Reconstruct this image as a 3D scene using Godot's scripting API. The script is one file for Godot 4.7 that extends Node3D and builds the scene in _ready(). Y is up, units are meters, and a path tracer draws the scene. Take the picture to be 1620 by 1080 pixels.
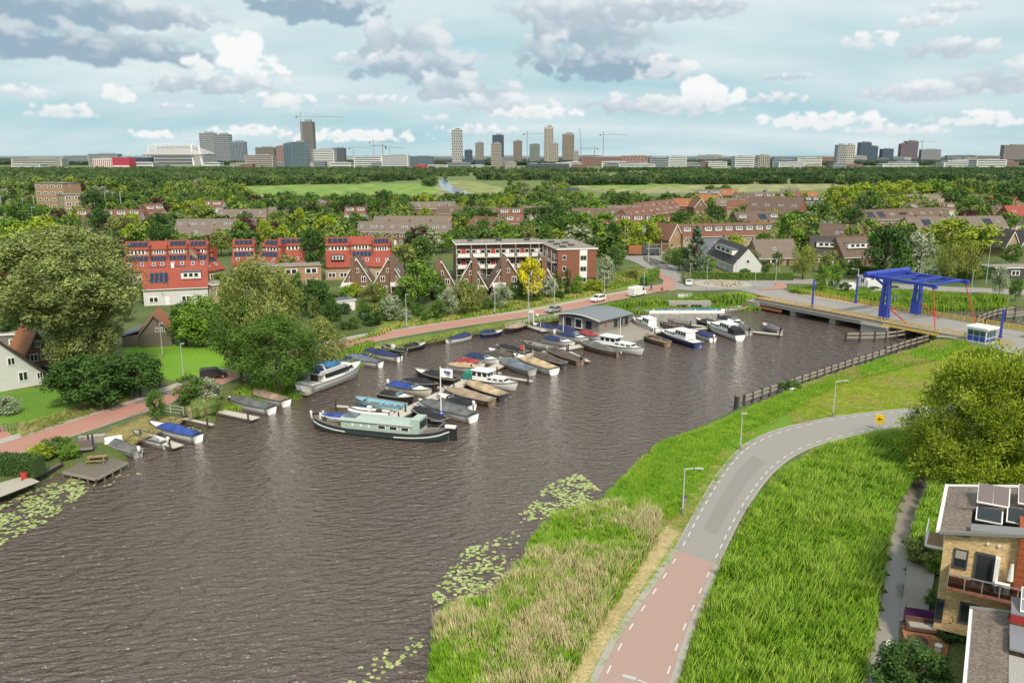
extends Node3D

# A river marina with a drawbridge, suburb and distant skyline. Metres, y up; water level is y = 0, land about y = 1.

const LAND := 1.0
var rng := RandomNumberGenerator.new()
var M := {}
var taken := {}
var shared := {}
var river := PackedVector2Array()
var ditch := PackedVector2Array()
var bridge_a := Vector2(61.4, -199.5)
var bridge_d := Vector2(0.528, 0.849)
var bridge_e := Vector2(0.849, -0.528)
var patch_noise := FastNoiseLite.new()


class MB:
	var v := PackedVector3Array()
	var c := PackedColorArray()
	var uv := PackedVector2Array()
	var t := Transform3D()

	func tri(a: Vector3, b: Vector3, d: Vector3) -> void:
		v.append(t * a)
		v.append(t * b)
		v.append(t * d)

	func quad(a: Vector3, b: Vector3, d: Vector3, e: Vector3) -> void:
		tri(a, b, d)
		tri(a, d, e)

	func box(at: Vector3, size: Vector3, turn := 0.0) -> MB:
		var h := size * 0.5
		var keep := t
		t = t * Transform3D(Basis(Vector3.UP, turn), at)
		var p := [Vector3(-h.x, -h.y, -h.z), Vector3(h.x, -h.y, -h.z), Vector3(h.x, -h.y, h.z), Vector3(-h.x, -h.y, h.z), Vector3(-h.x, h.y, -h.z), Vector3(h.x, h.y, -h.z), Vector3(h.x, h.y, h.z), Vector3(-h.x, h.y, h.z)]
		quad(p[4], p[5], p[6], p[7])
		quad(p[3], p[2], p[1], p[0])
		quad(p[7], p[6], p[2], p[3])
		quad(p[5], p[4], p[0], p[1])
		quad(p[6], p[5], p[1], p[2])
		quad(p[4], p[7], p[3], p[0])
		t = keep
		return self

	func bar(a: Vector3, b: Vector3, w: float, h: float) -> MB:
		var d := b - a
		var up := Vector3.UP if absf(d.normalized().y) < 0.98 else Vector3.RIGHT
		var keep := t
		t = t * Transform3D(Basis.looking_at(d, up), (a + b) * 0.5)
		var l := d.length()
		box(Vector3.ZERO, Vector3(w, h, l))
		t = keep
		return self

	func tube(a: Vector3, b: Vector3, r0: float, r1: float, sides := 6, cap := true) -> MB:
		var d := (b - a).normalized()
		var s := d.cross(Vector3.UP if absf(d.y) < 0.9 else Vector3.RIGHT).normalized()
		var u := s.cross(d)
		for i in sides:
			var p := TAU * i / sides
			var q := TAU * (i + 1) / sides
			var e := s * cos(p) + u * sin(p)
			var f := s * cos(q) + u * sin(q)
			quad(a + e * r0, b + e * r1, b + f * r1, a + f * r0)
			if cap:
				tri(b, b + f * r1, b + e * r1)
				tri(a, a + e * r0, a + f * r0)
		return self

	# a profile in (z, y) swept along x
	func sweep(p: PackedVector2Array, x0: float, x1: float) -> MB:
		var n := p.size()
		for i in n:
			var a := p[i]
			var b := p[(i + 1) % n]
			quad(Vector3(x0, a.y, a.x), Vector3(x1, a.y, a.x), Vector3(x1, b.y, b.x), Vector3(x0, b.y, b.x))
		var f := Geometry2D.triangulate_polygon(p)
		for i in range(0, f.size(), 3):
			for x in [x0, x1]:
				tri(Vector3(x, p[f[i]].y, p[f[i]].x), Vector3(x, p[f[i + 1]].y, p[f[i + 1]].x), Vector3(x, p[f[i + 2]].y, p[f[i + 2]].x))
		return self

	# an outline in (x, z) raised from y0 to y1
	func prism(p: PackedVector2Array, y0: float, y1: float, bottom := false) -> MB:
		var n := p.size()
		if y1 > y0:
			for i in n:
				var a := p[i]
				var b := p[(i + 1) % n]
				quad(Vector3(a.x, y0, a.y), Vector3(b.x, y0, b.y), Vector3(b.x, y1, b.y), Vector3(a.x, y1, a.y))
		var f := Geometry2D.triangulate_polygon(p)
		for i in range(0, f.size(), 3):
			tri(Vector3(p[f[i]].x, y1, p[f[i]].y), Vector3(p[f[i + 1]].x, y1, p[f[i + 1]].y), Vector3(p[f[i + 2]].x, y1, p[f[i + 2]].y))
			if bottom:
				tri(Vector3(p[f[i]].x, y0, p[f[i]].y), Vector3(p[f[i + 1]].x, y0, p[f[i + 1]].y), Vector3(p[f[i + 2]].x, y0, p[f[i + 2]].y))
		return self

	func loft(rings: Array, closed := true, caps := true) -> MB:
		for k in rings.size() - 1:
			var a: PackedVector3Array = rings[k]
			var b: PackedVector3Array = rings[k + 1]
			var n := a.size()
			for i in (n if closed else n - 1):
				var j := (i + 1) % n
				quad(a[i], a[j], b[j], b[i])
		if caps:
			for r in [rings[0], rings[rings.size() - 1]]:
				var m := Vector3.ZERO
				for q in r:
					m += q
				m /= r.size()
				for i in r.size():
					tri(m, r[i], r[(i + 1) % r.size()])
		return self

	func mesh(smooth := false) -> ArrayMesh:
		var a := []
		a.resize(Mesh.ARRAY_MAX)
		a[Mesh.ARRAY_VERTEX] = v
		if c.size() == v.size():
			a[Mesh.ARRAY_COLOR] = c
		if uv.size() == v.size():
			a[Mesh.ARRAY_TEX_UV] = uv
		if smooth:
			var st := SurfaceTool.new()
			st.create_from_arrays(a)
			st.generate_normals()
			st.index()
			return st.commit()
		var m := ArrayMesh.new()
		m.add_surface_from_arrays(Mesh.PRIMITIVE_TRIANGLES, a)
		return m


func pts(a: Array) -> PackedVector2Array:
	var p := PackedVector2Array()
	for i in range(0, a.size(), 2):
		p.append(Vector2(a[i], a[i + 1]))
	return p


func numbered(called: String) -> String:
	var k: int = taken.get(called, 0)
	taken[called] = k + 1
	return called if k == 0 else "%s_%03d" % [called, k]


func tag(o: Node, label: String, category := "", group := "", kind := "") -> void:
	if label:
		o.set_meta("label", label)
	if category:
		o.set_meta("category", category)
	if group:
		o.set_meta("group", group)
	if kind:
		o.set_meta("kind", kind)


func thing(called: String, at: Vector3, turn: float, label: String, category: String, group := "") -> Node3D:
	var o := Node3D.new()
	o.name = numbered(called)
	add_child(o)
	o.position = at
	o.rotation.y = turn
	tag(o, label, category, group)
	if not group.contains("horizon") and not group.contains("sheds") and (category.contains("house") or category.contains("building") or category == "hall"):
		homes.append([Vector2(at.x, at.z), label])
	return o


func part(parent: Node3D, called: String, mb: MB, m: Material, smooth := false) -> MeshInstance3D:
	return put(parent, called, mb.mesh(smooth), m)


func put(parent: Node3D, called: String, mesh: Mesh, m: Material, xf := Transform3D()) -> MeshInstance3D:
	var o := MeshInstance3D.new()
	o.name = called if parent != self else numbered(called)
	o.mesh = mesh
	o.material_override = m
	o.transform = xf
	parent.add_child(o, true)
	return o


func structure(called: String, mb: MB, m: Material, label := "") -> MeshInstance3D:
	var o := part(self, called, mb, m)
	tag(o, label, "", "", "structure")
	return o


func lin(r: float, g: float, b: float) -> Color:
	return Color(r, g, b).linear_to_srgb()


func noise_tex(seed_: int, freq: float, lo: float, hi: float, octaves := 4, size := 512) -> NoiseTexture2D:
	var n := FastNoiseLite.new()
	n.seed = seed_
	n.frequency = freq
	n.fractal_octaves = octaves
	n.noise_type = FastNoiseLite.TYPE_SIMPLEX_SMOOTH
	var r := Gradient.new()
	r.set_color(0, Color(lo, lo, lo))
	r.set_color(1, Color(hi, hi, hi))
	r.set_offset(0, 0.2)
	r.set_offset(1, 0.8)
	var t := NoiseTexture2D.new()
	t.width = size
	t.height = size
	t.seamless = true
	t.noise = n
	t.color_ramp = r
	return t


func mat(key: String, c := Color.WHITE, rough := 0.8, metal := 0.0, tex := "", scale := 0.25) -> StandardMaterial3D:
	if M.has(key):
		return M[key]
	var m := StandardMaterial3D.new()
	m.resource_name = key
	m.albedo_color = c
	m.roughness = rough
	m.metallic = metal
	if tex:
		m.albedo_texture = M["tex_" + tex]
		m.uv1_triplanar = true
		m.uv1_world_triplanar = true
		m.uv1_scale = Vector3.ONE * scale
	M[key] = m
	return m


func v3(p: Vector2, y := 0.0) -> Vector3:
	return Vector3(p.x, y, p.y)


func smooth01(a: float, b: float, x: float) -> float:
	var t := clampf((x - a) / (b - a), 0.0, 1.0)
	return t * t * (3.0 - 2.0 * t)


func edge_distance(poly: PackedVector2Array, p: Vector2) -> float:
	var best := 1e9
	for i in poly.size():
		var a := poly[i]
		var d := poly[(i + 1) % poly.size()] - a
		var t := clampf((p - a).dot(d) / maxf(d.length_squared(), 1e-6), 0.0, 1.0)
		best = minf(best, p.distance_squared_to(a + d * t))
	best = sqrt(best)
	return -best if Geometry2D.is_point_in_polygon(p, poly) else best


func bank(p: Vector2) -> float:
	var up := 0.0
	for e in [[bridge_a + bridge_e * 7.0 - bridge_d * 4.0, 26.0], [bridge_a + bridge_e * 7.0 + bridge_d * 56.0, 24.0]]:
		up = maxf(up, 1.55 * (1.0 - smooth01(6.0, e[1], p.distance_to(e[0]))))
	return up


func height(p: Vector2) -> float:
	var d := edge_distance(river, p)
	if d < -8.0:
		return -1.6
	var e := edge_distance(ditch, p)
	var h := LAND + bank(p) * smooth01(0.0, 5.0, d)
	h = lerpf(-1.2, h, smooth01(-1.6, 0.9, d))
	return lerpf(-0.7, h, smooth01(-0.75, 0.55, e))


func ground_y(p: Vector2) -> float:
	return LAND + bank(p)



func _ready() -> void:
	rng.seed = 20240611
	patch_noise.seed = 5
	patch_noise.frequency = 0.06
	patch_noise.fractal_octaves = 3
	# camera
	var cam := Camera3D.new()
	cam.name = "camera"
	cam.fov = 45.11
	cam.near = 1.0
	cam.far = 20000.0
	cam.position = Vector3(0, 37, 0)
	cam.rotation_degrees = Vector3(-12.7, 0, 0)
	add_child(cam)
	cam.current = true
	# sky and exposure
	var env := Environment.new()
	env.background_mode = Environment.BG_SKY
	env.tonemap_mode = Environment.TONE_MAPPER_LINEAR
	env.tonemap_exposure = 2.9
	env.background_energy_multiplier = 0.34
	env.sdfgi_enabled = true
	env.ssao_enabled = true
	env.ssil_enabled = true
	var sky := Sky.new()
	var pano := PanoramaSkyMaterial.new()
	pano.panorama = make_sky()
	sky.sky_material = pano
	env.sky = sky
	var we := WorldEnvironment.new()
	we.name = "world_environment"
	we.environment = env
	add_child(we)
	env.fog_enabled = true
	env.fog_density = 0.000008
	env.fog_light_color = Color(0.80, 0.88, 0.93)
	# sun: high, behind the camera, veiled by thin cloud
	var sun := DirectionalLight3D.new()
	sun.name = "sun"
	sun.light_energy = 0.5
	sun.light_angular_distance = 10.0
	sun.light_color = Color(1.0, 0.95, 0.87)
	sun.shadow_enabled = true
	sun.rotation_degrees = Vector3(-47, 18, 0)
	add_child(sun)
	make_materials()
	make_ground()
	make_roads()
	make_bridge()
	make_near_buildings()
	make_suburb()
	make_skyline()
	make_marina()
	make_boats()
	make_street()
	make_trees()
	make_reeds()



# Clouds: azimuth and elevation of the middle, half width, half height (degrees), greyness.
const CLOUDS := [
	[-29.08, 8.24, 9.1, 1.29, 0.85], [-25.73, 6.19, 7.07, 1.41, 0.8], [-29.91, 6.5, 4.52, 1.13, 0.85], [-22.08, 8.16, 3.24, 1.01, 0.6],
	[-12.43, 9.04, 4.81, 1.12, 0.95], [-17.51, 6.4, 1.67, 1.51, 0], [-16.81, 5.55, 2.18, 1.01, 0.02], [-18.91, 4.35, 4.36, 0.83, 0.5], [-19.77, 5.35, 1.15, 0.74, 0.15],
	[-7.07, 7.12, 3.06, 1.75, 0.55], [-6.07, 5.65, 4.82, 1.23, 0.65], [-3.59, 4.39, 3.96, 1.06, 0.5], [-0.64, 3.35, 3.31, 0.88, 0.4], [-10.37, 6.09, 1.82, 0.52, 0.4],
	[4.98, 8, 4.83, 2.19, 0.6], [7.42, 9.1, 8.29, 1.31, 0.5], [6.49, 5.64, 5.25, 1.14, 0.9], [11.63, 9.36, 3.87, 0.77, 0.5], [10.31, 5.51, 1.99, 0.95, 0.3], [2.51, 6.58, 2.2, 1.32, 0.6],
	[12.56, 4.22, 1.37, 1.12, 0], [13.51, 3.57, 1.88, 0.94, 0.05], [11.11, 3.21, 3.89, 0.86, 0.3],
	[26.73, 6.21, 2.49, 0.78, 0.45], [22.37, 6.82, 1.82, 0.57, 0.25], [25.63, 3.75, 3.74, 0.71, 0.4], [29.91, 4.34, 2.49, 1.13, 0.45], [17.25, 3.59, 1.93, 0.42, 0.35], [17.93, 4.88, 1.5, 0.25, 0.5], [25.57, 7.7, 1.65, 0.43, 0.35], [26.82, 8.41, 1.71, 0.35, 0.4],
	[-24.71, 3.63, 1.11, 0.64, 0.1], [-27.77, 2.6, 2.01, 0.54, 0.2], [-29.61, 3.62, 1.59, 0.46, 0.3], [-14.92, 3.39, 2.29, 0.68, 0.2], [-9.24, 3.55, 2.26, 0.43, 0.35], [-21.8, 3.03, 1.3, 0.24, 0.35],
	[-10.57, 1.27, 4.54, 0.52, 0.08], [-23.04, 1.3, 1.7, 0.32, 0.05], [1.7, 2.78, 2.82, 0.53, 0.15], [8.01, 3.24, 3.66, 0.78, 0.45], [20.02, 2.15, 3.92, 0.66, 0.12], [29.14, 2.07, 2.86, 0.53, 0.12], [-5.1, 2.48, 1.14, 0.22, 0.3], [-17, 1.55, 2.52, 0.42, 0.1], [24.45, 1.59, 3.19, 0.36, 0.2], [-2.13, 1.75, 2.64, 0.35, 0.2]]


func make_sky() -> ImageTexture:
	var clouds := CLOUDS.duplicate()
	var r := RandomNumberGenerator.new()
	r.seed = 77
	for k in 150:   # the same kind of cloud all the way round and overhead
		var az := r.randf_range(38.0, 322.0)
		var el := r.randf_range(1.5, 13.0)
		var w := r.randf_range(1.5, 6.5) * (0.4 + el / 14.0)
		clouds.append([az if az < 180.0 else az - 360.0, el, w, w * r.randf_range(0.16, 0.38), r.randf_range(0.0, 0.9)])
	for k in 46:
		var az2 := r.randf_range(-180.0, 180.0)
		var el2 := r.randf_range(14.0, 60.0)
		var w2 := r.randf_range(5.0, 13.0)
		clouds.append([az2, el2, w2 / cos(deg_to_rad(el2)), w2 * 0.5, r.randf_range(0.1, 0.9)])
	var coarse := sky_piece(clouds, -180.0, 180.0, 0.0, 90.0, 1024, 256)
	coarse.resize(4096, 1024, Image.INTERPOLATE_CUBIC)
	var fine := sky_piece(clouds, -36.0, 36.0, 0.0, 13.5, 1638, 306)
	fine.resize(819, 153, Image.INTERPOLATE_LANCZOS)
	var img := Image.create_empty(4096, 2048, false, Image.FORMAT_RGB8)
	img.fill(Color(0.46, 0.52, 0.46))
	img.blit_rect(coarse, Rect2i(0, 0, 4096, 1024), Vector2i.ZERO)
	img.blit_rect(fine, Rect2i(0, 0, 819, 153), Vector2i(2048 - 410, 1024 - 153))
	# the panorama's first column looks along -z
	var turned := Image.create_empty(4096, 2048, false, Image.FORMAT_RGB8)
	turned.blit_rect(img, Rect2i(2048, 0, 2048, 2048), Vector2i.ZERO)
	turned.blit_rect(img, Rect2i(0, 0, 2048, 2048), Vector2i(2048, 0))
	return ImageTexture.create_from_image(turned)


func sky_piece(clouds: Array, az0: float, az1: float, el0: float, el1: float, w: int, h: int) -> Image:
	var fbm := FastNoiseLite.new()
	fbm.seed = 3
	fbm.frequency = 0.15
	fbm.fractal_octaves = 5
	fbm.fractal_gain = 0.5
	var veil := FastNoiseLite.new()
	veil.seed = 9
	veil.frequency = 0.5
	veil.fractal_octaves = 5
	var density := PackedFloat32Array()
	density.resize(w * h)
	density.fill(0.0)
	var tone := PackedFloat32Array()
	tone.resize(w * h)
	var kx := (az1 - az0) / w
	var ky := (el1 - el0) / h
	for cl in clouds:
		var x0 := maxi(0, int((cl[0] - cl[2] * 1.5 - az0) / kx))
		var x1 := mini(w - 1, int((cl[0] + cl[2] * 1.5 - az0) / kx))
		var y0 := maxi(0, int((el1 - cl[1] - cl[3] * 1.7) / ky))
		var y1 := mini(h - 1, int((el1 - cl[1] + cl[3] * 1.7) / ky))
		var size: float = clampf(1.7 / cl[3], 0.5, 4.0)
		for y in range(y0, y1 + 1):
			var el := el1 - (y + 0.5) * ky
			var dy: float = (el - cl[1]) / cl[3]
			for x in range(x0, x1 + 1):
				var az := az0 + (x + 0.5) * kx
				var dx: float = (az - cl[0]) / cl[2]
				var n := fbm.get_noise_2d(az * 2.0 * size, el * 3.1 * size)
				var d: float = 1.0 - dx * dx - dy * dy * (1.0 if dy > 0.0 else 2.2) + n * 1.55 - 0.05 + 0.28 * cl[4]
				if d <= 0.0:
					continue
				var a: float = smooth01(0.0, 0.42 + 0.35 * cl[4], d) * (0.8 + 0.2 * (1.0 - cl[4]))
				# sunlit tops and grey undersides of the cloud itself
				var lit := clampf(0.5 + 0.55 * dy + 0.16 * dx + n * 0.6, 0.0, 1.0)
				var v: float = lerpf(1.0 - 0.98 * cl[4], 1.0 - 0.42 * cl[4] * cl[4], pow(lit, 0.8 + 2.0 * cl[4]))
				var i := y * w + x
				var o := density[i]
				var m: float = a + o * (1.0 - a)
				tone[i] = (v * a + tone[i] * o * (1.0 - a)) / maxf(m, 1e-4)
				density[i] = m
	var bytes := PackedByteArray()
	bytes.resize(w * h * 3)
	for y in h:
		var el := el1 - (y + 0.5) * ky
		var se := sin(deg_to_rad(el))
		var ce := cos(deg_to_rad(el))
		for x in w:
			var az := deg_to_rad(az0 + (x + 0.5) * kx)
			var k := 3.0 / (se + 0.22)
			var q := veil.get_noise_2d(sin(az) * ce * k * 0.5, cos(az) * ce * k)
			var t := clampf(0.56 + q * 0.5 + 0.22 * smooth01(4.0, 12.0, el), 0.0, 1.0)
			var cr := lerpf(0.63, 0.915, t)
			var cg := lerpf(0.80, 0.95, t)
			var cb := lerpf(0.845, 0.955, t)
			var i := y * w + x
			var d := density[i]
			if d > 0.0:
				var v := tone[i]
				cr = lerpf(cr, lerpf(0.42, 0.985, v), d)
				cg = lerpf(cg, lerpf(0.545, 0.99, v), d)
				cb = lerpf(cb, lerpf(0.645, 0.99, v), d)
			bytes[i * 3] = int(clampf(cr, 0, 1) * 255.0)
			bytes[i * 3 + 1] = int(clampf(cg, 0, 1) * 255.0)
			bytes[i * 3 + 2] = int(clampf(cb, 0, 1) * 255.0)
	return Image.create_from_data(w, h, false, Image.FORMAT_RGB8, bytes)



func make_materials() -> void:
	M["tex_fine"] = noise_tex(1, 0.02, 0.78, 1.0, 6, 1024)
	M["tex_asphalt"] = noise_tex(11, 0.09, 0.9, 1.0, 6, 1024)
	M["tex_coarse"] = noise_tex(2, 0.008, 0.7, 1.0, 5)
	M["tex_grass"] = noise_tex(3, 0.035, 0.68, 1.0, 6, 1024)
	M["tex_plank"] = noise_tex(4, 0.05, 0.5, 1.0, 3)
	# brick and tile courses too fine to pick apart: fine colour variation in rows
	var im := Image.create_empty(256, 256, false, Image.FORMAT_RGB8)
	var r := RandomNumberGenerator.new()
	r.seed = 8
	for row in 16:
		for k in 8:
			var v := r.randf_range(0.74, 1.0)
			var off := 16 if row % 2 else 0
			for part_ in 2:
				im.fill_rect(Rect2i((k * 32 + off) % 256 if part_ == 0 else (k * 32 + off) % 256 - 256, row * 16, 32, 16), Color(v, v * r.randf_range(0.95, 1.0), v * r.randf_range(0.92, 1.0)))
	for row in 16:
		im.fill_rect(Rect2i(0, row * 16, 256, 2), Color(0.72, 0.7, 0.68))
	M["tex_brick"] = ImageTexture.create_from_image(im)
	# roof tiles: rows of darker joints
	var it := Image.create_empty(256, 256, false, Image.FORMAT_RGB8)
	for row in 16:
		for k in 16:
			var v := r.randf_range(0.72, 1.0)
			it.fill_rect(Rect2i(k * 16, row * 16, 16, 16), Color(v, v, v))
		it.fill_rect(Rect2i(0, row * 16, 256, 3), Color(0.5, 0.5, 0.5))
	M["tex_tile"] = ImageTexture.create_from_image(it)
	var g := mat("ground", Color.WHITE, 0.95, 0.0, "grass", 0.083)
	g.vertex_color_use_as_albedo = true
	mat("asphalt", lin(0.29, 0.275, 0.26), 0.9, 0.0, "asphalt", 0.12)
	mat("asphalt_patch", lin(0.25, 0.24, 0.228), 0.9, 0.0, "asphalt", 0.12)
	mat("red_paving", lin(0.42, 0.215, 0.17), 0.9, 0.0, "asphalt", 0.12)
	mat("red_asphalt", lin(0.39, 0.27, 0.235), 0.9, 0.0, "asphalt", 0.12)
	mat("pale_paving", lin(0.42, 0.38, 0.33), 0.9, 0.0, "asphalt", 0.12)
	mat("kerb", lin(0.45, 0.42, 0.38), 0.85, 0.0, "fine", 0.5)
	mat("white_paint", lin(0.75, 0.74, 0.72), 0.7, 0.0, "fine", 1.5)
	mat("concrete", lin(0.40, 0.38, 0.35), 0.85, 0.0, "fine", 0.4)
	mat("concrete_dark", lin(0.22, 0.21, 0.19), 0.85, 0.0, "fine", 0.4)
	mat("wood_grey", lin(0.26, 0.22, 0.18), 0.85, 0.0, "plank", 0.7)
	mat("wood_dark", lin(0.085, 0.068, 0.052), 0.85, 0.0, "plank", 0.7)
	mat("wood_pale", lin(0.50, 0.45, 0.39), 0.8, 0.0, "plank", 0.5)
	mat("pontoon_deck", lin(0.62, 0.57, 0.50), 0.85, 0.0, "fine", 0.5)
	mat("wood_new", lin(0.50, 0.33, 0.16), 0.75, 0.0, "plank", 0.6)
	mat("white", lin(0.74, 0.74, 0.72), 0.45)
	mat("white_wall", lin(0.70, 0.71, 0.70), 0.8, 0.0, "fine", 0.3)
	mat("cream", lin(0.62, 0.52, 0.36), 0.7)
	mat("glass", lin(0.025, 0.03, 0.035), 0.08)
	mat("glass_blue", lin(0.05, 0.09, 0.13), 0.1)
	mat("black", lin(0.018, 0.018, 0.02), 0.6)
	mat("dark_grey", lin(0.06, 0.06, 0.065), 0.6)
	mat("mid_grey", lin(0.2, 0.2, 0.2), 0.55)
	mat("steel", lin(0.5, 0.5, 0.5), 0.4, 0.6)
	mat("galvanised", lin(0.50, 0.51, 0.51), 0.5, 0.2)
	mat("bridge_blue", lin(0.028, 0.055, 0.36), 0.42)
	mat("bridge_yellow", lin(0.68, 0.47, 0.10), 0.5)
	mat("signal_red", lin(0.48, 0.045, 0.035), 0.5)
	mat("solar", lin(0.018, 0.020, 0.055), 0.2)
	mat("solar_grey", lin(0.20, 0.21, 0.24), 0.25)
	mat("roof_red", lin(0.42, 0.085, 0.05), 0.75, 0.0, "tile", 0.4)
	mat("roof_orange", lin(0.44, 0.17, 0.07), 0.8, 0.0, "tile", 0.4)
	mat("roof_brown", lin(0.20, 0.135, 0.105), 0.85, 0.0, "tile", 0.4)
	mat("roof_taupe", lin(0.25, 0.20, 0.165), 0.85, 0.0, "tile", 0.4)
	mat("roof_dark", lin(0.075, 0.066, 0.066), 0.8, 0.0, "tile", 0.4)
	mat("roof_russet", lin(0.26, 0.12, 0.08), 0.85, 0.0, "tile", 0.4)
	mat("roof_flat", lin(0.33, 0.30, 0.26), 0.9, 0.0, "coarse", 0.2)
	mat("roof_grey", lin(0.13, 0.14, 0.16), 0.7, 0.0, "fine", 0.3)
	mat("brick_brown", lin(0.26, 0.16, 0.11), 0.9, 0.0, "brick", 0.55)
	mat("brick_red", lin(0.32, 0.135, 0.09), 0.9, 0.0, "brick", 0.55)
	mat("brick_yellow", lin(0.78, 0.59, 0.31), 0.9, 0.0, "brick", 0.6)
	mat("brick_tan", lin(0.46, 0.32, 0.20), 0.9, 0.0, "brick", 0.5)
	mat("brick_cream", lin(0.50, 0.41, 0.30), 0.9, 0.0, "brick", 0.5)
	mat("trunk", lin(0.14, 0.105, 0.075), 0.9, 0.0, "plank", 0.8)
	var leaf := mat("leaf", Color.WHITE, 0.62)
	leaf.vertex_color_use_as_albedo = true
	leaf.backlight = Color(0.30, 0.30, 0.12)
	leaf.metallic_specular = 0.3
	# river water: dark peat brown, wind ripples across the reach
	var n := FastNoiseLite.new()
	n.seed = 21
	n.frequency = 0.016
	n.fractal_octaves = 5
	n.fractal_gain = 0.5
	n.domain_warp_enabled = true
	n.domain_warp_amplitude = 22.0
	n.domain_warp_frequency = 0.012
	var t := NoiseTexture2D.new()
	t.width = 1024
	t.height = 1024
	t.seamless = true
	t.noise = n
	t.as_normal_map = true
	t.bump_strength = 34.0
	var w := mat("water", lin(0.098, 0.070, 0.056), 0.06)
	w.metallic_specular = 0.72
	w.normal_enabled = true
	w.normal_texture = t
	w.normal_scale = 1.0
	w.uv1_scale = Vector3(1.0, 1.0, 1.0)


func ground_tone(p: Vector2, zones: Array) -> Color:
	var n := patch_noise.get_noise_2d(p.x, p.y)
	var c := Color(0.085, 0.135, 0.03).lerp(Color(0.15, 0.19, 0.045), clampf(0.5 + n, 0.0, 1.0))
	for z in zones:
		if Geometry2D.is_point_in_polygon(p, z[0]):
			c = z[1].lerp(z[2], clampf(0.5 + n * 1.6, 0.0, 1.0))
	return c


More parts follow.
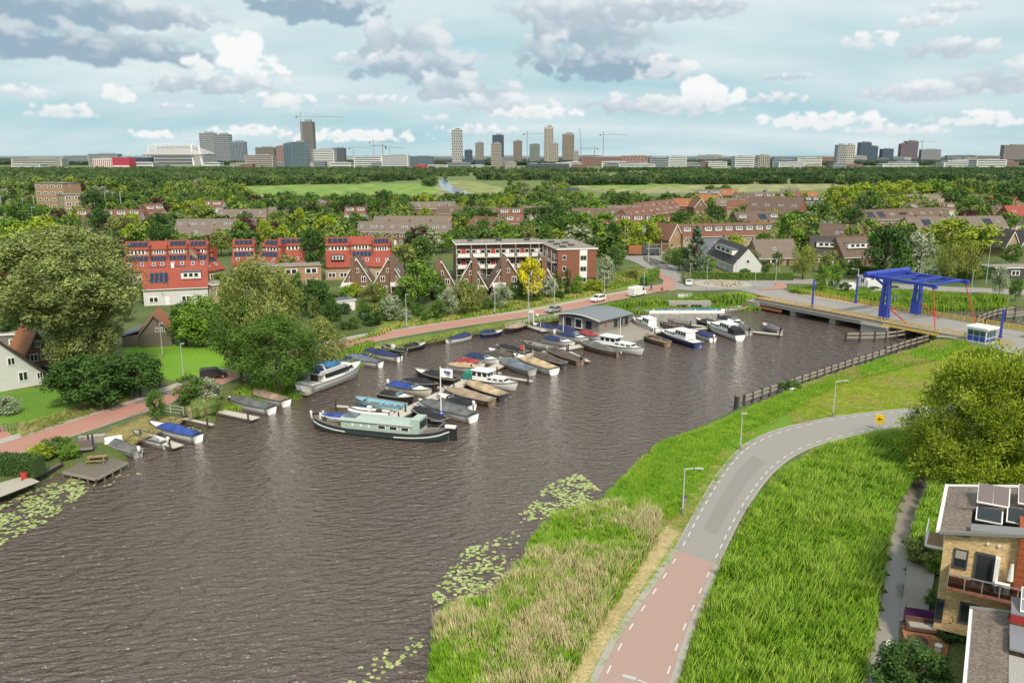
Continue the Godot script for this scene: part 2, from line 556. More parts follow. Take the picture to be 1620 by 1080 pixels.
func make_ground() -> void:
	river = pts([-58.1, -54.6, -58.4, -81.12, -56.79, -85.09, -55.01, -90.19, -54.56, -93.77, -49.57, -91.75, -48.2, -96.96, -51.31, -101.78, -46.84, -112.87, -42.67, -110.87, -43.98, -117.7, -43.24, -120.27, -37.63, -123.63, -34.57, -127.17, -35.03, -134.84, -34.48, -139.88, -31.13, -145.29, -26.66, -153.14, -22.68, -156.84, -17.5, -161.84, -13.08, -165.95, -8.71, -170.26, -1.39, -176.8, 6.92, -183.84, 15.91, -189.87, 21.5, -196.29, 32.33, -198.81, 44.25, -202.26, 62.95, -204.03, 79.08, -206.74, 99.28, -204.03, 123.87, -204.92, 172.98, -203.14, 151.43, -176.8, 112.95, -177.48, 103.25, -178.86, 89.32, -164.16, 82.62, -158.47, 69.71, -149.12, 57.17, -138.16, 46.51, -129.38, 42.01, -124.32, 38.61, -120.93, 34.05, -117.7, 30.25, -113.45, 25.52, -108.12, 19.55, -102.99, 14.76, -93.56, 11.5, -88.67, 10.07, -84.23, 7.49, -82.4, 4.09, -79.56, 3.21, -77.18, 1.48, -73.58, 1.41, -69.78, -0.67, -65.88, -1.82, -63.15, -4.63, -61.76, -6.14, -59.87, -6.03, -55.4, -5.94, -51.62, -5.76, -39.66, -44.3, -39.66])
	ditch = pts([49.66, -93.15, 50.22, -90.96, 45.27, -83.06, 40.26, -75.48, 36.77, -69.06, 33.62, -62.55, 31.63, -58.78, 27.51, -50.23, 24.08, -50.23, 27.77, -57.05, 31.74, -64.59, 35.29, -71.51, 39.85, -79.87, 45.25, -88.3])
	var zones := [
		[pts([-75.4, -155.27, -68.79, -159.16, -57.58, -156.91, -48.54, -139.57, -47.19, -130.41, -53.75, -129.64, -62.94, -135.26, -69.26, -143.2]), Color(0.16, 0.36, 0.015), Color(0.21, 0.43, 0.02)],
		[pts([-84.1, -123.73, -74.82, -126.62, -62.48, -121.98, -57.99, -119.62, -61.36, -110.39, -67.48, -102.9, -70.87, -100.45]), Color(0.14, 0.30, 0.02), Color(0.20, 0.36, 0.03)],
		[pts([-54.65, -101.9, -52.15, -112.12, -45.71, -110.39, -49.23, -98.56]), Color(0.34, 0.28, 0.09), Color(0.42, 0.37, 0.15)],
		[pts([-28.68, -136.1, -8.88, -160.88, 12.87, -182.5, 36.12, -201.15, 62.3, -204.78, 64.54, -212.41, 32.51, -208.53, 7.29, -186.26, -14.5, -167.52, -30.25, -153.12]), Color(0.20, 0.30, 0.035), Color(0.26, 0.33, 0.06)],
		[pts([-7.44, -50.22, -5.69, -60.86, 3.22, -77.71, 14.22, -91.64, 24.72, -105.46, 45.5, -126.62, 82.97, -156.91, 88.43, -149, 82.59, -131.2, 63.98, -115.45, 43.57, -110.39, 30.96, -100.45, 20.39, -82.45, 14.57, -69.58, 5.69, -50.22]), Color(0.15, 0.31, 0.012), Color(0.26, 0.36, 0.025)],
		[pts([39.44, -117.02, 58.96, -137.38, 80.02, -151.04, 80.9, -139.57, 64.79, -117.02, 43.78, -110.96]), Color(0.26, 0.36, 0.02), Color(0.34, 0.38, 0.035)],
		[pts([2.68, -49.54, 7, -58.52, 13.2, -71.85, 15.95, -76.24, 16.73, -75.1, 13.99, -69.58, 8.5, -58.52, 4.41, -49.54]), Color(0.58, 0.47, 0.24), Color(0.44, 0.37, 0.15)],
		[pts([15.95, -76.24, 20.46, -85.92, 24.83, -93.7, 25.03, -92.04, 20.58, -83.29, 16.73, -75.1]), Color(0.42, 0.36, 0.14), Color(0.26, 0.33, 0.05)],
		[pts([-29.47, -178.87, -22.05, -187.81, -4.75, -202.95, 15.97, -228.32, 38.31, -260.61, 43.98, -246.69, 33.71, -228.32, 14.25, -202.95, -15.32, -177.46, -28.49, -164.44]), Color(0.20, 0.30, 0.03), Color(0.30, 0.36, 0.07)],
	]
	var mb := MB.new()
	var x0 := -190.0
	var x1 := 200.0
	var z0 := -330.0
	var z1 := -16.0
	var step := 1.5
	var nx := int((x1 - x0) / step)
	var nz := int((z1 - z0) / step)
	var hs := PackedVector3Array()
	var cs := PackedColorArray()
	for j in nz + 1:
		for i in nx + 1:
			var p := Vector2(x0 + (x1 - x0) * i / nx, z0 + (z1 - z0) * j / nz)
			var edge := i == 0 or j == 0 or i == nx or j == nz
			var h := LAND if edge or p.y < -260.0 else height(p)
			hs.append(Vector3(p.x, h, p.y))
			cs.append(ground_tone(p, zones) if p.y > -265.0 else ground_tone(p, []))
	var w := nx + 1
	for j in nz:
		for i in nx:
			var a := j * w + i
			for k in [a, a + 1, a + w + 1, a, a + w + 1, a + w]:
				mb.v.append(hs[k])
				mb.c.append(cs[k])
	var far := 12000.0
	var green := Color(0.17, 0.23, 0.06)
	for q in [[Vector2(-far, -far), Vector2(far, z0)], [Vector2(-far, z1), Vector2(far, 600)], [Vector2(-far, z0), Vector2(x0, z1)], [Vector2(x1, z0), Vector2(far, z1)]]:
		mb.quad(Vector3(q[0].x, LAND, q[0].y), Vector3(q[1].x, LAND, q[0].y), Vector3(q[1].x, LAND, q[1].y), Vector3(q[0].x, LAND, q[1].y))
		for k in 6:
			mb.c.append(green)
	var g := part(self, "ground", mb, M.ground, true)
	tag(g, "green ground of verges, gardens and polder", "", "", "structure")
	# water sheet under the river and the ditch, ripple texture laid out in metres and turned with the wind
	var wb := MB.new()
	wb.quad(Vector3(-195, 0, -262), Vector3(205, 0, -262), Vector3(205, 0, -10), Vector3(-195, 0, -10))
	for k in [Vector2(-195, -262), Vector2(205, -262), Vector2(205, -10), Vector2(-195, -262), Vector2(205, -10), Vector2(-195, -10)]:
		var q: Vector2 = k.rotated(0.16)
		wb.uv.append(Vector2(q.x / 42.0, q.y / 15.0))
	var o := part(self, "river_water", wb, M.water, true)
	tag(o, "dark brown rippled river water", "", "", "structure")
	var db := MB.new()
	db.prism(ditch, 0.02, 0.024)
	structure("ditch_water", db, mat("ditch_water", lin(0.27, 0.235, 0.21), 0.1), "water of the narrow ditch, bright sky reflection painted into its pale colour")  # pale base colour stands in for bright sky mirrored in the ditch
	# far meadows and the canal between them
	field(pts([-361.5, -995.51, -270.62, -1084.72, -128.73, -1135.55, -76.59, -919.76, -77.38, -785.07, -173.33, -737, -251.88, -772.48]), lin(0.22, 0.36, 0.05), "bright green far meadow on the left", 0.03)
	field(pts([-235.61, -748.46, -170.75, -725.88, -77.38, -785.07, -62.37, -684.52, -96.87, -606.6, -160.86, -622.37, -201.74, -647.58]), lin(0.25, 0.31, 0.08), "pale green meadow in front of the bright one", 0.05)
	field(pts([-127.74, -1252.84, -61.51, -1252.84, -7.24, -956.15, -11.35, -748.46, -57.17, -684.52, -83.55, -919.76]), lin(0.30, 0.33, 0.11), "yellowish meadow beside the far canal", 0.06)
	field(pts([73.81, -1084.72, 261.02, -1191.33, 518.64, -1321, 500.24, -1084.72, 341.18, -919.76, 181.39, -825.4, 93.82, -825.4]), lin(0.33, 0.34, 0.14), "dry pale polder grassland in the middle distance", 0.04)
	field(pts([99.01, -1191.33, 236.56, -1252.84, 232.65, -1060.96, 134.84, -937.6, 86.83, -956.15]), lin(0.23, 0.34, 0.06), "small green meadow inside the dry grassland", 0.07)
	field(pts([706.43, -1396.95, 995.26, -1482.11, 801.07, -1191.33, 592.17, -1135.55]), lin(0.24, 0.34, 0.06), "far green meadow at the right", 0.05)
	var cb := MB.new()
	cb.prism(pts([-119.69, -1321, -106.61, -1357.92, -80.37, -1084.72, -41.28, -825.4, -35.25, -725.88, -41.31, -725.88, -78.06, -937.6]), LAND + 0.1, LAND + 0.12)
	structure("canal_water", cb, M.glass_blue, "distant grey canal between meadows")
	# cut bank stakes and sheet piling are part of the marina; the ditch shares the river's water sheet


func field(p: PackedVector2Array, c: Color, label: String, up: float) -> void:
	var mb := MB.new()
	mb.prism(p, LAND + up * 0.5, LAND + up)
	structure("meadow", mb, mat("meadow_%d" % M.size(), c, 0.95, 0.0, "coarse", 0.01), label)


func along(p: PackedVector2Array, n: int) -> PackedVector2Array:
	# n + 1 points evenly spaced on a smooth curve through p
	var cv := Curve2D.new()
	for i in p.size():
		var a := p[maxi(i - 1, 0)]
		var b := p[mini(i + 1, p.size() - 1)]
		var t := (b - a) / 6.0
		cv.add_point(p[i], -t, t)
	var l := cv.get_baked_length()
	var out := PackedVector2Array()
	for i in n + 1:
		out.append(cv.sample_baked(l * i / n, true))
	return out


func offset_line(p: PackedVector2Array, d: float) -> PackedVector2Array:
	var out := PackedVector2Array()
	for i in p.size():
		var t := (p[mini(i + 1, p.size() - 1)] - p[maxi(i - 1, 0)]).normalized()
		out.append(p[i] + Vector2(-t.y, t.x) * d)
	return out


func ribbon(l: PackedVector2Array, r: PackedVector2Array, up: float, cross := 4) -> MB:
	var mb := MB.new()
	for i in l.size() - 1:
		for k in cross:
			var f := float(k) / cross
			var g := float(k + 1) / cross
			var q := [l[i].lerp(r[i], f), l[i].lerp(r[i], g), l[i + 1].lerp(r[i + 1], g), l[i + 1].lerp(r[i + 1], f)]
			mb.quad(v3(q[0], ground_y(q[0]) + up), v3(q[1], ground_y(q[1]) + up), v3(q[2], ground_y(q[2]) + up), v3(q[3], ground_y(q[3]) + up))
	return mb


func kerb(parent: Node3D, line: PackedVector2Array, width: float, up := 0.14) -> void:
	var a := offset_line(line, -width * 0.5)
	var b := offset_line(line, width * 0.5)
	var mb := MB.new()
	for i in line.size() - 1:
		var q := []
		for p in [a[i], b[i], b[i + 1], a[i + 1]]:
			q.append(v3(p, ground_y(p) + up))
		mb.quad(q[0], q[1], q[2], q[3])
		for e in [[0, 3], [1, 2]]:
			mb.quad(q[e[0]], q[e[1]], q[e[1]] - Vector3(0, 0.16, 0), q[e[0]] - Vector3(0, 0.16, 0))
	part(parent, "kerb", mb, M.kerb)


func dashes(parent: Node3D, line: PackedVector2Array, length: float, gap: float, width: float, up: float) -> void:
	var mesh := BoxMesh.new()
	mesh.size = Vector3(width, 0.006, length)
	var run := 0.0
	var next := 0.5
	for i in line.size() - 1:
		var d := line[i].distance_to(line[i + 1])
		while next <= run + d:
			var p := line[i].lerp(line[i + 1], (next - run) / d)
			var t := line[i + 1] - line[i]
			put(parent, "dash", mesh, M.white_paint, Transform3D(Basis(Vector3.UP, atan2(t.x, t.y)), v3(p, ground_y(p) + up)))
			next += length + gap
		run += d


func make_roads() -> void:
	# road on the south bank: grey asphalt, then red asphalt towards the camera
	var n := 90
	var l := along(pts([3.88, -46.35, 5.67, -50.92, 8.28, -57.19, 14.63, -69.58, 19.69, -80.81, 24.93, -91.64, 30.47, -100.45, 37.68, -106.79, 46.96, -111.54, 59.71, -115.45, 76.12, -120.29]), n)
	var r := along(pts([9.32, -46.35, 11.34, -50.92, 13.82, -57.19, 19.41, -69.58, 24.96, -80.81, 31.59, -91.64, 38.59, -99.03, 48.33, -104.68, 55.92, -107.6, 70.93, -111.54]), n)
	var cut := 0
	for i in n:
		if l[i].distance_to(Vector2(15.12, -70.57)) < l[cut].distance_to(Vector2(15.12, -70.57)):
			cut = i
	var road := structure("south_bank_road", ribbon(l.slice(cut), r.slice(cut), 0.06), M.asphalt, "curving grey asphalt road on the near bank")
	var red := structure("red_cycle_road", ribbon(l.slice(0, cut + 1), r.slice(0, cut + 1), 0.06), M.red_asphalt, "reddish asphalt part of the near road")
	var strip := MB.new()
	for e in [[l, -0.22], [r, 0.22]]:
		kerb(red, e[0].slice(0, cut + 1), 0.55, 0.075)
		kerb(road, e[0].slice(cut), 0.16, 0.085)
	var la := PackedVector2Array()
	var ra := PackedVector2Array()
	var mid0 := PackedVector2Array()
	var mid1 := PackedVector2Array()
	for i in n + 1:
		la.append(l[i].lerp(r[i], 0.13))
		ra.append(l[i].lerp(r[i], 0.89))
		mid0.append(l[i].lerp(r[i], 0.36))
		mid1.append(l[i].lerp(r[i], 0.7))
	dashes(red, la.slice(0, cut), 1.0, 2.0, 0.11, 0.066)
	dashes(red, ra.slice(0, cut), 1.0, 2.0, 0.11, 0.066)
	dashes(road, la.slice(cut + 1), 1.0, 1.1, 0.1, 0.066)
	dashes(road, ra.slice(cut + 1), 1.0, 1.1, 0.1, 0.066)
	part(road, "asphalt_repair", ribbon(mid0.slice(cut + 5, cut + 26), mid1.slice(cut + 5, cut + 26), 0.064, 2), M.asphalt_patch)
	# red brick road along the north bank
	n = 100
	var c := along(pts([-67.96, -89.27, -63.87, -96.97, -58.45, -108.14, -52.23, -121.98, -48.61, -131.2, -42.88, -142.28, -31.65, -158.59, -22.49, -168.15, -9.82, -178.87, 7.5, -191.79, 24.49, -209.49, 34.17, -219.56, 42.58, -228.32]), n)
	var n_road := structure("brick_road", ribbon(offset_line(c, -2.6), offset_line(c, 2.6), 0.06), M.red_paving, "red brick road along the far bank")
	var walk := structure("pale_footpath", ribbon(offset_line(c, -4.6), offset_line(c, -2.75), 0.1), M.pale_paving, "pale paved footpath beside the red brick road")
	kerb(n_road, offset_line(c, -2.68), 0.16, 0.15)
	kerb(n_road, offset_line(c, 2.68), 0.16, 0.1)
	# roundabout and the roads that meet there
	var ro := Vector2(60.54, -234.14)
	var ring := PackedVector2Array()
	for i in 48:
		ring.append(Vector2(sin(TAU * i / 48), cos(TAU * i / 48)))
	var ra0 := PackedVector2Array()
	var ra1 := PackedVector2Array()
	var isl := PackedVector2Array()
	for i in 49:
		ra0.append(ro + ring[i % 48] * 8.0)
		ra1.append(ro + ring[i % 48] * 17.0)
		isl.append(ro + ring[i % 48] * 8.1)
	var rb := structure("roundabout_road", ribbon(ra0, ra1, 0.09), M.asphalt, "grey asphalt roundabout beyond the marina")
	kerb(rb, isl, 0.4, 0.22)
	var im := MB.new()
	im.prism(isl.slice(0, 48), LAND, ground_y(ro) + 0.2)
	structure("roundabout_island", im, M.pale_paving, "pale round central island of the roundabout")
	var rr := MB.new()
	for k in 70:
		var a := rng.randf() * TAU
		var d := sqrt(rng.randf()) * 5.5
		var p := ro + Vector2(sin(a), cos(a)) * d
		rr.box(v3(p, ground_y(ro) + 0.4), Vector3(rng.randf_range(0.5, 1.3), rng.randf_range(0.3, 0.8), rng.randf_range(0.4, 1.0)), rng.randf() * TAU)
	var rk := part(self, "rubble_stone", rr, mat("rubble", lin(0.50, 0.44, 0.34), 0.9, 0.0, "fine", 0.5))
	tag(rk, "heap of pale rough boulders on the roundabout island", "boulders", "", "stuff")
	for spec in [
		["north_road", pts([55.91, -240.26, 51.74, -252.08, 49.76, -268.16, 46.97, -289.93, 41.66, -309.16, 38.18, -331.04]), 5.0, "asphalt", "grey road leaving the roundabout to the bus stop"],
		["bus_lane", pts([49.76, -268.16, 50.43, -297.34, 58.2, -321.94, 68.39, -335.78]), 3.0, "asphalt", "asphalt lane at the bus stop behind the apartments"],
		["east_road", pts([70.47, -239.01, 80.14, -240.26, 95.95, -237.77, 113.55, -228.32, 138.39, -219.56, 163.83, -212.41]), 4.2, "asphalt", "grey road leaving the roundabout behind the drawbridge"],
		["bridge_approach_road", pts([61.51, -222.77, 65.17, -217.47, 68.07, -210.45, 70.68, -200.26]), 6.0, "asphalt", "grey approach road between roundabout and drawbridge"],
		["link_road", pts([40.42, -226.06, 47.7, -231.78, 52.72, -234.14]), 4.0, "red_paving", "red brick link between riverside road and roundabout"],
		["south_approach_road", pts([88.72, -163.24, 91.63, -159.16, 94.35, -151.04, 100.85, -139.57]), 6.0, "asphalt", "grey road running off the drawbridge to the right"]]:
		var line: PackedVector2Array = along(spec[1], 24)
		var o := structure(spec[0], ribbon(offset_line(line, -spec[2]), offset_line(line, spec[2]), 0.075 + 0.004 * (M.size() % 3)), M[spec[3]], spec[4])
		kerb(o, offset_line(line, -spec[2] - 0.1), 0.2, 0.17)
		kerb(o, offset_line(line, spec[2] + 0.1), 0.2, 0.17)
		if spec[3] == "asphalt" and spec[0] != "bus_lane":
			dashes(o, line, 1.5, 2.5, 0.16, 0.09)
	# red cycle paths curling round the roundabout
	for spec in [[pts([39.48, -220.62, 45.45, -234.14, 46.27, -246.69, 44.45, -263.58]), "red cycle path curling past the hedge to the roundabout"], [pts([65.96, -214.41, 71.75, -220.62, 76.69, -231.78, 77.13, -237.77]), "red cycle path between roundabout and drawbridge"]]:
		var line: PackedVector2Array = along(spec[0], 20)
		structure("cycle_path", ribbon(offset_line(line, -1.6), offset_line(line, 1.6), 0.13, 2), M.red_paving, spec[1])
	# parking strip east of the bridge and the ground by the left houses
	var pk := MB.new()
	pk.prism(pts([-59.13, -82.45, -55.46, -83.12, -53.6, -87.38, -56.27, -89.27, -58.57, -85.92]), LAND, LAND + 0.05)
	structure("left_terrace_paving", pk, M.pale_paving, "pale paved terrace behind the hedge")
	var dr := MB.new()
	dr.prism(pts([-58.6, -120.96, -55.41, -126.62, -52.65, -123.03, -55.87, -117.02]), LAND, LAND + 0.07)
	structure("driveway", dr, M.concrete_dark, "dark driveway joining the brick road by the bushes")
	var gp := MB.new()
	gp.prism(pts([-75.54, -107.6, -70.33, -107.6, -65.81, -102.9, -65.7, -99.97, -67.88, -95.86]), LAND, LAND + 0.055)
	structure("left_yard_paving", gp, M.red_paving, "brick paved yard entrance beside the riverside road")



func make_bridge() -> void:
	var th := atan2(-bridge_d.y, bridge_d.x)
	var b := thing("drawbridge", v3(bridge_a), th, "long low drawbridge with blue towers, overhead beams and yellow railings", "bridge")
	var y := 2.6
	# local x runs along the deck, local z from -15.6 (far edge) to 0.3 (near edge)
	part(b, "deck", MB.new().box(Vector3(15.5, y - 0.35, -7.6), Vector3(35, 0.7, 15.6)), M.asphalt)
	var leaf := part(b, "lifting_deck", MB.new().box(Vector3(39.6, y - 0.3, -7.6), Vector3(12.8, 0.6, 15.4)), M.asphalt)
	part(b, "south_deck", MB.new().box(Vector3(51, y - 0.35, -7.6), Vector3(9.6, 0.7, 15.6)), M.asphalt)
	for z in [0.36, -15.56]:
		part(b, "edge_girder", MB.new().box(Vector3(15.5, y - 0.5, z), Vector3(35, 0.35, 0.2)), M.kerb)
		part(b, "edge_girder", MB.new().box(Vector3(15.5, y - 1.0, z * 1.0 - 0.06), Vector3(35, 0.5, 0.12)), M.concrete)
		part(leaf, "edge_beam", MB.new().box(Vector3(39.6, y - 0.45, z), Vector3(12.6, 0.45, 0.18)), M.bridge_yellow)
		part(b, "edge_girder", MB.new().box(Vector3(51, y - 0.5, z), Vector3(9.6, 0.4, 0.2)), M.kerb)
	for z in [-2.6, -12.6]:
		part(b, "kerb", MB.new().box(Vector3(15.5, y + 0.06, z), Vector3(35, 0.14, 0.25)), M.kerb)
		part(b, "footway", MB.new().box(Vector3(15.5, y + 0.05, -1.15 if z > -5.0 else -14.05), Vector3(35, 0.1, 2.6)), M.red_asphalt)
	for k in 11:
		part(b, "lane_mark", MB.new().box(Vector3(-1 + k * 3.2, y + 0.004, -7.6), Vector3(1.4, 0.008, 0.15)), M.white_paint)
	part(b, "deck_joint", MB.new().box(Vector3(33.1, y + 0.012, -7.6), Vector3(0.22, 0.03, 15.4)), M.steel)
	part(b, "deck_joint", MB.new().box(Vector3(46.1, y + 0.012, -7.6), Vector3(0.22, 0.03, 15.4)), M.steel)
	# piers
	for s in [9.5, 20.5]:
		part(b, "pier", MB.new().box(Vector3(s, 0.3, -7.6), Vector3(1.6, 3.2, 14.6)), M.concrete)
		part(b, "pier_cap", MB.new().box(Vector3(s, 1.55, -7.6), Vector3(2.2, 0.5, 15.9)), M.kerb)
	part(b, "tower_pier", MB.new().box(Vector3(31.8, 0.2, -7.6), Vector3(6.0, 3.2, 17.4)), M.concrete)
	part(b, "pier_cap", MB.new().box(Vector3(31.8, 1.72, -7.6), Vector3(6.4, 0.35, 17.9)), M.kerb)
	part(b, "abutment", MB.new().box(Vector3(49.5, 0.4, -7.6), Vector3(7, 3.0, 17.2)), M.concrete)
	part(b, "abutment", MB.new().box(Vector3(-2.2, 0.5, -7.6), Vector3(4, 2.8, 17.0)), M.concrete)
	part(b, "fender_beam", MB.new().box(Vector3(2.2, 0.75, 0.6), Vector3(9, 0.5, 0.4)), mat("rust_paint", lin(0.36, 0.12, 0.08), 0.8, 0.0, "fine", 0.5))
	# railings
	var post := BoxMesh.new()
	post.size = Vector3(0.14, 1.05, 0.14)
	for z in [0.28, -15.5]:
		for span in [[-1.6, 33.0], [33.6, 45.8], [46.5, 60.0]]:
			var n := int((span[1] - span[0]) / 2.0)
			for k in n + 1:
				put(b, "railing_post", post, M.bridge_yellow, Transform3D(Basis(), Vector3(lerpf(span[0], span[1], float(k) / n), y + 0.52, z)))
			for h in [0.28, 0.64, 1.05]:
				part(b, "rail", MB.new().box(Vector3((span[0] + span[1]) * 0.5, y + h, z), Vector3(span[1] - span[0] + 0.1, 0.15, 0.09)), M.bridge_yellow)
	# towers
	for z in [-1.9, -13.4]:
		var tw := part(b, "tower", MB.new().box(Vector3(32, y + 1.7, z), Vector3(1.9, 3.4, 1.25)), M.bridge_blue)
		var lg := MB.new()
		for k in [-1.0, 1.0]:
			lg.t = Transform3D(Basis(), Vector3(32, 0, z))
			lg.bar(Vector3(k * 0.72, y + 3.3, 0), Vector3(k * 0.5, y + 8.3, 0), 0.95, 0.42)
		part(tw, "leg", lg, M.bridge_blue)
		part(tw, "head", MB.new().box(Vector3(32, y + 8.35, z), Vector3(1.5, 0.8, 1.0)), M.bridge_blue)
		part(tw, "cross_tie", MB.new().box(Vector3(32, y + 5.6, z), Vector3(1.1, 0.35, 0.5)), M.bridge_blue)
		part(tw, "brace", MB.new().bar(Vector3(31.2, y + 7.6, z), Vector3(29.4, y + 8.7, z), 0.4, 0.4), M.bridge_blue)
		part(tw, "base_plinth", MB.new().box(Vector3(32, y + 0.14, z), Vector3(2.3, 0.28, 1.7)), M.concrete)
		part(b, "lift_strut", MB.new().bar(Vector3(33.0, y + 2.9, z + 0.1), Vector3(37.6, y + 0.15, z + 0.1), 0.2, 0.2), M.signal_red)
		part(b, "pull_rod", MB.new().tube(Vector3(42.2, y + 8.7, z), Vector3(44.6, y - 0.1, z + (1.5 if z > -5.0 else -1.5)), 0.11, 0.11), M.signal_red)
		var bm := MB.new()
		bm.bar(Vector3(26.8, y + 9.1, z), Vector3(42.8, y + 8.75, z), 0.55, 0.62)
		var bo := part(b, "balance_beam", bm, M.bridge_blue)
		part(bo, "end_cap", MB.new().box(Vector3(42.6, y + 8.7, z), Vector3(0.7, 0.9, 0.75)), M.bridge_blue)
	part(b, "counterweight", MB.new().tube(Vector3(28.0, y + 9.5, 0.1), Vector3(28.0, y + 9.5, -15.4), 0.62, 0.62, 14), M.bridge_blue, false)
	part(b, "counterweight_box", MB.new().box(Vector3(28.0, y + 8.95, -7.6), Vector3(1.6, 0.6, 12)), M.bridge_blue)
	for band in [-3.2, -7.6, -12.0]:
		part(b, "counterweight_band", MB.new().tube(Vector3(28.0, y + 9.5, band - 0.1), Vector3(28.0, y + 9.5, band + 0.1), 0.66, 0.66, 14), mat("bridge_blue_dark", lin(0.02, 0.035, 0.2), 0.5))
	for s in [32.0, 37.2, 41.8]:
		part(b, "cross_beam", MB.new().bar(Vector3(s, y + 9.0, -1.9), Vector3(s, y + 9.0, -13.4), 0.34, 0.42), M.bridge_blue)
	for q in [[32.0, -1.9, 37.2, -13.4], [37.2, -1.9, 41.8, -13.4]]:
		part(b, "diagonal_brace", MB.new().bar(Vector3(q[0], y + 9.05, q[1]), Vector3(q[2], y + 9.05, q[3]), 0.2, 0.2), M.bridge_blue)
	# control cabin on the south abutment
	var hp := Vector2(88.23, -150.62)
	var c := thing("control_cabin", Vector3(hp.x + 0.6, 2.1, hp.y - 1.2), th, "white and blue bridge keeper's cabin on the near end of the drawbridge", "cabin")
	part(c, "plinth", MB.new().box(Vector3(0, 0.35, 0), Vector3(3.7, 0.7, 3.5)), M.concrete)
	part(c, "body", MB.new().box(Vector3(0, 2.0, 0), Vector3(3.6, 2.7, 3.4)), M.white)
	part(c, "roof", MB.new().box(Vector3(0, 3.5, 0), Vector3(4.3, 0.34, 4.1)), M.white)
	for k in 3:
		var pn := part(c, "wall_panel", MB.new().box(Vector3(-1.15 + 1.15 * k, 1.45, 1.72), Vector3(1.0, 0.95, 0.06)), M.bridge_blue)
		pn.name = "blue_panel"
		part(c, "window", MB.new().box(Vector3(-1.15 + 1.15 * k, 2.5, 1.72), Vector3(1.02, 0.95, 0.06)), M.glass_blue)
		part(c, "window", MB.new().box(Vector3(1.82, 2.4, -1.05 + 1.05 * k), Vector3(0.06, 1.15, 0.92)), M.glass_blue)
		part(c, "blue_panel", MB.new().box(Vector3(1.82, 1.3, -1.05 + 1.05 * k), Vector3(0.06, 0.7, 0.92)), M.bridge_blue)
	part(c, "stair_rail", MB.new().bar(Vector3(2.4, 0.9, 1.9), Vector3(4.2, 0.4, 1.9), 0.07, 0.9), M.galvanised)
	# blue poles with signal heads beside the deck
	for q in [[Vector2(69.79, -188.05), "tall blue lamp pole on the near railing of the drawbridge"], [Vector2(82.33, -193.93), "tall blue lamp pole on the far railing of the drawbridge"], [Vector2(93.67, -153.85), "tall blue pole beside the bridge keeper's cabin"]]:
		var p: Vector2 = q[0]
		var o := thing("blue_pole", v3(p, 2.2), 0.4, q[1], "pole")
		part(o, "shaft", MB.new().tube(Vector3.ZERO, Vector3(0, 7.0 if q[1].contains("railing") else 6.4, 0), 0.26, 0.2, 8), M.bridge_blue)
		part(o, "base_sleeve", MB.new().tube(Vector3.ZERO, Vector3(0, 1.2, 0), 0.36, 0.36, 8), M.bridge_blue)
		if q[1].contains("far"):
			part(o, "lamp_arm", MB.new().bar(Vector3(0, 8.6, 0), Vector3(-1.9, 8.9, 0), 0.08, 0.08).tube(Vector3(0, 6.9, 0), Vector3(0, 8.7, 0), 0.12, 0.08), M.galvanised)
			part(o, "lamp_head", MB.new().box(Vector3(-1.9, 8.88, 0), Vector3(0.8, 0.12, 0.28)), M.galvanised)
	# timber guide fences in the water
	fence_thing("guide_fence", pts([35.33, -119.94, 42.8, -126.8, 51.43, -134.44, 60.57, -142.54, 70.37, -150.6]), 1.7, "timber guide fence of dark posts along the grassy near bank", 19)
	fence_thing("guide_fence", pts([70.37, -150.6, 76.84, -156.3, 84.57, -162.42]), 2.1, "taller timber guide fence beside the bridge abutment", 7)
	fence_thing("guide_fence", pts([68.12, -163.58, 72.89, -163.58, 77.93, -164.75, 84.21, -168.39]), 2.2, "short timber guide fence in the water before the tower pier", 6)
	fence_thing("guide_fence", pts([104.02, -180.26, 113.34, -189.1, 120.13, -193.03]), 2.3, "timber guide fence in the water beyond the drawbridge", 6)
	fence_thing("guide_fence", pts([113.78, -186.06, 120.75, -189.1, 129.91, -190.65]), 2.0, "straight timber fence beyond the bridge at the right edge", 5)
	var dp := thing("mooring_dolphin", v3(Vector2(33.58, -117.7)), 0.0, "lone dark timber mooring post in the water by the near bank", "mooring post")
	for k in 3:
		part(dp, "pile", MB.new().tube(Vector3(0.25 * sin(k * 2.1), -1, 0.25 * cos(k * 2.1)), Vector3(0.12 * sin(k * 2.1), 2.2, 0.12 * cos(k * 2.1)), 0.26, 0.22), M.wood_dark)
	part(dp, "cap", MB.new().tube(Vector3(0, 2.1, 0), Vector3(0, 2.35, 0), 0.42, 0.3), M.wood_grey)




func fence_thing(called: String, p: PackedVector2Array, h: float, label: String, n: int) -> void:
	var q := along(p, n)
	var o := thing(called, v3(q[0]), 0.0, label, "fence")
	var post := MB.new().tube(Vector3(0, -1.2, 0), Vector3(0, h, 0), 0.24, 0.2, 6).mesh()
	for i in n + 1:
		put(o, "post", post, M.wood_dark, Transform3D(Basis(), v3(q[i] - q[0])))
	for i in n:
		for k in [0.45, 0.8]:
			part(o, "rail", MB.new().bar(v3(q[i] - q[0], h * k), v3(q[i + 1] - q[0], h * k), 0.2, 0.3), M.wood_pale)



# ---- building kit: local x along the front, +z out of the front, origin at the middle of the front foot ----

func unit_box() -> Mesh:
	if not shared.has("box"):
		shared.box = MB.new().box(Vector3.ZERO, Vector3.ONE).mesh()
	return shared.box


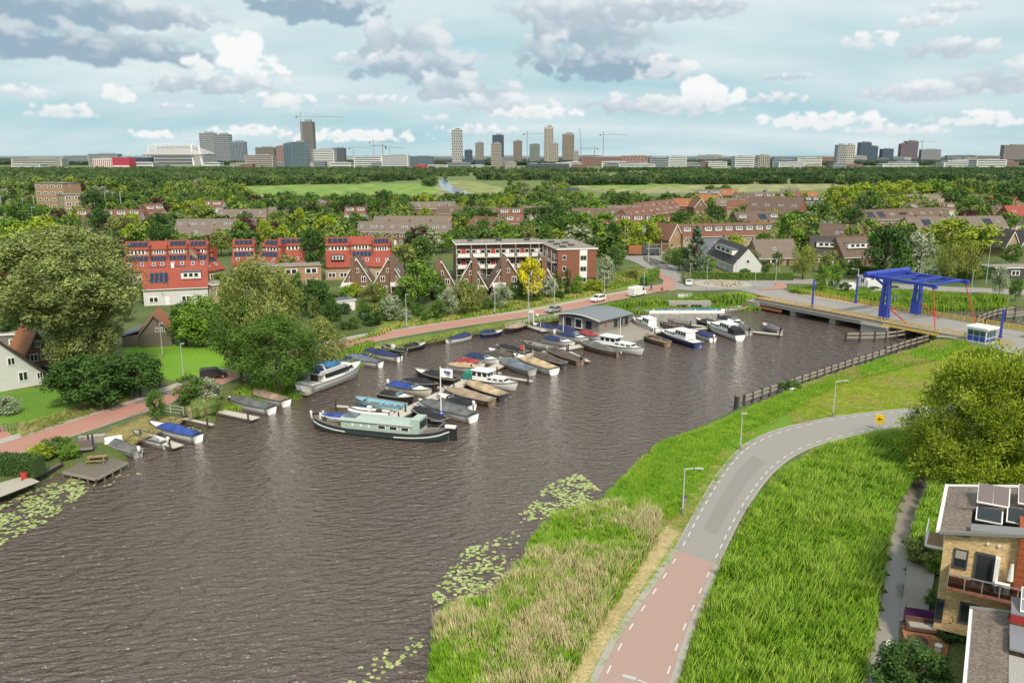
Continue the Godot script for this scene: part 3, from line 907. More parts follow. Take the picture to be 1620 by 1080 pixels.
func window(parent: Node3D, at: Vector3, w: float, h: float, turn := 0.0, frame := "white", pane := "glass", bars := 1) -> void:
	var o := put(parent, "window", unit_box(), M[frame], Transform3D(Basis(Vector3.UP, turn) * Basis.from_scale(Vector3(w, h, 0.16)), at))
	for k in bars:
		var pw := (1.0 - 0.1 * (bars + 1)) / bars
		put(o, "pane", unit_box(), M[pane], Transform3D(Basis.from_scale(Vector3(pw, 0.78, 1.1)), Vector3(-0.5 + 0.1 + pw * 0.5 + k * (pw + 0.1), 0, 0.0)))


func window_pitched(parent: Node3D, called: String, at: Vector3, w: float, h: float, pitch: float, m: Material, turn := 0.0, frame: Material = null) -> MeshInstance3D:
	var b := Basis(Vector3.UP, turn) * Basis(Vector3.RIGHT, pitch)
	var o := put(parent, called, unit_box(), frame if frame else m, Transform3D(b * Basis.from_scale(Vector3(w, 0.12, h)), at))
	if frame:
		put(o, "pane", unit_box(), m, Transform3D(Basis.from_scale(Vector3(0.8, 1.3, 0.84)), Vector3.ZERO))
	return o


func front(a: Vector2, b: Vector2) -> Dictionary:
	var d := b - a
	claimed.append([(a + b) * 0.5 + Vector2(d.y, -d.x).normalized() * 4.0, maxf(7.0, d.length() * 0.5)])
	claimed.append([(a + b) * 0.5 + Vector2(-d.y, d.x).normalized() * 9.0, maxf(7.0, d.length() * 0.5)])
	return {"at": v3((a + b) * 0.5, LAND - 0.05), "turn": atan2(-d.y, d.x), "long": d.length()}


func box_part(parent: Node3D, called: String, at: Vector3, size: Vector3, m: Material) -> MeshInstance3D:
	return put(parent, called, unit_box(), m, Transform3D(Basis.from_scale(size), at))


# a house or terrace whose ridge runs along its front
func terrace(a: Vector2, b: Vector2, deep: float, eave: float, ridge: float, wall: String, roof: String, label: String, o := {}) -> Node3D:
	var f := front(a, b)
	var called: String = o.get("called", "terraced_house")
	var t := thing(called, f.at, f.turn, label, o.get("category", "house"), o.get("group", ""))
	var l: float = f.long
	var half := deep * 0.5
	part(t, "wall", MB.new().sweep(PackedVector2Array([Vector2(0, 0), Vector2(0, eave), Vector2(-half, ridge - 0.12), Vector2(-deep, eave), Vector2(-deep, 0)]), -l / 2, l / 2), M[wall])
	var s := (ridge - eave) / half
	var pitch := atan(s)
	var e := 0.35
	var rp := PackedVector2Array([Vector2(e, eave - e * s), Vector2(e, eave - e * s + 0.2), Vector2(-half, ridge + 0.1), Vector2(-deep - e, eave - e * s + 0.2), Vector2(-deep - e, eave - e * s), Vector2(-half, ridge - 0.1)])
	var r := part(t, "roof", MB.new().sweep(rp, -l / 2 - 0.2, l / 2 + 0.2), M[roof])
	box_part(r, "gutter", Vector3(0, eave - e * s + 0.02, e + 0.06), Vector3(l + 0.3, 0.16, 0.14), M[o.get("trim", "white")])
	var n: int = o.get("units", maxi(1, int(l / 5.6)))
	for k in n:
		var x := -l / 2 + l * (k + 0.5) / n
		var fw := l / n
		for fl in int(o.get("floors", maxi(1, int(eave / 2.7)))):
			window(t, Vector3(x - fw * 0.2, 1.5 + fl * 2.7, 0.02), fw * 0.3, 1.35, 0.0, o.get("frame", "white"), "glass", 2)
			if fl == 0:
				var d := box_part(t, "door", Vector3(x + fw * 0.22, 1.05, 0.03), Vector3(0.95, 2.1, 0.1), M[["signal_red", "dark_grey", "white", "wood_dark"][(k + int(l)) % 4]])
				box_part(d, "handle", Vector3(0.38, 0, 0.6), Vector3(0.1, 0.06, 0.6), M.steel)
			else:
				window(t, Vector3(x + fw * 0.22, 1.5 + fl * 2.7, 0.02), fw * 0.26, 1.3, 0.0, o.get("frame", "white"), "glass")
		var kind: String = o.get("tops", "s")[k % o.get("tops", "s").length()]
		var z := -half * 0.45
		var y := eave + s * half * 0.45 + 0.14
		if kind == "s" or kind == "2":     # skylights
			for q in (2 if kind == "2" else 1):
				window_pitched(r, "skylight", Vector3(x + (q - 0.4) * 1.7, y + 0.05, z), 0.95, 1.25, pitch, M.glass_blue, 0.0, M.white)
		elif kind == "d":   # dormer
			var w := fw * 0.62
			var dm := box_part(r, "dormer", Vector3(x, y + 0.55, z - 0.5), Vector3(w, 1.7, half * 0.55 + 0.4), M.white)
			dm.name = "dormer"
			box_part(r, "dormer_roof", Vector3(x, y + 1.45, z - 0.45), Vector3(w + 0.3, 0.14, half * 0.55 + 0.8), M.roof_grey)
			window(r, Vector3(x, y + 0.65, z - 0.5 + (half * 0.55 + 0.4) * 0.5 + 0.02), w * 0.9, 1.05, 0.0, "white", "glass", 3)
		elif kind == "p":   # solar panels
			for q in 4:
				window_pitched(r, "solar_panel", Vector3(x + (q - 1.5) * 1.08, y + 0.12, z), 1.0, half * 0.8, pitch, M.solar, 0.0, M.dark_grey)
		elif kind == "w":   # wide low roof window strip
			window(r, Vector3(x, y + 0.3, z + 0.5), fw * 0.7, 0.9, 0.0, "dark_grey", "glass", 4)
		if o.get("chimneys", true) and k % 2 == 0:
			var c := box_part(r, "chimney", Vector3(x + fw * 0.42, ridge + 0.45, -half - 0.2), Vector3(0.7, 1.3, 0.7), M[o.get("chimney", "brick_brown")])
			c.name = "chimney"
	# end wall windows
	for side in [-1.0, 1.0]:
		window(t, Vector3(side * (l / 2 + 0.02), minf(eave + 0.9, ridge - 1.4), -half), 1.0, 1.1, PI / 2, "white", "glass")
	return t


# a house whose gable faces the front
func gable(a: Vector2, b: Vector2, deep: float, eave: float, ridge: float, wall: String, roof: String, label: String, o := {}) -> Node3D:
	var f := front(a, b)
	var t := thing(o.get("called", "gabled_house"), f.at, f.turn, label, "house", o.get("group", ""))
	var w: float = f.long
	var h := w * 0.5
	var turn := Transform3D(Basis(Vector3.UP, PI / 2), Vector3.ZERO)   # sweep axis along -z
	var wb := MB.new()
	wb.t = turn
	wb.sweep(PackedVector2Array([Vector2(-h, 0), Vector2(-h, eave), Vector2(0, ridge - 0.12), Vector2(h, eave), Vector2(h, 0)]), 0.0, deep)
	part(t, "wall", wb, M[wall])
	var s := (ridge - eave) / h
	for side in [-1.0, 1.0]:
		var rb := MB.new()
		rb.t = turn
		rb.sweep(PackedVector2Array([Vector2(side * (h + 0.4), eave - 0.4 * s), Vector2(side * (h + 0.4), eave - 0.4 * s + 0.22), Vector2(0, ridge + 0.12), Vector2(0, ridge - 0.1)]), -0.35, deep + 0.3)
		var r := part(t, "roof_slope", rb, M[roof])
		var tb := MB.new()
		tb.t = turn
		tb.sweep(PackedVector2Array([Vector2(side * (h + 0.45), eave - 0.45 * s - 0.3), Vector2(side * (h + 0.45), eave - 0.45 * s + 0.1), Vector2(0, ridge + 0.16), Vector2(0, ridge - 0.3)]), -0.45, -0.36)
		part(r, "verge_board", tb, M[o.get("trim", "white")])
		var q := 0
		for k in o.get("skylights", 0):
			q = k
			window_pitched(r, "skylight", Vector3(side * h * 0.55, eave + s * h * 0.45 + 0.25, -deep * (0.25 + 0.25 * k)), 1.1, 0.9, 0.0, M.glass_blue, 0.0, M.white).rotation.z = -side * atan(s)
		for k in o.get("panels", 0):
			var pn := window_pitched(r, "solar_panel", Vector3(side * h * 0.5, eave + s * h * 0.5 + 0.28, -deep * 0.2 - k * 1.15), h * 0.7, 1.05, 0.0, M.solar, 0.0, M.dark_grey)
			pn.rotation.z = -side * atan(s)
	for win in o.get("windows", [[0.0, ridge * 0.62, 0.9, 1.2], [-h * 0.45, 1.5, 1.3, 1.4], [h * 0.45, 1.5, 1.3, 1.4]]):
		window(t, Vector3(win[0], win[1], 0.02), win[2], win[3], 0.0, "white", "glass", 2)
	for c in o.get("chimneys", []):
		box_part(t, "chimney", Vector3(c[0], c[1] * 0.5, c[2]), Vector3(c[3], c[1], 1.0), M[wall])
	return t


func flat_block(a: Vector2, b: Vector2, deep: float, h: float, wall: String, roof: String, label: String, o := {}) -> Node3D:
	var f := front(a, b)
	var t := thing(o.get("called", "flat_roofed_building"), f.at, f.turn, label, o.get("category", "building"), o.get("group", ""))
	var l: float = f.long
	box_part(t, "wall", Vector3(0, h / 2, -deep / 2), Vector3(l, h, deep), M[wall])
	var r := box_part(t, "roof", Vector3(0, h + 0.12, -deep / 2), Vector3(l + 0.5, 0.24, deep + 0.5), M[o.get("trim", "white")])
	box_part(t, "roof_deck", Vector3(0, h + 0.26, -deep / 2), Vector3(l + 0.1, 0.06, deep + 0.1), M[roof])
	var n: int = o.get("units", maxi(1, int(l / 4.0)))
	var floors: int = o.get("floors", maxi(1, int(h / 3.0)))
	for fl in floors:
		for k in n:
			window(t, Vector3(-l / 2 + l * (k + 0.5) / n, h * (fl + 0.55) / floors, 0.02), l / n * 0.62, minf(1.5, h / floors * 0.55), 0.0, o.get("frame", "white"), "glass", 2)
		for side in [-1.0, 1.0]:
			window(t, Vector3(side * (l / 2 + 0.02), h * (fl + 0.55) / floors, -deep * 0.4), 1.4, minf(1.4, h / floors * 0.5), PI / 2, "white", "glass", 2)
	for k in o.get("boxes", 0):
		box_part(t, "roof_vent", Vector3(-l * 0.35 + l * 0.7 * k / maxf(1, o.boxes - 1), h + 0.6, -deep * 0.5), Vector3(1.1, 0.7, 0.9), M.mid_grey)
	return t


# stepped terrace house with red tiled slopes, a white window strip and solar panels
func red_house(a: Vector2, b: Vector2, label: String, hi: float, panels: String, wall := "brick_cream") -> Node3D:
	var f := front(a, b)
	var t := thing("red_roofed_house", f.at, f.turn, label, "house", "red roofed stepped terrace")
	var l: float = f.long
	var k := hi / 9.0
	part(t, "wall", MB.new().sweep(PackedVector2Array([Vector2(0, 0), Vector2(0, 3.0 * k), Vector2(-4, 6.0 * k), Vector2(-4.1, 7.3 * k), Vector2(-6.2, 8.9 * k), Vector2(-10, 5.5 * k), Vector2(-10, 0)]), -l / 2, l / 2), M[wall])
	var lo := part(t, "lower_roof", MB.new().sweep(PackedVector2Array([Vector2(0.4, 2.75 * k), Vector2(0.4, 2.95 * k), Vector2(-3.9, 6.25 * k), Vector2(-3.9, 6.0 * k)]), -l / 2 - 0.02, l / 2 + 0.02), M.roof_red)
	var up := part(t, "upper_roof", MB.new().sweep(PackedVector2Array([Vector2(-3.7, 7.25 * k), Vector2(-3.7, 7.45 * k), Vector2(-6.2, 9.15 * k), Vector2(-10.3, 5.5 * k), Vector2(-10.3, 5.3 * k), Vector2(-6.2, 8.9 * k)]), -l / 2 - 0.02, l / 2 + 0.02), M.roof_red)
	window(t, Vector3(0, 6.78 * k, -4.0), l * 0.62, 0.95 * k, 0.0, "white", "glass", 4)
	box_part(t, "party_wall", Vector3(l / 2, 4.7 * k, -5.2), Vector3(0.3, 7.4 * k, 5.5), M.roof_red)
	var s := atan(3.3 * k / 4.3)
	if panels.contains("u"):
		for q in 4:
			window_pitched(up, "solar_panel", Vector3((q - 1.5) * l * 0.2, 8.42 * k + 0.1, -4.9), l * 0.19, 1.7, atan(1.7 * k / 2.5), M.solar, 0.0, M.dark_grey)
	if panels.contains("l"):
		for q in 5:
			window_pitched(lo, "solar_panel", Vector3((q - 2.0) * l * 0.17, 5.3 * k + 0.16, -2.75), l * 0.165, 1.9, s, M.solar, 0.0, M.dark_grey)
	if panels.contains("b"):
		for q in 5:
			window_pitched(lo, "solar_panel", Vector3((q - 2.0) * l * 0.17, 3.35 * k + 0.16, -0.2), l * 0.165, 1.2, s, M.solar, 0.0, M.dark_grey)
	if panels.contains("d"):
		box_part(lo, "dormer", Vector3(0, 4.9 * k, -1.6), Vector3(l * 0.5, 1.5, 2.2), M.dark_grey)
		window(lo, Vector3(0, 4.95 * k, -0.46), l * 0.42, 1.1, 0.0, "white", "glass", 3)
	else:
		for q in [-0.25, 0.22]:
			window_pitched(lo, "skylight", Vector3(q * l, 4.2 * k + 0.12, -1.4), 0.9, 1.2, s, M.glass_blue, 0.0, M.white)
	for q in [-0.25, 0.2]:
		window(t, Vector3(q * l, 1.5, 0.02), l * 0.3, 1.4, 0.0, "white", "glass", 2)
	box_part(up, "chimney", Vector3(l * 0.4, 9.3 * k, -6.2), Vector3(0.6, 0.9, 0.6), M.brick_brown)
	return t



func make_near_buildings() -> void:
	# left bank
	gable(Vector2(-84.68, -118.96), Vector2(-75.96, -128.49), 15.0, 2.3, 9.0, "white_wall", "roof_brown", "white gabled farmhouse with brown roof at the left edge", {"trim": "wood_dark", "windows": [[2.2, 4.6, 1.1, 1.3], [3.6, 1.9, 1.4, 1.6], [6.0, 1.6, 0.9, 1.1], [-1.5, 1.9, 1.4, 1.6]]})
	flat_block(Vector2(-99.04, -149), Vector2(-91.24, -151.04), 7.0, 3.4, "concrete_dark", "concrete", "low grey flat roofed outbuilding behind the white farmhouse", {"units": 2})
	gable(Vector2(-84.89, -139.57), Vector2(-82.16, -142.28), 9.0, 2.8, 6.2, "brick_brown", "roof_orange", "small orange roofed shed between farmhouse and willow", {"trim": "wood_pale"})
	var barn := gable(Vector2(-71.49, -154.19), Vector2(-66.3, -155.81), 9.0, 3.0, 6.4, "wood_grey", "roof_orange", "weathered timber barn with orange tiled gable roof", {"trim": "wood_grey", "windows": [[0.4, 3.4, 0.7, 0.8], [1.4, 3.4, 0.7, 0.8]]})
	part(barn, "lean_to", MB.new().sweep(PackedVector2Array([Vector2(-1.5, 0), Vector2(-1.5, 2.3), Vector2(-7, 2.3), Vector2(-7, 0)]), -6.2, -3.0), M.wood_grey)
	part(barn, "lean_to_roof", MB.new().bar(Vector3(-6.4, 2.2, -4.2), Vector3(-2.9, 3.2, -4.2), 6.0, 0.15), M.roof_grey)
	for k in 7:
		part(barn, "plank", MB.new().box(Vector3(0, 0.4 + k * 0.36, 0.03), Vector3(5.7, 0.3, 0.06)), M.wood_grey)
	make_apartments()
	# double houses with steep slopes and chimney walls
	for q in [[Vector2(-45.12, -215.42), Vector2(-36.9, -216.44), Vector2(-28.48, -216.44), "near the pale flat house"], [Vector2(-21.98, -210.45), Vector2(-14.5, -211.43), Vector2(-6.59, -211.43), "left of the yellow tree"], [Vector2(-5.54, -215.42), Vector2(3.2, -216.44), Vector2(11.8, -216.44), "behind the yellow tree"]]:
		for k in 2:
			var a: Vector2 = q[k]
			var b: Vector2 = q[k + 1]
			var w := a.distance_to(b)
			var ins := 1.0 if k == 0 else -1.0
			var g := gable(a, b, 10.0, 3.0, 9.8, "brick_brown", "roof_brown", "%s half of the steep brown double house %s" % ["left" if k == 0 else "right", q[3]], {
				"windows": [[0.0, 6.6, 1.1, 1.2], [ins * w * 0.2, 4.3, 1.3, 1.5], [-ins * w * 0.2, 4.3, 1.0, 1.5], [ins * w * 0.18, 1.6, 2.0, 1.7], [-ins * w * 0.22, 1.6, 1.4, 1.7]],
				"chimneys": [[-ins * w * 0.12, 10.2, 0.35, 1.3]], "skylights": 1})
			box_part(g, "balcony", Vector3(-ins * w * 0.28, 2.7, 1.2), Vector3(w * 0.4, 0.2, 2.4), M.white)
			box_part(g, "balcony_rail", Vector3(-ins * w * 0.28, 3.3, 2.36), Vector3(w * 0.4, 0.9, 0.08), M.white)
			for e in [-0.45, -0.1]:
				box_part(g, "balcony_post", Vector3(ins * e * w, 1.3, 2.3), Vector3(0.15, 2.6, 0.15), M.white)
	# red stepped terrace
	var reds := [[195, 450, 237, 449, "blue", "ul"], [237, 449, 266, 448, "", "lb"], [266, 448, 298, 447, "", "ulb"], [298, 447, 330, 446, "", "ul"], [330, 446, 356, 441, "", "ul"], [368, 436, 404, 435, "", "ul"], [404, 435, 440, 434, "", "ul"], [440, 437, 482, 436, "", "u"], [515, 443, 556, 442, "", "ud"], [556, 442, 592, 441, "", "l"], [592, 441, 622, 440, "", "u"]]
	var where := ["first from the willow", "second from the willow", "third from the willow", "fourth from the willow", "last of the left block", "first of the middle block", "second of the middle block", "last of the middle block", "with black dormer, first of the right block", "in the middle of the right block", "last of the right block"]
	var spots := [Vector2(-111.8, -234.14), Vector2(-104.68, -235.34), Vector2(-99.88, -236.55), Vector2(-94.47, -237.77), Vector2(-89.01, -239.01), Vector2(-86.36, -245.38), Vector2(-86.3, -252.08), Vector2(-79.69, -253.47), Vector2(-71.86, -250.71), Vector2(-64.04, -252.08), Vector2(-55.54, -242.79), Vector2(-48.07, -244.08), Vector2(-41.47, -245.38), Vector2(-35.95, -246.69)]
	var pairs := [[0, 1], [1, 2], [2, 3], [3, 4], [4, 5], [6, 7], [7, 8], [8, 9], [10, 11], [11, 12], [12, 13]]
	for k in 11:
		red_house(spots[pairs[k][0]], spots[pairs[k][1]], "red roofed stepped terrace house, %s" % where[k], [11.6, 11.6, 11.8, 11.6, 10.0, 10.4, 10.4, 11.0, 12.0, 12.2, 11.6][k], reds[k][5])
	red_house(Vector2(-145.9, -220.62), Vector2(-139.22, -224.95), "red roofed house cut by the left edge of the picture", 10.0, "ud")
	terrace(Vector2(-90.62, -199.39), Vector2(-76.35, -203.86), 8.0, 4.4, 8.8, "white_wall", "roof_red", "front red roofed house pair with dormers and solar panels", {"units": 2, "tops": "pd", "chimney": "white"})
	flat_block(Vector2(-64.27, -227.18), Vector2(-53.92, -230.61), 7.0, 6.0, "brick_tan", "roof_flat", "pale brown flat roofed house behind the bushy bank trees", {"units": 2, "trim": "wood_pale"})
	flat_block(Vector2(-74.53, -234.14), Vector2(-68.27, -237.77), 7.0, 5.0, "brick_cream", "roof_flat", "cream flat roofed house half hidden by the bank trees", {"units": 2})
	flat_block(Vector2(-74.76, -202.95), Vector2(-71.88, -205.7), 6.0, 4.6, "brick_cream", "roof_flat", "small cream flat roofed house beside the red roofed pair", {"units": 1})
	flat_block(Vector2(-42.88, -190.98), Vector2(-37.66, -194.26), 4.0, 2.4, "white", "roof_grey", "low white garden shed with grey roof below the double house", {"units": 1})
	make_right_houses()


func make_apartments() -> void:
	var y := 10.6
	var a := Vector2(-15.86, -243)
	var b := Vector2(8.9, -246.62)
	var c := Vector2(12.77, -229.03)
	var d := Vector2(23.83, -231.28)
	var f := front(a, b)
	var t := thing("gallery_apartments", f.at, f.turn, "long three storey brick apartment wing with white galleries and red doors", "apartment building")
	var l: float = f.long + 1.5
	box_part(t, "wall", Vector3(0, y / 2, -6), Vector3(l, y, 11), M.brick_brown)
	box_part(t, "roof", Vector3(0, y + 0.12, -5.6), Vector3(l + 0.6, 0.3, 12.6), M.white)
	box_part(t, "roof_deck", Vector3(0, y + 0.3, -5.6), Vector3(l + 0.2, 0.08, 12.2), M.roof_flat)
	for k in 3:
		box_part(t, "roof_vent", Vector3(-l * 0.32 + k * l * 0.33, y + 0.7, -6), Vector3(1.6, 0.8, 1.2), M.dark_grey)
	gallery(t, l, y)
	# second wing runs towards the camera and ends in a brick gable wall
	var g := front(c, d)
	var w := thing("brick_apartments", g.at, g.turn, "brick apartment wing whose tall end wall faces the water", "apartment building")
	var wl: float = g.long
	var deep := c.distance_to(b) + 8.0
	box_part(w, "wall", Vector3(0, y / 2, -deep / 2), Vector3(wl, y, deep), M.brick_red)
	box_part(w, "roof", Vector3(0, y + 0.14, -deep / 2), Vector3(wl + 0.7, 0.32, deep + 0.6), M.white)
	box_part(w, "roof_deck", Vector3(0, y + 0.34, -deep / 2), Vector3(wl + 0.3, 0.08, deep + 0.2), M.roof_flat)
	for k in 5:
		box_part(w, "skylight", Vector3(-wl * 0.3 + (k % 2) * wl * 0.3, y + 0.6, -3.0 - k * 3.4), Vector3(1.8, 0.5, 1.1), M.dark_grey)
	box_part(w, "stair_strip", Vector3(wl * 0.16, y / 2 + 0.5, 0.06), Vector3(2.2, y - 1.0, 0.14), M.white)
	for k in 3:
		window(w, Vector3(wl * 0.16, 2.0 + k * 3.1, 0.12), 1.8, 1.3, 0.0, "mid_grey", "glass", 2)
		window(w, Vector3(-wl * 0.33, 2.2 + k * 3.1, 0.02), 1.1, 1.3)
	var s := Node3D.new()
	s.name = "side_gallery"
	w.add_child(s)
	s.position = Vector3(-wl / 2, 0, -deep * 0.42)
	s.rotation.y = -PI / 2
	gallery(s, deep * 0.78, y)
	box_part(w, "garage_opening", Vector3(wl * 0.38, 1.3, 0.05), Vector3(2.6, 2.4, 0.2), M.black)


func gallery(t: Node3D, l: float, y: float) -> void:
	var n := int(l / 4.2)
	for fl in range(0, 3):
		var fy := 0.3 + fl * 3.3
		if fl > 0:
			box_part(t, "gallery_slab", Vector3(0, fy, 0.85), Vector3(l, 0.22, 1.7), M.kerb)
			for k in n:
				box_part(t, "balustrade", Vector3(-l / 2 + l * (k + 0.5) / n, fy + 0.62, 1.66), Vector3(l / n * 0.8, 1.0, 0.08), M.white)
			box_part(t, "hand_rail", Vector3(0, fy + 1.15, 1.66), Vector3(l, 0.07, 0.1), M.mid_grey)
		for k in n:
			var x := -l / 2 + l * (k + 0.5) / n
			box_part(t, "door", Vector3(x, fy + 1.15, 0.06 if fl else -0.44), Vector3(0.95, 2.1, 0.12), M.signal_red if k % 2 == 0 else M.white)
			window(t, Vector3(x - l / n * 0.3, fy + 1.6, 0.02), l / n * 0.3, 1.2, 0.0, "white", "glass")
			window(t, Vector3(x + l / n * 0.3, fy + 1.6, 0.02), l / n * 0.28, 1.2, 0.0, "white", "glass")
	for k in n + 1:
		box_part(t, "gallery_column", Vector3(-l / 2 + l * k / n, y / 2, 1.6), Vector3(0.18, y, 0.18), M.kerb)


func make_right_houses() -> void:
	# yellow brick house at the lower right; f runs along its facade, back runs away from the water
	var th := atan2(-0.51, 0.86)
	var h := thing("yellow_brick_house", Vector3(32.3, LAND + 0.75, -56.6), th, "tall yellow brick house with sloping roof and solar panels at the lower right", "house")
	# local origin: left foot of the facade; x along the facade (to 6.2), -z back (to 9.5)
	var w := MB.new()
	w.t = Transform3D(Basis(Vector3.UP, PI / 2), Vector3.ZERO)
	part(h, "facade", slope_wall(4.7, 0.35, 7.9, 8.8), M.brick_yellow)
	box_part(h, "wall", Vector3(2.35, 3.7, -4.7), Vector3(4.68, 7.4, 8.7), M.brick_yellow)
	var bw := box_part(h, "party_wall", Vector3(6.25, 4.4, -4.3), Vector3(3.1, 8.8, 9.6), mat("brick_rust", lin(0.40, 0.11, 0.04), 0.9, 0.0, "brick", 0.6))
	# roof sheets: gently pitched, rising to the right, with a sunken glazed notch
	roof_sheet(h, "roof", -0.35, 8.0, -9.6, -4.6, 8.15, 9.7, M.roof_taupe)
	roof_sheet(h, "front_roof", -0.35, 1.6, -4.6, 0.3, 8.15, 8.5, M.roof_taupe)
	roof_sheet(h, "roof_edge", -0.6, -0.35, -9.7, 0.4, 8.2, 8.22, M.white)
	roof_sheet(h, "roof_edge", -0.35, 8.0, 0.3, 0.5, 8.2, 9.75, M.mid_grey)
	roof_sheet(h, "roof_edge", -0.35, 8.0, -9.75, -9.5, 8.25, 9.85, M.white)
	roof_sheet(h, "valley_roof", 1.6, 8.0, -1.0, 0.3, 8.4, 9.5, M.mid_grey)
	roof_sheet(h, "valley_floor", 1.6, 8.0, -4.6, -1.0, 7.6, 7.8, M.dark_grey)
	for k in 3:
		var gz := part(h, "roof_window", MB.new().bar(Vector3(2.75 + 2.0 * k, 8.05 + k * 0.3, -3.3), Vector3(2.75 + 2.0 * k, 8.6 + k * 0.4, -4.55), 1.8, 0.12), M.white)
		part(gz, "pane", MB.new().bar(Vector3(2.75 + 2.0 * k, 8.13 + k * 0.3, -3.35), Vector3(2.75 + 2.0 * k, 8.66 + k * 0.4, -4.5), 1.6, 0.12), M.glass)
	for k in 2:
		var sp := part(h, "solar_panel", MB.new().bar(Vector3(2.9 + k * 2.7, 8.95 + k * 0.5, -4.7), Vector3(2.9 + k * 2.7, 9.6 + k * 0.5, -7.3), 2.2, 0.1), M.white)
		for q in 2:
			part(sp, "cell_sheet", MB.new().bar(Vector3(2.37 + q * 1.05 + k * 2.7, 9.03 + k * 0.5, -4.8), Vector3(2.37 + q * 1.05 + k * 2.7, 9.66 + k * 0.5, -7.2), 1.0, 0.08), mat("solar_brown", lin(0.16, 0.12, 0.12), 0.3))
	part(h, "roof_vent", MB.new().tube(Vector3(7.3, 9.0, -5.6), Vector3(7.3, 10.1, -5.6), 0.36, 0.36, 12).tube(Vector3(7.3, 10.1, -5.6), Vector3(7.3, 10.3, -5.6), 0.45, 0.45, 12), M.white)
	box_part(h, "chimney", Vector3(7.6, 10.3, -8.6), Vector3(1.2, 1.8, 1.2), M.black)
	# openings
	window(h, Vector3(1.2, 6.1, 0.02), 0.95, 1.55, 0.0, "dark_grey", "glass")
	var wd := box_part(h, "blind", Vector3(1.2, 6.45, 0.1), Vector3(0.7, 0.6, 0.04), M.concrete)
	var dr := box_part(h, "balcony_door", Vector3(2.75, 5.75, 0.03), Vector3(1.25, 2.4, 0.16), M.dark_grey)
	box_part(dr, "pane", Vector3(0, 0, 0.1), Vector3(0.78, 0.86, 1.0), M.glass)
	box_part(h, "door_leaf", Vector3(3.55, 5.75, 0.25), Vector3(0.3, 2.3, 0.5), M.white)
	window(h, Vector3(0.25, 1.6, 0.02), 0.55, 1.9, 0.0, "dark_grey", "glass")
	window(h, Vector3(2.2, 1.9, 0.02), 1.3, 1.7, 0.0, "dark_grey", "glass")
	window(h, Vector3(3.7, 1.9, 0.02), 1.3, 1.7, 0.0, "dark_grey", "glass")
	for k in 3:
		window(h, Vector3(-0.02, 2.0 + k * 2.6, -4.5), 1.2, 1.3, PI / 2, "dark_grey", "glass")
	for k in [1.9, 2.6]:
		part(h, "wall_lamp", MB.new().tube(Vector3(k + 0.9, 7.75, 0.0), Vector3(k + 0.9, 7.75, 0.12), 0.1, 0.1, 10), M.white)
	# balcony
	box_part(h, "balcony_slab", Vector3(3.3, 4.35, 0.85), Vector3(5.4, 0.22, 1.7), M.brick_red)
	for k in 5:
		var gp := box_part(h, "balcony_glass", Vector3(1.1 + k * 1.1, 4.95, 1.66), Vector3(1.04, 0.85, 0.04), mat("smoked_glass", Color(0.10, 0.08, 0.07, 0.62), 0.12))
		gp.name = "balcony_glass"
		box_part(h, "balcony_post", Vector3(0.58 + k * 1.1, 4.95, 1.68), Vector3(0.06, 1.15, 0.06), M.mid_grey)
	M.smoked_glass.transparency = BaseMaterial3D.TRANSPARENCY_ALPHA
	box_part(h, "balcony_rail", Vector3(3.3, 5.5, 1.68), Vector3(5.5, 0.07, 0.1), M.mid_grey)
	box_part(h, "balcony_end", Vector3(0.6, 5.0, 0.85), Vector3(0.05, 1.1, 1.6), M.mid_grey)
	# side bay on the water side
	box_part(h, "side_bay", Vector3(-0.65, 6.0, -2.6), Vector3(1.3, 0.2, 2.6), M.white)
	box_part(h, "bay_floor", Vector3(-0.62, 6.12, -2.6), Vector3(1.1, 0.06, 2.4), M.wood_new)
	for e in [[-1.28, -1.32], [-1.28, -3.88], [-0.05, -1.32]]:
		box_part(h, "bay_post", Vector3(e[0], 6.6, e[1]), Vector3(0.07, 1.2, 0.07), M.white)
	box_part(h, "bay_rail", Vector3(-1.28, 7.15, -2.6), Vector3(0.07, 0.07, 2.6), M.white)
	# air conditioner and closed parasol on the balcony
	var ac := thing("air_conditioner", h.to_global(Vector3(4.0, 4.47, 0.75)), th, "white air conditioner unit standing on the brick balcony", "air conditioner")
	box_part(ac, "casing", Vector3(0, 0.38, 0), Vector3(0.95, 0.75, 0.4), M.white)
	part(ac, "fan_grille", MB.new().tube(Vector3(-0.12, 0.38, 0.19), Vector3(-0.12, 0.38, 0.22), 0.28, 0.28, 14), M.mid_grey)
	var ps := thing("closed_parasol", h.to_global(Vector3(4.45, 4.47, 0.5)), th, "closed white parasol standing on the brick balcony", "parasol")
	part(ps, "folded_canopy", MB.new().tube(Vector3(0, 1.0, 0), Vector3(0, 2.3, 0), 0.2, 0.1, 8), M.white)
	part(ps, "pole", MB.new().tube(Vector3(0, 0, 0), Vector3(0, 2.6, 0), 0.04, 0.04), M.wood_new)
	# second house: only its roof and solar frame show at the corner
	var k2 := thing("grey_roofed_house", Vector3(30.05, LAND - 0.5, -48.7), th, "house with grey brown tiled roof and red fascia at the lower right corner", "house")
	box_part(k2, "wall", Vector3(4.5, 2.6, -0.0), Vector3(8.6, 5.2, 9.0), M.brick_yellow)
	roof_sheet(k2, "roof", 0.3, 2.4, -4.4, 6.0, 5.4, 6.5, M.roof_taupe)
	roof_sheet(k2, "roof_edge", 0.05, 0.3, -4.6, 6.0, 5.35, 5.42, M.white)
	roof_sheet(k2, "roof_edge", 0.05, 2.5, -4.75, -4.4, 5.4, 6.6, M.mid_grey)
	box_part(k2, "fascia", Vector3(5.6, 6.5, -2.2), Vector3(6.4, 0.5, 0.2), mat("fascia_red", lin(0.30, 0.02, 0.025), 0.6))
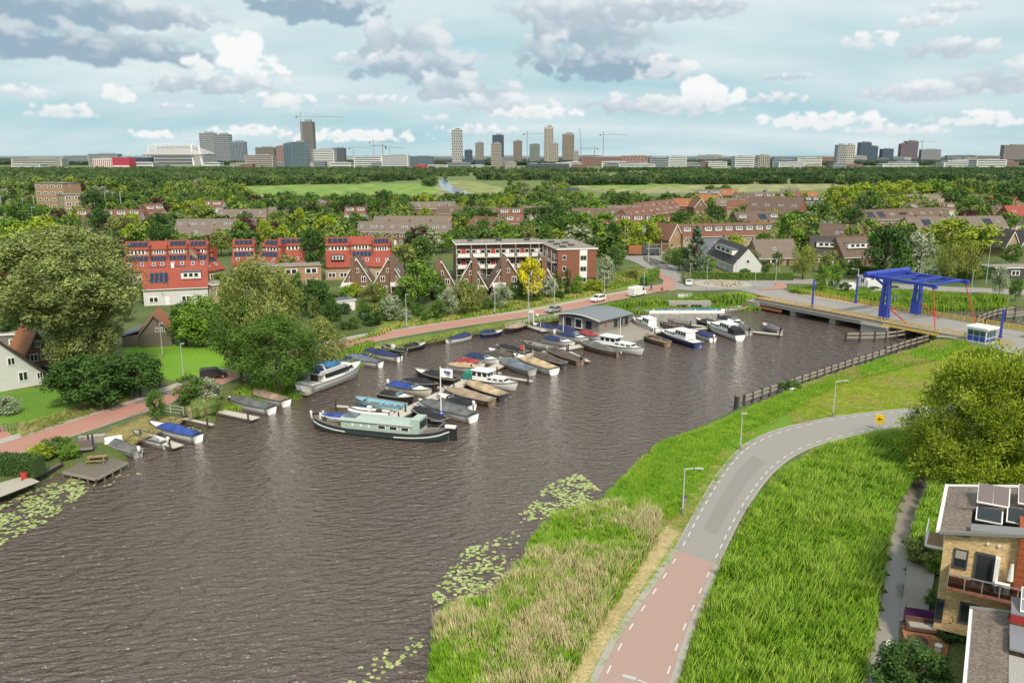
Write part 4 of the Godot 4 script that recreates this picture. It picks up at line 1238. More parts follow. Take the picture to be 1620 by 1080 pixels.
	box_part(k2, "upper_roof", Vector3(5.6, 6.85, -3.4), Vector3(6.4, 0.12, 2.4), M.solar_grey)
	box_part(k2, "glass_roof", Vector3(5.6, 6.1, -0.4), Vector3(6.4, 0.14, 3.2), M.solar_grey)
	box_part(k2, "flat_roof", Vector3(5.6, 5.7, 3.4), Vector3(6.4, 0.14, 4.2), M.concrete)
	var pf := part(k2, "solar_panel", MB.new().bar(Vector3(3.9, 7.0, -2.4), Vector3(3.9, 7.9, -4.3), 2.0, 0.1), M.white)
	for i in 4:
		for j in 2:
			part(pf, "cell_sheet", MB.new().bar(Vector3(3.18 + i * 0.48, 7.1 + j * 0.42, -2.5 - j * 0.9), Vector3(3.18 + i * 0.48, 7.48 + j * 0.42, -3.3 - j * 0.9), 0.42, 0.08), M.solar_grey)
	part(k2, "solar_panel", MB.new().bar(Vector3(6.4, 7.2, -2.4), Vector3(6.4, 8.1, -4.3), 2.0, 0.1), M.solar_grey)
	# garden platform, sofa, chairs and the like beside the ditch
	var dk := thing("garden_deck", v3(Vector2(34.69, -63.89), 0.0), 0.0, "grey plank garden deck beside the ditch", "deck")
	var da := Vector2(35.93, -68.37)
	var db := Vector2(37.58, -66.62)
	var dc := Vector2(32.8, -58.52)
	var dd := Vector2(30.7, -58.52)
	var o2 := Vector2(dk.position.x, dk.position.z)
	for k in 9:
		var u := (k + 0.5) / 9.0
		part(dk, "plank", MB.new().bar(v3(da.lerp(db, u) - o2, LAND + 0.2), v3(dd.lerp(dc, u) - o2, LAND + 0.2), da.distance_to(db) / 9.0 - 0.03, 0.08), M.wood_pale)
	var tr := MB.new()
	tr.prism(pts([30.6, -58.07, 33, -58.52, 34.06, -57.19, 32.02, -53.9, 29.02, -53.28]), LAND - 0.5, LAND + 0.12)
	structure("garden_terrace", tr, mat("terrace_brick", lin(0.42, 0.19, 0.10), 0.9, 0.0, "brick", 0.6), "orange brick garden terrace below the yellow house")
	var sf := thing("garden_sofa", v3(Vector2(31.76, -57.19), LAND + 0.12), th + 0.25, "brown wicker garden sofa in front of a purple screen", "sofa")
	box_part(sf, "seat", Vector3(0, 0.3, 0), Vector3(2.3, 0.28, 0.85), mat("wicker", lin(0.20, 0.11, 0.08), 0.9, 0.0, "plank", 2.0))
	box_part(sf, "backrest", Vector3(0, 0.62, -0.38), Vector3(2.3, 0.6, 0.16), M.wicker)
	box_part(sf, "armrest", Vector3(-1.1, 0.5, 0), Vector3(0.14, 0.4, 0.85), M.wicker)
	box_part(sf, "armrest", Vector3(1.1, 0.5, 0), Vector3(0.14, 0.4, 0.85), M.wicker)
	box_part(sf, "cushion", Vector3(0, 0.49, 0.06), Vector3(1.9, 0.12, 0.7), M.concrete)
	var scn := thing("purple_screen", v3(Vector2(32.38, -58.07), LAND + 0.12), th + 0.25, "purple fabric screen stretched behind the garden sofa", "screen")
	box_part(scn, "fabric", Vector3(0, 0.75, 0), Vector3(2.9, 1.1, 0.06), mat("purple", lin(0.10, 0.025, 0.13), 0.85))
	for e in [-1.45, 1.45]:
		box_part(scn, "post", Vector3(e, 0.7, 0), Vector3(0.08, 1.4, 0.08), M.dark_grey)
	var ch := thing("wicker_lounge_chair", v3(Vector2(30.37, -54.93), LAND + 0.12), 1.1, "dark wicker lounge chair on the brick terrace", "chair")
	part(ch, "shell", MB.new().loft([ring_at(0.5, 0.12), ring_at(0.62, 0.35), ring_at(0.7, 0.62)], true, false), M.wicker)
	part(ch, "cushion", MB.new().tube(Vector3(0, 0.12, 0), Vector3(0, 0.36, 0), 0.55, 0.52, 12), M.dark_grey)
	var st := thing("white_stool", v3(Vector2(31.73, -54.61), LAND + 0.12), 0.0, "small round white stool on the brick terrace", "stool")
	part(st, "seat", MB.new().tube(Vector3(0, 0.36, 0), Vector3(0, 0.46, 0), 0.27, 0.27, 14), M.white)
	part(st, "pedestal", MB.new().tube(Vector3(0, 0, 0), Vector3(0, 0.36, 0), 0.22, 0.15, 14), M.white)
	var tb := thing("moored_dinghy", v3(Vector2(28.82, -55.24), 0.0), th + 1.9, "white dinghy on the ditch beside the terrace", "boat")
	boat_hull(tb, 2.8, 1.3, 0.45, M.white, M.white)


func ring_at(r: float, y: float) -> PackedVector3Array:
	var p := PackedVector3Array()
	for i in 14:
		p.append(Vector3(cos(TAU * i / 14) * r, y + 0.12 * cos(TAU * i / 14), sin(TAU * i / 14) * r))
	return p


# walls of the yellow house: facade top rises from h0 to h1
func slope_wall(w: float, deep: float, h0: float, h1: float) -> MB:
	var mb := MB.new()
	var p := [Vector3(0, 0, 0), Vector3(w, 0, 0), Vector3(w, h1, 0), Vector3(0, h0, 0)]
	var q := []
	for a in p:
		q.append(a + Vector3(0, 0, -deep))
	mb.quad(p[0], p[1], p[2], p[3])
	mb.quad(q[0], q[1], q[2], q[3])
	for i in 4:
		mb.quad(p[i], p[(i + 1) % 4], q[(i + 1) % 4], q[i])
	return mb


# a thin sheet over x0..x1, z0..z1 whose height rises from y0 at x = 0 to y1 at x = 8
func roof_sheet(parent: Node3D, called: String, x0: float, x1: float, z0: float, z1: float, y0: float, y1: float, m: Material) -> void:
	var k := (y1 - y0) / 8.0
	var mb := MB.new()
	var p := PackedVector2Array([Vector2(x0, y0 + k * x0 - 0.25), Vector2(x1, y0 + k * x1 - 0.25), Vector2(x1, y0 + k * x1), Vector2(x0, y0 + k * x0)])
	mb.t = Transform3D(Basis(Vector3(0, 0, 1), Vector3(0, 1, 0), Vector3(1, 0, 0)), Vector3.ZERO)
	mb.sweep(p, z0, z1)
	part(parent, called, mb, m)


func make_suburb() -> void:
	terrace(Vector2(-146.51, -358.88), Vector2(-112.65, -361.64), 9.0, 5.4, 9.2, "brick_tan", "roof_taupe", "long brown roofed terrace behind the red roofs on the left", {"tops": "s2ss2", "units": 7})
	terrace(Vector2(-133.61, -331.04), Vector2(-120.58, -338.21), 9.0, 4.0, 8.0, "brick_brown", "roof_taupe", "low brown roofed house just behind the red roofs", {"tops": "ns", "units": 3})
	terrace(Vector2(-64.58, -343.15), Vector2(-25.47, -338.21), 9.0, 5.6, 9.4, "brick_brown", "roof_taupe", "long taupe roofed terrace with white windows above the red roofs", {"tops": "s2s", "units": 9})
	terrace(Vector2(-63.35, -379.11), Vector2(-29.87, -382.18), 9.0, 5.4, 9.0, "brick_brown", "roof_taupe", "second taupe terrace row with small dark vents", {"tops": "n", "units": 8})
	terrace(Vector2(-154.59, -434.93), Vector2(-130.17, -438.95), 9.0, 5.2, 8.6, "brick_tan", "roof_taupe", "tan terrace beside the copper beech", {"tops": "sn", "units": 5})
	terrace(Vector2(-135.31, -460.24), Vector2(-113.55, -464.75), 9.0, 5.2, 8.2, "brick_tan", "roof_taupe", "tan terrace between tall oaks on the left", {"tops": "ns", "units": 4})
	terrace(Vector2(-194.33, -443.05), Vector2(-188.31, -451.49), 9.0, 6.5, 11.0, "brick_red", "roof_russet", "tall russet house between trees on the left", {"tops": "d", "units": 2})
	flat_block(Vector2(-191.78, -379.11), Vector2(-186.58, -385.31), 10.0, 5.0, "brick_brown", "roof_flat", "first pale flat roofed house behind the willow", {"boxes": 3})
	flat_block(Vector2(-187.19, -388.48), Vector2(-180.28, -394.98), 10.0, 5.5, "brick_tan", "roof_flat", "second pale flat roofed house behind the willow", {"boxes": 3})
	flat_block(Vector2(-291.34, -509.54), Vector2(-271.01, -504.15), 14.0, 20.0, "brick_tan", "roof_flat", "tall tan apartment block with terraces among the left trees", {"category": "apartment building", "called": "apartment_block", "floors": 5, "units": 4, "trim": "roof_grey"})
	flat_block(Vector2(-260.54, -483.66), Vector2(-249.66, -493.7), 14.0, 14.0, "brick_cream", "roof_flat", "lower tan apartment wing with square windows among the left trees", {"category": "apartment building", "called": "apartment_block", "floors": 4, "units": 3, "trim": "roof_grey"})
	terrace(Vector2(-7.38, -385.31), Vector2(6.6, -391.7), 9.0, 5.2, 9.0, "brick_brown", "roof_russet", "russet roofed house above the gallery apartments", {"tops": "sd", "units": 3})
	terrace(Vector2(-20.67, -385.31), Vector2(-8.58, -373.11), 9.0, 5.2, 8.8, "brick_brown", "roof_russet", "russet roofed house left of the gallery apartments' chimney", {"tops": "s", "units": 2})
	terrace(Vector2(60.42, -427.08), Vector2(100.64, -488.63), 9.0, 5.2, 9.2, "brick_red", "roof_russet", "long russet terrace with skylights beside the bus stop trees", {"tops": "22s", "units": 8})
	terrace(Vector2(74.55, -488.63), Vector2(108.66, -538.3), 9.0, 5.2, 9.0, "brick_red", "roof_russet", "second russet terrace row beside the meadow", {"tops": "2s", "units": 6})
	gable(Vector2(60.21, -315.42), Vector2(66.43, -319.74), 11.0, 5.0, 10.5, "brick_tan", "roof_russet", "tan gable end house at the head of the dormer terrace", {})
	terrace(Vector2(65.99, -317.56), Vector2(105.15, -328.72), 9.0, 5.8, 10.2, "brick_cream", "roof_russet", "russet terrace with a row of white dormers behind the conifer", {"tops": "ddddd", "units": 9})
	terrace(Vector2(68.06, -286.36), Vector2(69.44, -256.28), 9.0, 3.0, 8.2, "white_wall", "roof_dark", "dark roofed white house with dormer beside the hedge", {"tops": "d", "units": 1, "chimneys": false})
	terrace(Vector2(70.18, -293.59), Vector2(79.77, -297.34), 8.0, 4.0, 7.0, "white_wall", "roof_grey", "low grey roofed white house behind the dark roofed one", {"tops": "s", "units": 1})
	terrace(Vector2(82.71, -274.51), Vector2(97.41, -277.8), 10.0, 2.8, 8.4, "brick_tan", "roof_taupe", "tan roofed bungalow with a single skylight", {"tops": "s", "units": 1, "called": "bungalow"})
	terrace(Vector2(101.43, -279.47), Vector2(111.35, -276.15), 10.0, 3.4, 9.4, "brick_brown", "roof_dark", "dark roofed house with two white dormers", {"tops": "d", "units": 1})
	terrace(Vector2(110.5, -272.9), Vector2(122.01, -276.15), 10.0, 3.4, 9.4, "brick_brown", "roof_brown", "brown roofed house with white dormer beside the big trees", {"tops": "d", "units": 1})
	terrace(Vector2(121.65, -331.04), Vector2(133.84, -319.74), 11.0, 3.5, 9.6, "brick_brown", "roof_brown", "big plain brown roof behind the dormer houses", {"tops": "n2", "units": 3})
	terrace(Vector2(134.46, -478.79), Vector2(158.86, -460.24), 16.0, 5.0, 13.5, "brick_red", "roof_brown", "large brown roofed hall with a row of skylights and red gable", {"tops": "2222", "units": 4, "called": "hall", "category": "hall"})
	terrace(Vector2(109.18, -398.31), Vector2(131.49, -405.14), 10.0, 5.0, 9.6, "brick_brown", "roof_brown", "brown terrace with roof windows below the large hall", {"tops": "dnp", "units": 4})
	terrace(Vector2(169.32, -405.14), Vector2(228.01, -430.97), 10.0, 5.4, 10.0, "brick_brown", "roof_brown", "long brown terrace with skylights and solar panels on the right", {"tops": "spp2ws2s", "units": 9})
	terrace(Vector2(177.47, -367.29), Vector2(226.03, -376.08), 10.0, 4.6, 9.4, "brick_tan", "roof_taupe", "taupe terrace in front of the long brown one on the right", {"tops": "nps2pnps", "units": 8})
	terrace(Vector2(198.57, -577.33), Vector2(224.05, -577.33), 9.0, 5.4, 8.4, "white_wall", "roof_dark", "dark roofed row with white window band near the pollard trees", {"tops": "d", "units": 5})
	terrace(Vector2(281.56, -599.01), Vector2(332.59, -614.38), 9.0, 6.6, 9.0, "brick_cream", "roof_taupe", "pale terrace with pink end among the right trees", {"tops": "ns", "units": 8})
	terrace(Vector2(261.98, -434.93), Vector2(287.78, -443.05), 10.0, 5.0, 10.5, "brick_red", "roof_red", "dark red roofed house at the right edge", {"tops": "2", "units": 3})
	terrace(Vector2(329.49, -577.33), Vector2(373.48, -584.38), 10.0, 5.0, 9.0, "white_wall", "roof_orange", "orange roofed row at the right edge", {"tops": "s", "units": 6})
	terrace(Vector2(241.89, -405.14), Vector2(264.94, -412.21), 10.0, 3.0, 7.0, "white_wall", "roof_dark", "low dark roofed house below the red roofed one at the right edge", {"tops": "n", "units": 3})
	gable(Vector2(180.57, -301.18), Vector2(188.51, -305.12), 10.0, 3.4, 9.0, "brick_tan", "roof_dark", "dark steep gable house near the black pavilion", {})
	gable(Vector2(187.32, -303.14), Vector2(196.34, -307.13), 10.0, 3.4, 9.0, "brick_tan", "roof_dark", "second dark steep gable house at the right edge", {})
	flat_block(Vector2(145.33, -245.38), Vector2(166.35, -246.69), 8.0, 3.2, "dark_grey", "roof_flat", "black flat roofed pavilion with open front at the right edge", {"units": 5, "called": "pavilion", "category": "pavilion"})
	flat_block(Vector2(100.81, -231.78), Vector2(106.53, -234.14), 3.0, 2.6, "white", "roof_grey", "small white kiosk behind the drawbridge", {"units": 1})
	terrace(Vector2(35.2, -748.46), Vector2(60.18, -748.46), 14.0, 4.0, 8.0, "dark_grey", "solar", "dark solar roofed barn in the polder", {"tops": "n", "units": 2, "chimneys": false, "called": "barn", "category": "barn"})
	# the older quarter in the middle distance on the right: many small gables
	var r := RandomNumberGenerator.new()
	r.seed = 31
	var looks := ["russet", "brown", "taupe", "orange"]
	var rows := [Vector2(103.33, -538.3), Vector2(115.52, -526.42), Vector2(132.03, -538.3), Vector2(133.48, -515.05), Vector2(159.49, -557.14), Vector2(172.5, -563.72), Vector2(128.71, -591.61), Vector2(146.69, -606.6), Vector2(162.56, -614.38), Vector2(182.12, -630.55), Vector2(194.32, -614.38), Vector2(211.71, -638.96), Vector2(222.39, -638.96), Vector2(205.66, -544.44), Vector2(209.25, -532.3), Vector2(212.69, -520.67), Vector2(213.05, -498.87), Vector2(151.77, -684.52), Vector2(173.97, -694.42), Vector2(208.58, -704.6), Vector2(226.77, -704.6)]
	for k in rows.size():
		var p: Vector2 = rows[k]
		var w := r.randf_range(9.0, 15.0)
		var d := Vector2(1, r.randf_range(-0.35, 0.35)).normalized()
		var look: String = looks[r.randi() % 3 if k % 6 else 3]
		var text := "small %s roofed house in the crowded quarter before the meadow" % look
		var o := {"group": "houses of the crowded quarter", "units": 2, "tops": ["s", "d", "2", "n"][k % 4], "called": "quarter_house"}
		if k % 3 == 1:
			gable(p, p + d * 9.0, 11.0, 4.6, 9.6, "brick_brown" if k % 2 else "white_wall", "roof_" + look, text + ", gable to the front", o)
		else:
			terrace(p, p + d * w * 1.3, 9.0, 5.0, 9.4, "brick_tan" if k % 2 else "brick_red", "roof_" + look, text, o)
	# houses showing between the trees of the left and middle suburb
	var glimpses := [Vector2(-233.23, -385.31), Vector2(-197.19, -367.29), Vector2(-202.37, -520.67), Vector2(-136.38, -526.42), Vector2(-114.85, -493.7), Vector2(-93.14, -460.24), Vector2(-65.35, -504.15), Vector2(-42.17, -460.24), Vector2(-13.54, -443.05), Vector2(7.03, -460.24), Vector2(32.16, -443.05), Vector2(39, -391.7), Vector2(53.74, -469.34), Vector2(239.26, -532.3), Vector2(237.23, -493.7), Vector2(276.77, -493.7), Vector2(267.11, -460.24), Vector2(-225.34, -427.08)]
	for k in glimpses.size():
		var p: Vector2 = glimpses[k]
		var d := Vector2(1, r.randf_range(-0.2, 0.2)).normalized()
		terrace(p, p + d * r.randf_range(18.0, 34.0), 9.0, 5.0, 8.8, ["brick_brown", "brick_tan", "white_wall"][k % 3], ["roof_taupe", "roof_brown", "roof_russet"][k % 3], near_label(p, "%s roofed terrace glimpsed" % ["taupe", "brown", "russet"][k % 3]), {"group": "terraces glimpsed between trees", "tops": ["s", "ns", "d"][k % 3]})



func make_skyline() -> void:
	mat("sk_cream", lin(0.440, 0.400, 0.336), 0.7)
	mat("sk_grey", lin(0.288, 0.296, 0.304), 0.7)
	mat("sk_grey2", lin(0.240, 0.248, 0.264), 0.7)
	mat("sk_white", lin(0.620, 0.620, 0.600), 0.7)
	mat("sk_crimson", lin(0.360, 0.030, 0.060), 0.7)
	mat("sk_navy", lin(0.028, 0.044, 0.088), 0.7)
	mat("sk_steel", lin(0.192, 0.232, 0.264), 0.7)
	mat("sk_pink", lin(0.400, 0.320, 0.272), 0.7)
	mat("sk_brown", lin(0.224, 0.176, 0.136), 0.7)
	mat("sk_rose", lin(0.336, 0.176, 0.144), 0.7)
	mat("sk_teal", lin(0.096, 0.160, 0.192), 0.25)
	mat("sk_teal2", lin(0.128, 0.184, 0.208), 0.25)
	mat("sk_taupe", lin(0.192, 0.168, 0.148), 0.7)
	mat("sk_dark", lin(0.080, 0.088, 0.104), 0.7)
	mat("sk_pale", lin(0.400, 0.400, 0.384), 0.7)
	mat("sk_tan", lin(0.264, 0.224, 0.176), 0.7)
	mat("sk_beige", lin(0.368, 0.320, 0.264), 0.7)
	mat("sk_green", lin(0.208, 0.248, 0.216), 0.7)
	mat("sk_ochre", lin(0.288, 0.216, 0.152), 0.7)
	mat("sk_brick", lin(0.272, 0.120, 0.080), 0.7)
	mat("sk_plum", lin(0.136, 0.080, 0.104), 0.7)
	mat("sk_plum2", lin(0.272, 0.208, 0.200), 0.7)
	mat("sk_glass", lin(0.070, 0.100, 0.130), 0.25)
	tower(Vector2(-1719.25, -2884.67), Vector2(-1545.59, -2884.67), 28.22, "sk_cream", "sk_glass", "h", "long cream low rise at the far left of the skyline")
	tower(Vector2(-1648.34, -3270.38), Vector2(-1535.17, -3270.38), 44.28, "sk_grey", "sk_glass", "h", "grey stepped offices behind the crimson shed")
	tower(Vector2(-2015.47, -3774.76), Vector2(-1901.93, -3774.76), 36.9, "sk_grey", "sk_glass", "h", "low grey offices at the far left horizon")
	tower(Vector2(-1359.26, -2723.96), Vector2(-1295.71, -2723.96), 28.7, "sk_white", "sk_crimson", "v", "white fronted crimson shed at the left of the skyline")
	tower(Vector2(-1227.51, -2580.17), Vector2(-1175.07, -2580.17), 31.08, "sk_crimson", "sk_crimson", "n", "crimson box shed in front of the stadium")
	tower(Vector2(-1313.31, -2884.67), Vector2(-1246.02, -2884.67), 30.39, "sk_navy", "sk_navy", "n", "navy box shed beside the crimson one")
	tower(Vector2(-1513.02, -4090), Vector2(-1442.29, -4090), 144.54, "sk_grey", "sk_glass", "g", "tall grey gridded office slab next to the stadium")
	tower(Vector2(-1442.29, -4090), Vector2(-1368.49, -4090), 138.39, "sk_grey2", "sk_glass", "g", "second half of the grey gridded office slab")
	tower(Vector2(-1368.49, -4090), Vector2(-1297.76, -4090), 104.56, "sk_steel", "sk_glass", "v", "blue grey office slab beside the gridded one")
	tower(Vector2(-819.64, -2580.17), Vector2(-734.18, -2580.17), 38.85, "sk_pink", "sk_glass", "h", "pink brick low offices left of the glass tower")
	tower(Vector2(-996.38, -3270.38), Vector2(-925.04, -3270.38), 68.89, "sk_brown", "sk_glass", "h", "brown and dark glass offices left of the pink block")
	tower(Vector2(-915.2, -3270.38), Vector2(-885.67, -3270.38), 73.81, "sk_rose", "sk_glass", "g", "narrow rose coloured block")
	tower(Vector2(-664.25, -2450.75), Vector2(-642.11, -2450.75), 71.96, "sk_teal", "sk_glass", "v", "teal glass tower half with a spire")
	tower(Vector2(-611.54, -2333.67), Vector2(-571.12, -2333.67), 73.81, "sk_teal2", "sk_glass", "h", "teal glass office half right of the spire")
	tower(Vector2(-720.69, -2884.67), Vector2(-679.45, -2884.67), 149.78, "sk_taupe", "sk_dark", "h", "tallest taupe tower under construction with a crane on top")
	tower(Vector2(-685.96, -2884.67), Vector2(-609.99, -2884.67), 58.61, "sk_white", "sk_dark", "h", "white banded office block below the tallest tower")
	tower(Vector2(-696.24, -3270.38), Vector2(-651.95, -3270.38), 66.43, "sk_dark", "sk_glass", "v", "dark block right of the white banded office")
	tower(Vector2(-461.29, -2450.75), Vector2(-380.1, -2450.75), 35.06, "sk_white", "sk_glass", "h", "long white office in the middle left")
	tower(Vector2(-362, -2333.67), Vector2(-288.2, -2333.67), 38.66, "sk_white", "sk_glass", "h", "white laboratory block with roof plant")
	tower(Vector2(-314.65, -2580.17), Vector2(-244.73, -2580.17), 34.96, "sk_teal", "sk_dark", "h", "dark teal glass office with a red sign")
	tower(Vector2(-286, -2450.75), Vector2(-250.94, -2450.75), 11.07, "sk_crimson", "sk_crimson", "n", "small red entrance block before the teal office")
	tower(Vector2(-233.72, -3270.38), Vector2(-194.36, -3270.38), 135.31, "sk_pale", "sk_dark", "g", "tall pale checkered tower left of the centre")
	tower(Vector2(-184.52, -3270.38), Vector2(-154.99, -3270.38), 59.04, "sk_navy", "sk_glass", "v", "short navy tower beside the pale checkered one")
	tower(Vector2(-142.69, -3270.38), Vector2(-110.71, -3270.38), 86.11, "sk_tan", "sk_dark", "g", "tan tower between navy towers")
	tower(Vector2(-125.9, -2884.67), Vector2(-95.51, -2884.67), 23.88, "sk_navy", "sk_glass", "h", "navy base of the tan tower")
	tower(Vector2(-88, -3774.76), Vector2(-36.9, -3774.76), 127.74, "sk_navy", "sk_glass", "g", "navy tower behind the beige one")
	tower(Vector2(-67.66, -2723.96), Vector2(-34.85, -2723.96), 75.86, "sk_beige", "sk_dark", "h", "beige tower in front of the navy one")
	tower(Vector2(-36.9, -2884.67), Vector2(4.34, -2884.67), 32.56, "sk_grey2", "sk_dark", "h", "grey base block right of the beige tower")
	tower(Vector2(6.15, -4090), Vector2(49.2, -4090), 107.63, "sk_brown", "sk_dark", "g", "brown tower right of the beige one")
	tower(Vector2(79.48, -3774.76), Vector2(124.9, -3774.76), 88, "sk_green", "sk_dark", "h", "green grey banded tower behind the crane")
	tower(Vector2(144.77, -3774.76), Vector2(184.52, -3774.76), 161.81, "sk_cream", "sk_dark", "v", "slender cream tower, tallest right of the centre")
	tower(Vector2(155.52, -3504.55), Vector2(192.42, -3504.55), 86.99, "sk_beige", "sk_dark", "g", "lower beige tower joined to the slender cream one")
	tower(Vector2(268.39, -4462.55), Vector2(328.77, -4462.55), 150.97, "sk_ochre", "sk_dark", "v", "ochre brown tower right of the cream one")
	tower(Vector2(238.64, -3270.38), Vector2(258.32, -3270.38), 54.12, "sk_beige", "sk_dark", "g", "narrow beige block at the foot of the ochre tower")
	tower(Vector2(40.26, -2227.22), Vector2(150.97, -2227.22), 15.1, "sk_navy", "sk_dark", "h", "long dark blue shed before the central towers")
	tower(Vector2(123.01, -2333.67), Vector2(165.19, -2333.67), 17.57, "sk_white", "sk_dark", "h", "white block at the end of the dark blue shed")
	tower(Vector2(253.71, -3065.47), Vector2(403.63, -3065.47), 32.29, "sk_brick", "sk_dark", "h", "long red brick row right of the towers")
	tower(Vector2(430.54, -3270.38), Vector2(541.24, -3270.38), 36.9, "sk_rose", "sk_dark", "g", "second red brick row right of the towers")
	tower(Vector2(291.12, -2723.96), Vector2(369.03, -2723.96), 18.45, "sk_white", "sk_dark", "h", "low white hall before the brick row")
	tower(Vector2(423.41, -2580.17), Vector2(481.68, -2580.17), 31.08, "sk_grey2", "sk_glass", "h", "grey offices at the right end of the brick row")
	tower(Vector2(481.68, -2580.17), Vector2(536.07, -2580.17), 34.96, "sk_white", "sk_glass", "h", "white offices at the right end of the brick row")
	tower(Vector2(651.34, -2450.75), Vector2(706.69, -2450.75), 35.06, "sk_white", "sk_glass", "h", "white stepped office standing alone")
	tower(Vector2(846.6, -2884.67), Vector2(885.67, -2884.67), 39.07, "sk_beige", "sk_glass", "v", "small beige office right of the white stepped one")
	tower(Vector2(894.36, -2884.67), Vector2(981.19, -2884.67), 23.88, "sk_steel", "sk_glass", "h", "low steel blue hall right of the beige office")
	tower(Vector2(1042.51, -3065.47), Vector2(1130.16, -3065.47), 29.98, "sk_white", "sk_dark", "h", "white hall left of the cream apartment tower")
	tower(Vector2(1278.43, -3504.55), Vector2(1365.41, -3504.55), 31.63, "sk_brick", "sk_dark", "g", "brick block left of the cream apartment tower")
	tower(Vector2(1264.54, -3270.38), Vector2(1298.99, -3270.38), 78.73, "sk_grey", "sk_dark", "g", "grey half of the right hand apartment tower")
	tower(Vector2(1298.99, -3270.38), Vector2(1330.97, -3270.38), 78.73, "sk_cream", "sk_dark", "g", "cream half of the right hand apartment tower")
	tower(Vector2(2251.09, -5456.04), Vector2(2324.89, -5456.04), 123.01, "sk_navy", "sk_glass", "h", "navy stepped tower, higher part")
	tower(Vector2(2324.89, -5456.04), Vector2(2370, -5456.04), 98.41, "sk_navy", "sk_glass", "h", "navy stepped tower, lower part")
	tower(Vector2(2398.7, -5456.04), Vector2(2472.5, -5456.04), 82.01, "sk_navy", "sk_glass", "v", "small navy block on the right horizon")
	tower(Vector2(2517.61, -5456.04), Vector2(2558.61, -5456.04), 114.81, "sk_plum", "sk_dark", "g", "plum coloured block, lower half")
	tower(Vector2(2550.41, -5456.04), Vector2(2628.32, -5456.04), 131.21, "sk_plum", "sk_dark", "v", "plum coloured block, higher half with a crane")
	tower(Vector2(2657.02, -5456.04), Vector2(2780.03, -5456.04), 77.91, "sk_grey", "sk_dark", "h", "grey banded offices on the right horizon")
	tower(Vector2(3185.96, -5456.04), Vector2(3341.78, -5456.04), 106.61, "sk_plum2", "sk_dark", "h", "broad mauve offices at the right edge of the skyline")
	tower(Vector2(1340.16, -2580.17), Vector2(1427.57, -2580.17), 23.31, "sk_white", "sk_glass", "h", "long white warehouse on the right")
	tower(Vector2(1356.19, -2450.75), Vector2(1442.91, -2450.75), 25.83, "sk_white", "sk_glass", "h", "second long white warehouse on the right")
	crane(Vector2(-716.35, -2884.67), 182.34, 1, "tower crane standing on the tallest taupe tower")
	crane(Vector2(-615.05, -3270.38), 73.81, 1, "small tower crane at the left of the white offices")
	crane(Vector2(-536.32, -3270.38), 98.41, 1, "tall tower crane above the white laboratory")
	crane(Vector2(-501.88, -3270.38), 81.19, 0, "second crane above the white laboratory")
	crane(Vector2(-474.82, -3270.38), 73.81, 1, "third low crane above the white laboratory")
	crane(Vector2(63.26, -3504.55), 137.07, 1, "tower crane behind the brown and green towers")
	crane(Vector2(379.57, -3504.55), 134.43, 1, "tower crane above the red brick row")
	crane(Vector2(342.67, -3504.55), 73.81, 0, "low crane beside the brick row")
	crane(Vector2(2652.92, -5456.04), 139.41, 1, "tower crane beside the plum block")
	luffing_crane(Vector2(287.32, -3504.55), 150.25, "luffing crane with raised jib beside the ochre tower")
	stadium()
	# low roofs and blocks strung along the horizon
	var r := RandomNumberGenerator.new()
	r.seed = 12
	var left := Vector2(-3239.27, -5456.04)
	var right := Vector2(3239.27, -5456.04)
	for k in 46:
		var p := left.lerp(right, (k + r.randf()) / 46.0) + Vector2(0, r.randf_range(-900, 500))
		var s := -p.y / 3500.0
		tower(p, p + Vector2(r.randf_range(40, 130) * s, 0), r.randf_range(12, 26) * s, ["sk_white", "sk_grey", "sk_cream", "sk_brown", "sk_steel"][k % 5], "sk_glass", "h", near_label(p, "small low %s block" % ["white", "grey", "cream", "brown", "steel"][k % 5]), "low blocks along the horizon")
	# nearer sheds and offices just beyond the polder trees
	left = Vector2(-1514.97, -2580.17)
	right = Vector2(1534.39, -2580.17)
	for k in 40:
		var p := left.lerp(right, (k + r.randf()) / 40.0) + Vector2(0, r.randf_range(-300, 200))
		tower(p, p + Vector2(r.randf_range(30, 110), 0), r.randf_range(9, 19), ["sk_white", "sk_cream", "sk_grey", "sk_brick", "sk_white", "sk_steel"][k % 6], ["sk_glass", "sk_dark"][k % 2], "h", near_label(p, "low %s shed" % ["white", "cream", "grey", "brick", "white", "steel"][k % 6]), "sheds beyond the polder trees")


